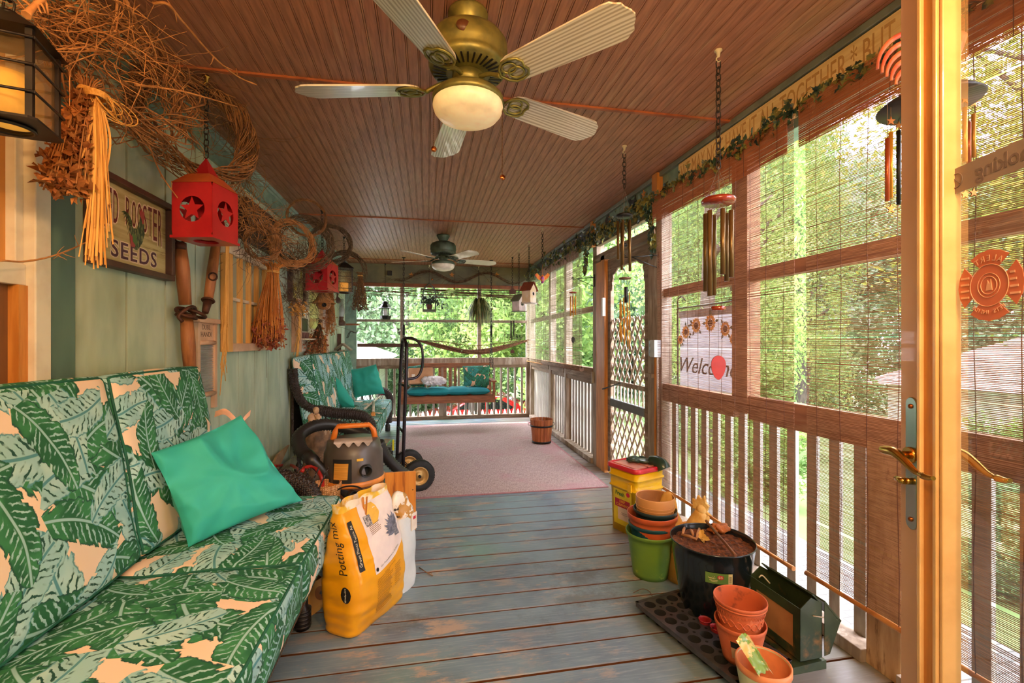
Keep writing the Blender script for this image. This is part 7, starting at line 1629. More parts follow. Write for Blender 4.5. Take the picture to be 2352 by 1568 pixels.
mb = MB(); poly(mb, [(-.06, .24), (.04, .20), (.10, .06), (.04, -.02), (-.06, .06)], .0014); mb.build('rooster_wing', pm('wing_green', (90, 122, 66), None, .6), t)
# singletrees
m_iron2 = pm('rusty_iron', (96, 56, 40), (70, 44, 36), .6, .5, scale=18, bump=.3); m_wd = pm('worn_oak', (178, 112, 64), (148, 88, 50), .55, scale=6, st=(7, 7, .6), bump=.15)
t = thing('singletree', wpx(425, 715, .04), 'long worn wooden singletree with rusty iron rings hanging on the green wall', 'harness bar')
P1, P2, P3, P4 = wpx(414, 560, .045), wpx(426, 700, .055), wpx(428, 722, .055), wpx(438, 872, .045)
mb = MB(); mb.tube([P1, P1.lerp(P2, .4), P2], [.026, .033, .028], 12); mb.tube([P3, P3.lerp(P4, .5), P4], [.028, .033, .026], 12); mb.build('wooden_bar', m_wd, t)
mb = MB(); mb.torus(wpx(413, 545, .045), (0, 1, .2), .026, .006, 18, 8); mb.torus(wpx(408, 527, .045), (1, .2, 0), .020, .005, 18, 8); mb.cyl(P1 + Vector((0, 0, .005)), P1 - Vector((0, 0, .03)), .0275, .028, n=14); mb.build('top_ring', m_iron2, t)
c = wpx(428, 718, .06)
mb = MB(); mb.torus(c + Vector((.01, .05, 0)), (.3, .3, 1), .055, .009, 22, 8, sx=1.3); mb.torus(c + Vector((.01, -.03, 0)), (.6, -.3, 1), .042, .009, 20, 8); mb.torus(c + Vector((0, 0, -.02)), (.2, .1, 1), .044, .008, 20, 8); mb.tube(bez([c + Vector((.02, .06, .01)), c + Vector((.035, .0, .03)), c + Vector((.03, -.05, .02)), c + Vector((0, -.075, -.02)), c + Vector((.01, -.06, -.05))], 5), .009, 8); mb.build('centre_rings', m_iron2, t)
t = thing('singletree', wpx(480, 640, .04), 'shorter slanting wooden singletree hanging under the red star lantern', 'harness bar'); Q1, Q2, Q3 = wpx(497, 556, .05), wpx(478, 690, .05), wpx(471, 718, .05)
mb = MB(); mb.tube([Q1, Q1.lerp(Q2, .5), Q2], [.024, .028, .024], 12); mb.build('wooden_bar', m_wd, t); mb = MB(); mb.torus(wpx(489, 635, .07), (0, 1, 0), .022, .005, 14, 6); mb.build('side_ring', m_iron2, t); mb = MB(); mb.tube([Q2, Q3], [.024, .017], 10); mb.torus(Q2, (Q3 - Q2), .029, .007, 18, 6); mb.build('iron_tip', m_iron2, t)
# washboard
ya, yb = 2.86, 3.10; za, zb = .90, 1.43; t = thing('washboard', ws((ya + yb) / 2, za, 0), 'old wooden washboard with ribbed metal rising behind the near sofa', 'washboard'); m_wb = pm('pale_washboard_wood', (226, 186, 156), (206, 162, 130), .6, scale=6); 
mb = MB(); mb.bx(WX, WX + .025, ya, ya + .028, za, zb - .012); mb.bx(WX, WX + .025, yb - .028, yb, za, zb - .012); mb.build('side_rail', m_wb, t); mb = MB(); mb.bx(WX, WX + .04, ya - .012, yb + .012, zb - .02, zb + .008); mb.build('top_bar', m_wb, t, bevel=.004)
mb = MB(); mb.bx(WX + .004, WX + .014, ya + .028, yb - .028, zb - .125, zb - .02); mb.build('name_panel', m_wb, t)
for z in (zb - .135, za + .09): mb = MB(); mb.cyl((WX + .016, ya + .02, z), (WX + .016, yb - .02, z), .014, n=12); mb.build('roller_bar', m_wb, t)
mb = MB(); n_ = 22; mb.grid(lambda u, v: ws(ya + .03 + (yb - ya - .06) * u, za + .10 + (zb - .15 - za - .10) * v, .012 + .005 * math.sin(v * n_ * 2 * PI)), 2, n_ * 8); mb.build('ribbed_metal', pm('galvanised', (196, 196, 196), (170, 172, 174), .35, .6), t)
text_mesh('lettering', 'DUBL\nHANDI', .042, pm('pencil_ink', (134, 108, 90), None, .7), t, ws((ya + yb) / 2, zb - .066, .0148), (0, 1, 0), (0, 0, 1), .0003)
# old window sash hung on the wall
ya, yb = 3.20, 3.96; za, zb = 1.235, 1.93; t = thing('window_sash', ws((ya + yb) / 2, za, 0), 'old six-light wooden window sash with white top rail hung on the green wall', 'window frame')
mb = MB(); mb.bx(WX, WX + .05, ya, ya + .07, za, zb - .061); mb.build('stile', pm('lit_golden_stile', (236, 176, 96), (214, 150, 70), .45, scale=6, st=(5, 5, .5)), t, bevel=.004); mb = MB(); mb.bx(WX, WX + .05, yb - .06, yb, za, zb - .061); mb.build('stile', MATS['lit_golden_stile'], t, bevel=.004)  # stile and muntin colour has the orange light painted in
mb = MB(); mb.bx(WX, WX + .052, ya, yb, zb - .06, zb + .01); mb.build('top_rail', pm('chipped_white', (232, 214, 190), (206, 180, 150), .6, scale=9), t, bevel=.004); mb = MB(); mb.bx(WX, WX + .049, ya + .071, yb - .061, za, za + .055); mb.build('bottom_rail', m_wb, t, bevel=.004)
for k in (1, 2, 3): yy = ya + .07 + (yb - ya - .13) * k / 4; mb = MB(); mb.bx(WX + .01, WX + .045, yy - .014, yy + .014, za + .05, zb - .05); mb.build('muntin', MATS['lit_golden_stile'], t)
mb = MB(); mb.bx(WX + .01, WX + .04, ya + .06, yb - .05, (za + zb) / 2 - .01, (za + zb) / 2 + .01); mb.build('cross_muntin', MATS['chipped_white'], t)
mb = MB(); mb.bx(WX + .012, WX + .016, ya + .06, yb - .05, za + .05, zb - .05); n = NT('green_reflection_glass'); n.b.inputs['Base Color'].default_value = (.36, .44, .36, 1); n.b.inputs['Metallic'].default_value = .35; n.b.inputs['Roughness'].default_value = .08; mb.build('mirror_pane', n.m, t)  # green base colour stands in for reflected greenery
# dark lettered wooden sign, framed picture
def wquad(mb, px4, o, th=.012):
    P = [wpx(px, py, o) for px, py in px4]; i = len(mb.v); mb.v += P + [p + Vector((th, 0, 0)) for p in P]
    for q in ((3, 2, 1, 0), (4, 5, 6, 7), (0, 1, 5, 4), (1, 2, 6, 5), (2, 3, 7, 6), (3, 0, 4, 7)): mb.face([i + k for k in q])
ya, yb, za, zb = 3.50, 4.22, 2.04, 2.30; t = thing('lettered_sign', ws((ya + yb) / 2, za, 0), 'dark framed wooden sign half hidden by vines high on the green wall', 'sign')
mb = MB(); mb.bx(WX, WX + .03, ya, yb, za, zb); mb.build('board', pm('dusky_board', (122, 98, 84), (98, 76, 66), .7, scale=5, st=(1, 1, 8)), t)
mb = MB(); mb.bx(WX, WX + .06, ya - .02, yb + .02, zb, zb + .015); mb.bx(WX, WX + .06, ya - .02, ya, za, zb); mb.bx(WX, WX + .06, yb, yb + .02, za, zb); mb.bx(WX, WX + .06, ya - .02, yb + .02, za - .015, za); mb.build('frame', m_fr, t)
text_mesh('lettering', 'T A', .09, m_ink, t, ws(3.72, 2.235, .032), (0, 1, 0), (0, 0, 1), .0004); text_mesh('lettering', 'O', .10, m_ink, t, ws(3.72, 2.10, .032), (0, 1, 0), (0, 0, 1), .0004)
ya, yb, za, zb = 4.66, 5.10, 1.72, 2.06; t = thing('framed_picture', ws((ya + yb) / 2, za, 0), 'dark framed picture of a yellow flower behind the tangled vines', 'picture')
mb = MB(); mb.bx(WX, WX + .02, ya, yb, za, zb); mb.build('print', pm('picture_print', (206, 200, 176), (196, 190, 120), .6, scale=5, c3=(210, 190, 70), s3=6, lo3=.55, hi3=.6), t); mb = MB()
for b in ((ya - .035, ya, za - .035, zb + .035), (yb, yb + .035, za - .035, zb + .035), (ya, yb, za - .035, za), (ya, yb, zb, zb + .035)): mb.bx(WX, WX + .045, *b)
mb.build('frame', m_fr, t, bevel=.003)
# white shadow shelf with black pockets
ya, yb, za, zb = 4.78, 5.22, 1.20, 1.72; t = thing('shadow_shelf', ws((ya + yb) / 2, za, 0), 'white wall shelf with black panels and little pots beside the far window', 'shelf')
mb = MB(); mb.bx(WX, WX + .02, ya, yb, za, zb); mb.build('back_board', m_white, t, bevel=.002); mb = MB(); mb.bx(WX, WX + .09, ya - .02, ya, za, zb); mb.build('side_board', m_wb, t)
mb = MB(); mb.bx(WX, WX + .12, ya - .02, yb + .02, za + .12, za + .135); mb.build('shelf_board', m_white, t); mb = MB(); mb.bx(WX + .02, WX + .06, ya + .0, yb - .08, za + .21, za + .34); mb.build('black_pocket', m_ink, t)
mb = MB(); mb.bx(WX + .02, WX + .024, ya + .1, yb - .1, za + .37, za + .48); mb.build('small_pane', n.m, t)
text_mesh('lettering', 'BE NICE', .05, pm('shelf_ink', (110, 80, 60), None, .6), t, ws((ya + yb) / 2, za + .05, .0205), (0, 1, 0), (0, 0, 1), .0004)
for k, yy in enumerate((4.90, 5.06)): c = ws(yy, za + .136, .06); pot('small_pot', c, .035, .026, .06, pm('dusky_red_pot', (110, 66, 60), None, .6), ('small brown pot on the white wall shelf, nearer one', 'small brown pot on the white wall shelf, farther one')[k], 'pot', rim=(.002, .01), wall=.003)
rr = random.Random(11)
t = thing('dried_flowers', ws(4.72, 1.62, .08), 'small dried flower bunch with raffia bow beside the white wall shelf', 'dried flowers'); mb = MB()
for k in range(120): leafmesh(mb, ws(4.70, 1.62, .08) + Vector((rr.gauss(0, .03), rr.gauss(0, .05), rr.gauss(0, .04))), .04, rr)
o_ = mb.build('blossoms', m_raffia, t); o_['kind'] = 'stuff'; mb = MB()
for k in range(14): mb.tube(bez([ws(4.70, 1.60, .08), ws(4.70 + rr.gauss(0, .03), 1.45, .09), ws(4.70 + rr.gauss(0, .04), 1.0 + rr.uniform(0, .4), .06)], 5), .003, 4)
mb.build('raffia_tails', m_raffia, t)
# kerosene lamps, corner shelf, small wooden things by the far corner
def kerosene(px, py, D, label, chim=True, s=1):
    c = at(px, py, D=D); t = thing('kerosene_lamp', c, label, 'oil lamp'); m = pm('rusty_lamp', (112, 84, 74), (86, 62, 56), .5, .4, scale=14)
    mb = MB(); mb.lathe([(0, 0), (.05 * s, 0), (.066 * s, .02 * s), (.06 * s, .06 * s), (.03 * s, .09 * s), (.03 * s, .12 * s), (.04 * s, .125 * s), (.022 * s, .15 * s), (0, .15 * s)], c, 24); mb.build('font', m, t)
    if chim: mb = MB(); mb.lathe([(.03, .135), (.052, .20), (.05, .24), (.032, .33), (.03, .40)], c, 24); mb.build('glass_chimney', pm('smoky_glass', (214, 220, 226), None, .12, trans=.5), t)
    mb = MB(); mb.cyl(c + Vector((-.05, 0, .03)), Vector((WX, c.y, c.z + .03)), .006, n=6); mb.torus(c + Vector((-.05, 0, .03)), (0, 0, 1), .03, .004, 14, 5); mb.build('wall_bracket', m_dark, t)
kerosene(784, 748, 6.9, 'wall oil lamp with a tall glass chimney beside the back corner'); kerosene(772, 696, 6.7, 'small brown oil lamp without chimney above the glass-chimneyed one', False, 1.05)
c = at(812, 745, Y=7.45); t = thing('corner_shelf', c, 'narrow wooden shelf on scrolled iron brackets in the back left corner', 'shelf'); mb = MB(); mb.bx(LX, c.x + .08, c.y - .08, c.y + .08, c.z - .012, c.z + .012); mb.build('board', m_teak, t)
for k in (-.05, .05):
    mb = MB(); q = Vector((LX + .05, c.y + k, c.z - .012)); mb.tube(bez([q + Vector((.32, 0, 0)), q + Vector((.28, 0, -.07)), q + Vector((.20, 0, -.05)), q + Vector((.16, 0, -.12)), q + Vector((.08, 0, -.10)), q + Vector((.03, 0, -.20))], 5), .005, 6); mb.build('iron_scroll', m_dark, t)
c = at(772, 806, Y=6.95); t = thing('wooden_birdfeeder', c - Vector((0, 0, .1)), 'weathered little roofed birdfeeder on the wall behind the far sofa', 'birdfeeder'); mb = MB(); c.x = max(c.x, LX + .10); mb.box(c + Vector((0, 0, -.06)), (.09, .12, .16)); mb.build('box', m_old, t); mb = MB(); mb.box(c + Vector((-.05, 0, .06)), (.02, .2, .15), Matrix.Rotation(.9, 3, 'Y')); mb.box(c + Vector((.06, 0, .06)), (.02, .2, .15), Matrix.Rotation(-.9, 3, 'Y')); mb.build('roof', m_old2, t)
c = at(780, 790, Y=7.2); t = thing('wooden_plaque', Vector((LX, c.y, c.z - .15)), 'narrow white and brown wooden plaque on the wall under the oil lamps', 'plaque'); mb = MB(); mb.bx(WX, WX + .02, c.y - .09, c.y + .09, 1.05, 1.42); mb.build('board', m_bal, t); mb = MB(); mb.bx(WX, WX + .05, c.y - .12, c.y - .09, 1.05, 1.42); mb.build('side_strip', m_fr, t)
# ---------------------------------------------------------------- lanterns
def star_poly(r, n=5): return [((r if k % 2 == 0 else r * .42) * math.sin(PI * k / n), (r if k % 2 == 0 else r * .42) * math.cos(PI * k / n)) for k in range(2 * n)]
def red_lantern(cx, cy, ztop, rz, label, W=.185, Hb=.245, hookz=None, side='star'):
    t = thing('star_lantern', (cx, cy, ztop - Hb), label, 'lantern', rz); m = pm('lantern_red', (196, 34, 42), (180, 26, 36), .35, coat=.3); m2 = pm('lantern_orange_top', (214, 110, 54), (196, 80, 44), .4); w = W / 2; Z = Hb
    for k in range(4):
        R = Matrix.Rotation(k * PI / 2, 3, 'Z'); a = R @ Vector((1, 0, 0)); nrm = R @ Vector((0, -1, 0)); o = nrm * w + Vector((0, 0, Z / 2)); N = 40
        sq = []; ci = []
        for j in range(N):
            u = 2 * PI * j / N; c_, s_ = math.cos(u), math.sin(u); mm = max(abs(c_) / w, abs(s_) / (Z / 2)); sq.append((c_ / mm, s_ / mm)); ci.append((c_ * w * .62, s_ * w * .62))
        mb = MB(); mb.plate(sq, ci, o, a, Vector((0, 0, 1)), -nrm * .002); mb.build('side_panel', m, t, world=False)
        mb = MB(); mb.prism(star_poly(w * .60), o - nrm * .001, a, Vector((0, 0, 1)), nrm * .002); mb.build('cut_star', m, t, world=False)
    mb = MB()
    def fr(s, z): return [Vector((sx * s, sy * s, z)) for sx, sy in ((-1, -1), (1, -1), (1, 1), (-1, 1))]
    i = 0
    for (s0, z0_), (s1, z1_) in (((w * 1.03, Z), (w * .55, Z + .055)),):
        mb.v += fr(s0, z0_) + fr(s1, z1_)
        for q in range(4): mb.face([q, (q + 1) % 4, 4 + (q + 1) % 4, 4 + q])
    mb.build('roof', m2, t, world=False)
    mb = MB(); mb.v += fr(w * .45, Z + .05) + [Vector((0, 0, Z + .15))]
    for q in range(4): mb.face([q, (q + 1) % 4, 4])
    mb.build('spire', m, t, world=False)
    mb = MB(); N = 40; sq = []; ci = []
    for j in range(N): u = 2 * PI * j / N; c_, s_ = math.cos(u), math.sin(u); mm = max(abs(c_), abs(s_)) / (w * 1.06); sq.append((c_ / mm, s_ / mm)); ci.append((c_ * w * .55, s_ * w * .55))
    mb.plate(sq, ci, (0, 0, -.01), (1, 0, 0), (0, 1, 0), (0, 0, .012)); mb.build('base_plate', m, t, world=False)
    mb = MB(); mb.cyl((0, 0, .003), (0, 0, .10), .03, n=20); mb.build('candle', pm('amber_candle', (240, 190, 110), None, .6), t, world=False)
    mb = MB(); chain(mb, (0, 0, Z + .15), (0, 0, hookz - (ztop - Hb))); mb.build('chain', m_blk, t, world=False)
    return t
h = hook(-1.041, 2.429, 'brass ceiling hook holding the near red star lantern', pm('brass', (222, 172, 88)))
red_lantern(-1.041, 2.429, 2.035, math.radians(-12), 'red metal lantern with cut-out stars hanging nearest on the left', .19, .245, h.z)
h = hook(-1.0, 4.712, 'ceiling hook holding the far red star lantern', m_dark)
d_ = 4.712 * CC - 1.0 * SS
red_lantern(-1.0, 4.712, 1.3 + (785 - 608) / FPX * d_ , math.radians(-16), 'far red star lantern half hidden among the vines', .22, .25, h.z)
def cage_lantern(cx, cy, zb, W, Hb, rz, label, hz, candle=(.05, .10), vert=True, eave=.04, rows=3):
    t = thing('candle_lantern', (cx, cy, zb), label, 'lantern', rz); w = W / 2
    mb = MB(); N = 36; sq = []; ci = []
    for j in range(N): u = 2 * PI * j / N; c_, s_ = math.cos(u), math.sin(u); mm = max(abs(c_), abs(s_)) / (w * 1.22); sq.append((c_ / mm, s_ / mm)); ci.append((c_ * w * .7, s_ * w * .7))
    mb.plate(sq, ci, (0, 0, 0), (1, 0, 0), (0, 1, 0), (0, 0, .006)); mb.torus((0, 0, -.004), (0, 0, 1), w * .7, .005, 30, 6); mb.build('base_plate', m_lt, t, world=False)
    for sx in (-1, 1):
        for sy in (-1, 1): mb = MB(); mb.bx(sx * w - .007, sx * w + .007, sy * w - .007, sy * w + .007, .006, Hb); mb.build('corner_post', m_lt, t, world=False)
    mb = MB()
    for k in range(rows):
        z = Hb * (k + 1) / (rows + .35) if rows == 3 else Hb * (k + .6) / rows; e = w + .012
        for a, b in (((-e, -e), (e, -e)), ((e, -e), (e, e)), ((e, e), (-e, e)), ((-e, e), (-e, -e))): mb.cyl((a[0], a[1], z), (b[0], b[1], z), .0035, n=6)
    if vert:
        for k in (-.33, .33):
            for a in ((k * W * .9, -w - .006), (k * W * .9, w + .006), (-w - .006, k * W * .9), (w + .006, k * W * .9)): mb.cyl((a[0], a[1], .01), (a[0], a[1], Hb), .002, n=5)
    mb.build('wire_guard', m_lt, t, world=False)
    mb = MB()
    for s in (-1, 1): mb.bx(-w + .007, w - .007, s * (w - .003), s * (w - .001), .01, Hb - .02); mb.bx(s * (w - .003), s * (w - .001), -w + .007, w - .007, .01, Hb - .02)
    mb.build('glass_panes', pm('lantern_glass', (230, 190, 130), None, .25, trans=.85, alpha=.35), t, world=False)
    mb = MB(); mb.v += [Vector((sx * w * (1 + eave * 6), sy * w * (1 + eave * 6), Hb)) for sx, sy in ((-1, -1), (1, -1), (1, 1), (-1, 1))] + [Vector((sx * w * .35, sy * w * .35, Hb + W * .42)) for sx, sy in ((-1, -1), (1, -1), (1, 1), (-1, 1))]
    for q in range(4): mb.face([q, (q + 1) % 4, 4 + (q + 1) % 4, 4 + q])
    mb.face([3, 2, 1, 0]); mb.face([4, 5, 6, 7]); mb.cyl((0, 0, Hb + W * .42), (0, 0, Hb + W * .5), w * .25, n=10); mb.build('roof', m_lt, t, world=False)
    mb = MB(); mb.cyl((0, 0, .006), (0, 0, candle[1]), candle[0], n=28); mb.build('candle', pm('yellow_candle', (250, 206, 110), None, .5, emit=((255, 170, 60), .25)), t, world=False)
    mb = MB(); chain(mb, (0, 0, Hb + W * .5), (0, 0, hz - zb)); mb.build('chain', m_blk, t, world=False)
    return t
m_lt = pm('bronze_black', (52, 40, 36), (38, 30, 30), .45, .4, scale=12)
c = at(20, 290, D=1.17); h = hook(c.x, c.y, 'ceiling hook above the big black lantern at the top left')
cage_lantern(c.x, c.y, 1.852, .135, .225, math.radians(14), 'large black candle lantern with wire rings at the top left corner', h.z, (.045, .13), vert=False, eave=.05)
h = hook(-.988, 5.837, 'dark ceiling hook above the far black candle lantern', m_dark); d_ = 5.837 * CC - .988 * SS
cage_lantern(-.988, 5.837, 1.3 + (785 - 672) / FPX * d_, .17, .29, math.radians(14), 'far black candle lantern with glowing yellow candle near the back corner', h.z, (.05, .12), rows=4)
# ---------------------------------------------------------------- vines, wreaths, dried bunches
def twig(mb, p, d, L, r, rnd, curl=.35, n=7, grav=0):
    p = Vector(p); d = Vector(d).normalized(); pts = [p.copy()]; ax = Vector((rnd.gauss(0, 1), rnd.gauss(0, 1), rnd.gauss(0, 1))).normalized() * curl
    for i in range(n): d = (d + ax.cross(d) * .5 + Vector((rnd.gauss(0, .12), rnd.gauss(0, .12), rnd.gauss(0, .12) - grav))).normalized(); p = p + d * L / n; pts.append(Vector((max(p.x, LX + .015), p.y, min(p.z, CZ - .015))))
    mb.tube(pts, [r * (1 - .6 * i / n) for i in range(n + 1)], 4); return pts
def wreath(c, ax, R, thick, n, label, mat, seed, name='grapevine_wreath', a0=0, a1=2 * PI, r=.0028, squash=1, group=None):
    rnd = random.Random(seed); t = thing(name, Vector(c) - Vector((0, 0, R)), label, 'wreath'); mb = MB(); a, b, d = basis(ax); c = Vector(c)
    for k in range(n):
        ph = rnd.uniform(0, 6.3); f1 = rnd.uniform(1.5, 3.5); s0 = rnd.uniform(a0, a1) if a1 - a0 > 6 else a0; sp = rnd.uniform(.6, 1.0) * (a1 - a0); q = rnd.uniform(.0, 1) ** .6 * thick; pts = []
        for i in range(26):
            th = s0 + sp * i / 25 + (rnd.uniform(0, .0)); rr_ = R + q * math.cos(ph + f1 * th) + rnd.gauss(0, thick * .05)
            p = c + a * (rr_ * math.cos(th)) + b * (rr_ * math.sin(th) * squash) + d * (q * math.sin(ph + f1 * th)); pts.append(Vector((max(p.x, LX + .012), p.y, min(p.z, CZ - .012))))
        mb.tube(pts, r * rnd.uniform(.6, 1.2), 4)
        if k % 3 == 0: j = rnd.randint(3, 22); twig(mb, pts[j], (pts[j + 1] - pts[j - 1]) + (pts[j] - c) * .5, rnd.uniform(.06, .16), r * .6, rnd)
    mb.build('vines', mat, t); return t
def W3(px, py, X=-1.05): return at(px, py, X=X)
VW = Vector((.92, .35, .15))     # roughly towards the camera
wreath(W3(455, 290, -1.10), (.75, -.6, .1), .25, .055, 60, 'large loose grapevine wreath around the near red lantern', m_twig, 1)
wreath(W3(300, 190, -1.08), (.8, -.5, .3), .20, .08, 36, 'loose vine coil above the rooster sign', m_twig, 2)
wreath(W3(603, 560, -1.12), (.6, -.8, 0), .11, .02, 18, 'small vine ring nearest the hung window sash', m_twig, 3)
wreath(W3(672, 560, -1.08), (.55, -.8, 0), .17, .035, 30, 'reddish vine wreath left of the far red lantern', m_twigo, 4)
wreath(W3(705, 500, -1.02), (.3, -.95, 0), .155, .012, 14, 'thin vine ring touching the ceiling', m_twig, 5)
wreath(W3(700, 560, -1.05), (.4, -.9, 0), .22, .04, 30, 'tangled vine wreath under the thin ring', m_twigd, 6)
wreath(W3(760, 560, -1.02), (.3, -.95, 0), .20, .03, 30, 'dark vine wreath over the far red lantern', m_twigd, 7)
wreath(W3(792, 625, -.98), (.1, -1, 0), .24, .035, 34, 'farthest vine wreath arching over the far black lantern', m_twigd, 8, a0=-.4, a1=3.6)
# tangles of twigs between the wreaths
def tangle(path, spread, n, label, mat, seed, L=(.12, .4), r=(.0012, .0028), name='vine_tangle', grav=0, curl=.5):
    rnd = random.Random(seed); P = bez(path, 8); t = thing(name, P[0], label, 'vines'); mb = MB()
    for k in range(n):
        j = rnd.randint(0, len(P) - 2); tg = (P[j + 1] - P[j]).normalized() * rnd.choice((1, -1)); p = P[j] + Vector((rnd.gauss(0, spread * .6), rnd.gauss(0, spread), rnd.gauss(0, spread)))
        p.x = max(p.x, LX + .02); p.z = min(p.z, CZ - .02); dd = tg * 1.3 + Vector((rnd.gauss(0, .4), rnd.gauss(0, .6), rnd.gauss(0, .6))); twig(mb, p, dd, rnd.uniform(*L), rnd.uniform(*r), rnd, curl=rnd.uniform(0, curl * 1.6), grav=grav)
    o = mb.build('twigs', mat, t); o['kind'] = 'stuff'; return t
tangle([W3(120, 0, -1.1), W3(190, 80, -1.1), W3(300, 150, -1.1), W3(400, 200, -1.1), W3(500, 240, -1.1)], .055, 270, 'dense brown twig tangle in the upper left corner under the ceiling', m_twig, 21)
tangle([W3(130, 10, -1.02), W3(220, 60, -1.0), W3(330, 120, -1.0)], .07, 110, 'golden twigs at the very top left', m_twigo, 22, L=(.12, .35))
tangle([W3(520, 250, -1.12), W3(560, 380, -1.14), W3(560, 430, -1.18)], .04, 110, 'spray of thin twigs beside the near red lantern', m_twig, 23)
tangle([W3(555, 475, -1.18), W3(600, 520, -1.15), W3(660, 570, -1.12)], .045, 170, 'reddish twig spray crossing the dark lettered sign', m_twigo, 24)
tangle([W3(640, 560, -1.15), W3(700, 600, -1.1), W3(740, 620, -1.08), W3(730, 660, -1.1)], .09, 420, 'dense twig tangle around the far red lantern', m_twigd, 25)
tangle([W3(640, 640, -1.22), W3(690, 680, -1.2), W3(720, 720, -1.2)], .10, 120, 'sparse hanging tendrils in front of the framed flower picture', m_twigd, 26, L=(.3, .7), grav=.12)
tangle([W3(560, 560, -1.2), W3(600, 600, -1.2)], .07, 60, 'dark curling tendrils over the hung window sash', m_twigd, 27, L=(.15, .4))
tangle([W3(810, 640, -.95), W3(830, 690, -.92)], .05, 70, 'wispy dark tendrils hanging by the back opening', m_twigd, 28, L=(.2, .5), grav=.25)
# single golden branches reaching out
def branch(pts, r, label, seed):
    t = thing('dry_branch', pts[0], label, 'branch'); mb = MB(); P = bez(pts, 6); N = len(P); rnd = random.Random(seed)
    mb.tube(P, [r * (1 - .5 * i / N) * (1.25 if i % 7 == 0 else 1) for i in range(N)], 6)
    for k in range(6): j = rnd.randint(2, N - 3); twig(mb, P[j], Vector((rnd.gauss(0, 1), rnd.gauss(0, 1), rnd.gauss(0, 1))), .04, r * .5, rnd, n=3)
    mb.build('stem', m_twigo, t)
ZC = lambda px, py: at(px, py, Z=2.47)
branch([ZC(352, 8), ZC(385, 10), ZC(420, 50), ZC(490, 130), ZC(545, 175), ZC(590, 195)], .0055, 'knobbly golden branch reaching across the ceiling at top left', 1)
branch([W3(270, 240, -1.1), W3(330, 310, -1.15), W3(370, 400, -1.15), W3(418, 468, -1.12)], .0045, 'long golden twig curving down to the near red lantern', 2)
branch([W3(310, 195, -.98), W3(420, 210, -.90), W3(545, 245, -.80)], .0035, 'straight thin twig crossing in front of the large wreath', 3)
branch([ZC(290, 5), ZC(312, 50), ZC(298, 90), ZC(282, 108)], .007, 'thick curved golden twig at the top left edge', 4)
branch([ZC(270, 2), W3(262, 60, -1.05), W3(235, 95, -1.05), W3(170, 112, -1.05)], .0045, 'golden curl of vine behind the black lantern', 5)
branch([W3(60, 35, -.90), W3(90, 5, -.90), W3(120, -15, -.9)], .008, 'thick pale twig end in front of the black lantern roof', 6)
branch([wpx(0, 598, .06), wpx(60, 600, .05), wpx(130, 585, .05), wpx(200, 555, .05), wpx(225, 535, .06)], .0035, 'thin brown vine strung from the near window to the raffia', 7)
# dried bunches
def bunch(c, foot, rtop, rbot, label, n_stem, n_leaf, ms, ml, leaf, seed, name='dried_bouquet', splay=None, cutoff=.5):
    rnd = random.Random(seed); c = Vector(c); f = Vector(foot); t = thing(name, f, label, 'dried flowers'); mb = MB(); d = (f - c); a, b, _ = basis(d)
    for k in range(n_stem):
        th = rnd.uniform(0, 6.3); q = rnd.uniform(0, 1) ** .5; P = bez([c + (a * math.cos(th) + b * math.sin(th)) * q * rtop * 1.5 - d * .03, c + d * .06 + (a * math.cos(th) + b * math.sin(th)) * q * rtop * .7, c + d * .5 + (a * math.cos(th + .3) + b * math.sin(th + .3)) * q * (rtop + rbot) * .5, c + d * rnd.uniform(.75, 1) + (a * math.cos(th + .5) + b * math.sin(th + .5)) * q * rbot], 4)
        mb.tube([Vector((max(p.x, LX + .012), p.y, p.z)) for p in P], .0022, 4)
    mb.build('stems', ms, t); mb = MB()
    for k in range(n_leaf):
        u = cutoff + (1 - cutoff) * rnd.uniform(0, 1) ** .8; th = rnd.uniform(0, 6.3); q = rnd.uniform(.2, 1.05); R_u = rtop + (rbot - rtop) * min(1, u * 1.15); p = c + d * u + (a * math.cos(th) + b * math.sin(th)) * q * R_u; p.x = max(p.x, LX + .02); leafmesh(mb, p, leaf * rnd.uniform(.6, 1.3), rnd, fold=.8, lobes=(1 if k % 4 == 0 else None))
    o = mb.build('dry_leaves', ml, t); o['kind'] = 'stuff'; mb = MB(); mb.torus(c + d * .06, d, rtop * .75, .004, 20, 5); mb.torus(c + d * .075, d, rtop * .78, .004, 20, 5); mb.build('tie', m_raffia, t); return t
bunch(W3(205, 195, -1.08), W3(138, 440, -1.10), .03, .055, 'bunch of curled brown dried leaves hanging nearest the top left lantern', 50, 620, m_twigo, m_dried, .030, 31, cutoff=.12)
bunch(wpx(628, 612, .16), wpx(614, 800, .13), .055, .115, 'orange dried flower bouquet hanging beside the window sash', 140, 520, pm('orange_stems', (226, 148, 70), (196, 112, 50), .8), pm('rust_blossom', (178, 96, 66), (136, 66, 48), .8, scale=20), .028, 32, cutoff=.62)
bunch(W3(828, 628, -.93), W3(828, 712, -.93), .05, .12, 'brown dried bouquet hanging against the back opening', 90, 330, m_twig, pm('brown_blossom', (112, 70, 56), (84, 50, 44), .8), .03, 33, cutoff=.45)
bunch(wpx(735, 740, .10), wpx(722, 812, .12), .02, .13, 'small reddish dried bunch low beside the far window', 50, 260, m_twigd, pm('russet_blossom', (176, 96, 56), (130, 70, 46), .8), .03, 34, cutoff=.3)
bunch(wpx(760, 640, .14), wpx(757, 770, .12), .03, .08, 'straggly golden dried bunch left of the oil lamps', 60, 160, m_twigo, m_dried, .03, 35, cutoff=.3)
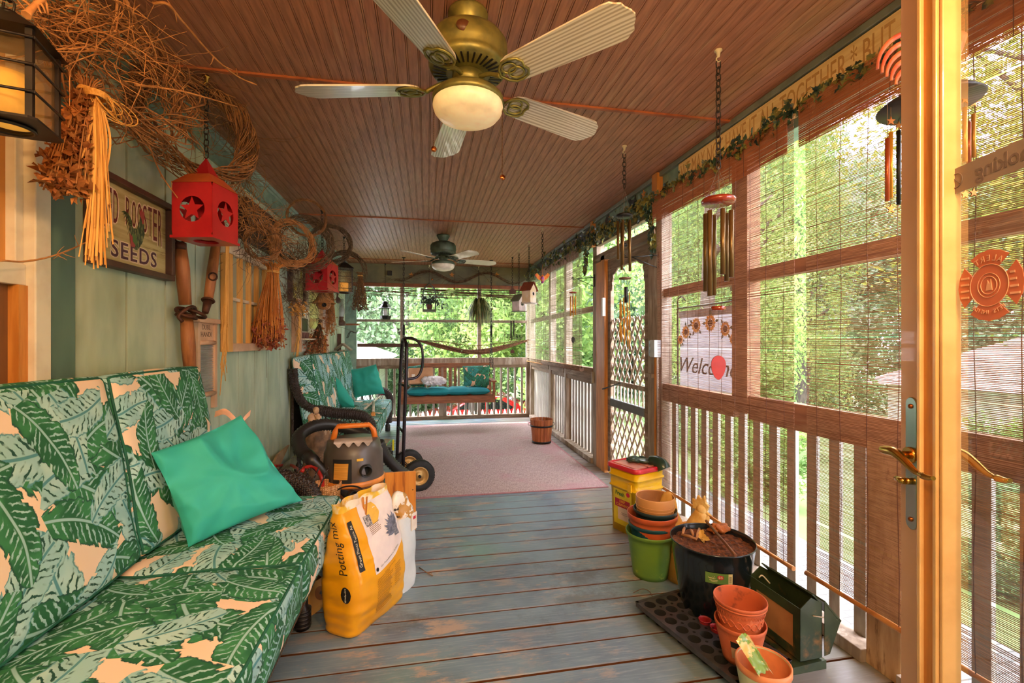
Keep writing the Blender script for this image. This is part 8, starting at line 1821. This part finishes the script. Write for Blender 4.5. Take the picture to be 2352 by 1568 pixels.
# raffia tassel
rnd = random.Random(41); c = W3(222, 222, -1.04); t = thing('raffia_tassel', c - Vector((0, 0, .45)), 'long golden raffia tassel hanging in front of the rooster sign', 'tassel'); mb = MB()
for k in range(90):
    L = rnd.uniform(.22, .55) if k % 4 else rnd.uniform(.40, .56); ox = rnd.gauss(0, .011); oy = rnd.gauss(0, .012); dx = rnd.gauss(0, .012); pts = [c, c + Vector((ox * .6, oy * .8, -.06)), c + Vector((ox, oy, -L * .5)), c + Vector((ox + dx * .5, oy + dx, -L))]
    P = bez(pts, 5); i = len(mb.v); N = len(P); w_ = rnd.uniform(.0012, .003); s = Vector((CC, -SS, 0)).lerp(Vector((0, 1, 0)), rnd.uniform(0, .5)).normalized()
    for p in P: mb.v += [p - s * w_, p + s * w_ + Vector((0, .0008, 0))]
    for j in range(N - 1): mb.face([i + 2 * j, i + 2 * j + 1, i + 2 * j + 3, i + 2 * j + 2])
o = mb.build('strands', m_raffia, t); o['kind'] = 'stuff'; mb = MB()
for k in range(9): rr_ = .03 + .004 * k; mb.torus(c + Vector((.01, .02 + .006 * k, -.01)), (.8, rnd.gauss(0, .3), .4), rr_ * .8, .002, 18, 4, sx=1.4)
for k in range(8): mb.torus(c + Vector((0, 0, -.005 + .002 * k)), (0, .1, 1), .024 + .001 * k, .002, 16, 4)
mb.build('bow', m_raffia, t)
t = thing('raffia_tassel', wpx(515, 690, .08), 'pale raffia strands hanging over the left stile of the window sash', 'tassel'); mb = MB(); c = wpx(522, 552, .09)
for k in range(20):
    L = rnd.uniform(.5, .95); P = bez([c + Vector((0, rnd.gauss(0, .015), 0)), c + Vector((0, rnd.gauss(-.01, .012), -L * .4)), c + Vector((-.01, rnd.gauss(-.015, .015), -L * .75)), c + Vector((-.02, rnd.gauss(0, .03), -L))], 4); mb.tube([Vector((max(p.x, WX + .055), p.y, p.z)) for p in P], .0022, 4)
o = mb.build('strands', m_raffia, t); o['kind'] = 'stuff'
# woven gourd birdhouse
c = at(743, 712, D=4.9); t = thing('woven_birdhouse', c, 'woven cone-roofed birdhouse hanging before the far amber window', 'birdhouse'); d_ = 4.9 / FPX
mb = MB(); mb.lathe([(0, 0), (.05, .01), (.075, .045), (.07, .09)], c, 24); mb.build('nest_bowl', wicker('straw_weave', (206, 132, 66), (150, 88, 40)), t); mb = MB(); mb.lathe([(.125, .07), (.08, .11), (.045, .18), (.025, .23), (.03, .27), (0, .275)], c, 24); mb.build('cone_roof', MATS.get('straw_weave') or m_twigo, t)
mb = MB(); mb.cyl(c + Vector((.02, -.068, .05)), c + Vector((.025, -.08, .05)), .022, n=14); mb.build('entry_hole', MATS['pure_dark'], t); mb = MB(); mb.cyl(c + Vector((0, 0, .27)), Vector((c.x, c.y, CZ)), .0015, n=4); mb.build('cord', m_string, t)
# ================================================================ RIGHT BEAM: IVY, LETTERED BOARD, CUT-OUTS; BACK BEAM VINE
m_ivy = pm('ivy_leaf', (56, 84, 66), (34, 54, 48), .45, scale=7, c3=(140, 132, 66), s3=14, lo3=.48, hi3=.54)
def ivy(path, n, label, seed, spread=.035, s=.05):
    rnd = random.Random(seed); P = bez(path, 10); t = thing('ivy_garland', P[len(P) // 2], label, 'garland'); mb = MB(); mb.tube(P, .004, 5); mb.build('stem', m_twigd, t); mb = MB()
    for k in range(n):
        j = rnd.randint(0, len(P) - 2); p = P[j].lerp(P[j + 1], rnd.random()) + Vector((-abs(rnd.gauss(0, spread * .5)), rnd.gauss(0, spread * .5), rnd.gauss(0, spread))); p.x = min(p.x, RX - .02)
        a = Vector((-abs(rnd.gauss(.2, .3)), rnd.gauss(0, 1), rnd.gauss(-.2, .9))).normalized(); nn = Vector((-1, rnd.gauss(0, .5), rnd.gauss(.1, .5))).normalized(); b = nn.cross(a).normalized(); nn = a.cross(b); i = len(mb.v); sz = s * rnd.uniform(.6, 1.3)
        pts = [(0, 0), (-.15, .35), (.05, .25), (.1, .62), (.4, .3), (.62, .34), (1, 0), (.62, -.34), (.4, -.3), (.1, -.62), (.05, -.25), (-.15, -.35)]
        for x, y in pts: q = p + a * (x * sz) + b * (y * sz) + nn * (abs(y) * sz * .35 - x * x * sz * .2); q.x = min(q.x, RX - .004); mb.v.append(q)
        for q in ((0, 1, 2), (0, 2, 3, 4), (0, 4, 5, 6), (0, 6, 7, 8), (0, 8, 9, 10), (0, 10, 11)): mb.face([i + k for k in q])
    o = mb.build('leaves', m_ivy, t); o['kind'] = 'stuff'; return t
ix = RX - .105
ivy([(ix, .9, 2.36), (ix, 1.35, 2.335), (ix, 1.8, 2.35), (ix, 2.3, 2.335), (ix, 2.8, 2.35), (ix, 3.2, 2.34)], 430, 'ivy garland along the top of the near blinds under the painted words', 1, .020, .036)
ivy([(ix + .02, 3.2, 2.34), (ix + .05, 3.6, 2.36), (ix + .05, 4.1, 2.37), (ix + .05, 4.6, 2.36)], 260, 'yellow-green ivy garland over the screen door', 2, .045)
ivy([(ix + .02, 4.6, 2.36), (ix + .02, 5.4, 2.37), (ix + .02, 6.3, 2.38), (ix + .03, 7.5, 2.37)], 300, 'ivy garland along the far beam above the pale blinds', 3, .05)
ivy([(ix + .03, 3.24, 2.34), (ix + .06, 3.26, 2.25), (ix + .07, 3.23, 2.12), (ix + .08, 3.27, 2.0)], 60, 'ivy strand hanging down the post right of the screen door', 4, .025)
ivy([(ix + .04, 4.6, 2.36), (ix + .05, 4.66, 2.2), (ix + .06, 4.72, 2.05)], 45, 'ivy strand hanging beside the post left of the screen door', 5, .04)
# painted board with words
ya, yb = 1.0, 2.92; za, zb = 2.375, 2.535; t = thing('lettered_board', (RX - .02, (ya + yb) / 2, za), 'long cream board painted WE MAY NOT HAVE IT ALL TOGETHER above the near blinds', 'sign')
mb = MB(); mb.bx(RX - .022, RX - .002, ya, yb, za, zb); mb.build('board', pm('cream_board', (250, 222, 158), (238, 204, 136), .6, scale=4, st=(1, .5, 8), c3=(226, 184, 116), s3=5), t, bevel=.002)
m_bw = pm('tan_brush_paint', (206, 158, 92), (196, 146, 84), .7)
text_mesh('lettering', 'WE MAY NOT HAVE IT ALL TOGETHER * BUT TOGETHER', .150, m_bw, t, (RX - .0225, 0, (za + zb) / 2), (0, -1, 0), (0, 0, 1), .0004, squash=.62, align='LEFT')
lt = [o for o in t.children if o.name.startswith('lettering')][0]; M = wm(t); vs = [M @ v.co for v in lt.data.vertices]; mx, mn = max(v.y for v in vs), min(v.y for v in vs); Mi = M.inverted()
for v, q in zip(lt.data.vertices, vs): q.y = (yb - .03) - (mx - q.y) / (mx - mn) * 1.86; v.co = Mi @ q
# words that run on past the board's end behind the door stile are on the next length of board
mb = MB(); mb.bx(RX - .022, RX - .002, -.08, ya - .004, za, zb); mb.build('board', MATS['cream_board'], t, bevel=.002)
mb = MB(); mb.bx(RX - .05, RX - .002, 3.17, 3.25, 2.34, CZ - .005); struct(mb.build('trim_72', m_orange)); mb = MB(); mb.bx(RX - .04, RX - .002, 4.56, 4.62, 2.30, CZ - .01); struct(mb.build('trim_73', m_orange))
ya, yb = 4.75, 7.2; t = thing('lettered_board', (RX - .02, (ya + yb) / 2, 2.42), 'long dark blue-grey board with faint pink words above the far blinds', 'sign'); mb = MB(); mb.bx(RX - .018, RX - .002, ya, yb, 2.40, 2.53); mb.build('board', pm('slate_board', (70, 76, 86), (56, 60, 70), .6, scale=4), t)
text_mesh('lettering', 'together we have it all', .12, pm('dusty_pink_paint', (170, 130, 110), None, .7), t, (RX - .0185, (ya + yb) / 2, 2.46), (0, -1, 0), (0, 0, 1), .0004, shear=.3, squash=1.5)
# little cut-outs on the beam over the door
def cut(px, py, P, s, m, label, name, cat):
    c = at(px, py, X=RX - .004); t = thing(name, c, label, cat); mb = MB(); mb.prism([(x * s, y * s) for x, y in P], c, (0, -1, 0), (0, 0, 1), (-.006, 0, 0)); mb.build('cut_out', m, t)
m_or = pm('orange_star_paint', (214, 138, 60), None, .6)
cut(1479, 446, star_poly(1), .035, m_or, 'orange wooden star on the beam right of the black bird cut-outs', 'wooden_star', 'ornament')
cut(1401, 505, star_poly(1), .035, m_or, 'orange wooden star on the beam between the ivy and the left black cut-out', 'wooden_star', 'ornament')
cut(1453, 468, [(-.9, .5), (-.7, .75), (-.3, .45), (.4, .3), (.8, .8), (.7, .3), (1, .0), (.8, -.25), (.3, -.2), (.1, -.7), (-.6, -.8), (-.6, .1)], .085, m_ink, 'black cow-head cut-out on the beam above the screen door', 'animal_cutout', 'ornament')
cut(1396, 500, [(.35, 1), (.5, .8), (.3, .5), (.25, 0), (-.1, -.5), (-.5, -1), (-.45, -.4), (-.5, -.1), (-.1, .2), (.1, .7)], .12, m_ink, 'black standing-bird cut-out on the beam above the screen door', 'animal_cutout', 'ornament')
# back beam: looping vine, stars, speaker box
t = thing('vine_swag', (.3, BY - .03, 2.3), 'brown vine swag looping along the back beam', 'garland'); mb = MB(); rnd = random.Random(3)
for k in range(16):
    ph = rnd.uniform(-.12, .12); of = rnd.uniform(-.02, .02); pts = []
    for i in range(70): x = -.62 + 2.3 * i / 69; z = 2.385 + .085 * math.cos((x - .02) / .98 * 2 * PI + ph) + of + rnd.gauss(0, .003); pts.append((x, BY - .02 - abs(of) , z))
    j0 = rnd.randint(0, 30); j1 = rnd.randint(40, 69); mb.tube(pts[j0:j1], .0035, 4)
for k in range(70):
    x = rnd.uniform(-.6, 1.65); z = 2.385 + .085 * math.cos((x - .02) / .98 * 2 * PI); pp_ = Vector((x, BY - .03, z)); d = Vector((rnd.choice((-1, 1)), 0, rnd.gauss(0, .4))).normalized(); mb.tube([pp_, pp_ + d * .06 + Vector((0, 0, .01)), pp_ + d * rnd.uniform(.1, .2)], .002, 4)
mb.build('vines', m_twigd, t)
for k, px in enumerate((945, 1038, 1141)):
    c = at(px, 631, Y=BY - .008); t = thing('wooden_star', c, ('left', 'middle', 'right')[k] + 'most orange star on the back beam under the vine swag' if k != 1 else 'orange star in the middle of the back beam, directly under the far fan', 'ornament'); mb = MB(); mb.prism(star_poly(.05), c, (1, 0, 0), (0, 0, 1), (0, -.006, 0)); mb.build('cut_out', m_or, t)
c = at(895, 627, Y=BY - .03); t = thing('black_box', c, 'small black box fixed at the left end of the back beam', 'speaker'); mb = MB(); mb.box(c, (.075, .05, .075)); mb.build('housing', m_ink, t, bevel=.008)
# weathered details: latch plate on the door jamb, light switch box, bracket shelf, white tag
c = at(1497, 800, X=RX - .012); t = thing('electrical_box', c, 'grey electrical box with outlet plate on the post right of the screen door', 'outlet'); mb = MB(); mb.bx(RX - .05, RX + .004, 3.21, 3.28, c.z - .065, c.z + .065); mb.build('box', pm('outlet_grey', (180, 184, 184), None, .5), t, bevel=.003)
mb = MB(); mb.bx(RX - .02, RX - .002, 3.295, 3.36, c.z - .06, c.z + .06); pl_ = mb.build('outlet_plate', pm('plate_blue_grey', (150, 170, 176), None, .4), t, bevel=.002)
for dz in (-.025, .025): mb = MB(); mb.box((RX - .021, 3.328, c.z + dz), (.003, .022, .026)); mb.build('socket', m_fr, pl_)
for k, yy in enumerate((3.225, 3.26)): mb = MB(); mb.cyl((RX - .015, yy, 0.02), (RX - .015, yy, c.z - .06), .009, n=8); struct(mb.build('trim_%d' % (74 + k), m_orange if k else m_old))
mb = MB(); mb.bx(RX - .03, RX + .005, 3.29, 3.40, 1.02, 1.05); struct(mb.build('trim_76', m_old))
c = at(1387, 705, X=RX - .01); mb = MB(); mb.bx(RX - .03, RX, c.y - .02, c.y + .02, c.z - .09, c.z + .09); tag(mb.build('door_chime_box', m_white, None, loc=c), 'narrow white plastic box on the post left of the screen door', 'doorbell')
# porch lamps either side of the house door and an unseen hall lamp added for fill (they carry the warm lights above)
for x, s in ((.62, 'right'), (-.62, 'left')):
    t = thing('wall_lantern', (x, -.09, 2.05), 'black coach lantern on the house wall, %s of the doorway' % s, 'wall lamp'); mb = MB(); mb.bx(x - .045, x + .045, -.09, -.078, 2.06, 2.26); mb.build('back_plate', m_dark, t); mb = MB(); mb.lathe([(0, 2.06), (.05, 2.07), (.052, 2.08), (0, 2.08)], (x, -.03, 0), 12); mb.lathe([(.055, 2.29), (.03, 2.33), (0, 2.35)], (x, -.03, 0), 12)
    for k in range(4): a = PI / 4 + k * PI / 2; mb.cyl((x + .05 * math.cos(a), -.03 + .05 * math.sin(a), 2.08), (x + .05 * math.cos(a), -.03 + .05 * math.sin(a), 2.29), .003, n=5)
    mb.build('cage', m_dark, t)
t = thing('hall_fill_lamp', (.1, -.9, 2.56), 'round white lamp added as fill in the unseen hall behind the open doorway', 'ceiling lamp'); mb = MB(); mb.lathe([(0, 2.50), (.12, 2.515), (.15, 2.555), (0, 2.556)], (.1, -.9, 0), 24); mb.build('shade', m_globe2, t)
GROUPS = {'ceiling_hook': 'hooks screwed into the porch ceiling', 'railing': 'baluster railings around the porch', 'wind_chime': 'wind chimes hanging on the porch', 'birdhouse': 'birdhouses hanging from the ceiling', 'throw_pillow': 'throw pillows on the porch seats', 'wicker_sofa': 'wicker sofas along the left wall', 'bamboo_blind': 'roll-down blinds around the porch', 'flower_pot': 'stacked plastic flower pots', 'terracotta_pot': 'stacked terracotta pots', 'plastic_cup': 'red cups in the seed tray', 'grapevine_wreath': 'vine wreaths hanging along the left wall', 'vine_tangle': 'twig tangles along the left wall', 'dry_branch': 'single dry branches among the vines', 'dried_bouquet': 'dried bunches hanging on the left side', 'raffia_tassel': 'raffia tassels on the left wall', 'star_lantern': 'red star lanterns', 'candle_lantern': 'black candle lanterns', 'kerosene_lamp': 'oil lamps on the far left wall', 'ivy_garland': 'ivy along the right beam', 'wooden_star': 'orange wooden stars on the beams', 'animal_cutout': 'black animal cut-outs on the right beam', 'singletree': 'wooden singletrees on the left wall', 'driftwood_piece': 'sticks lying on the soil', 'small_pot': 'pots on the white shelf', 'ceiling_fan': 'ceiling fans', 'wall_bracket': 'iron brackets by the screen door', 'wall_lantern': 'lanterns beside the house door', 'plywood_offcut': 'boards leaning on the left wall', 'lettered_board': 'lettered boards on the right beam'}
for o in COL.objects:
    if o.parent is None:
        b = o.name.split('.')[0]
        if b in GROUPS and not o.get('group'): o['group'] = GROUPS[b]
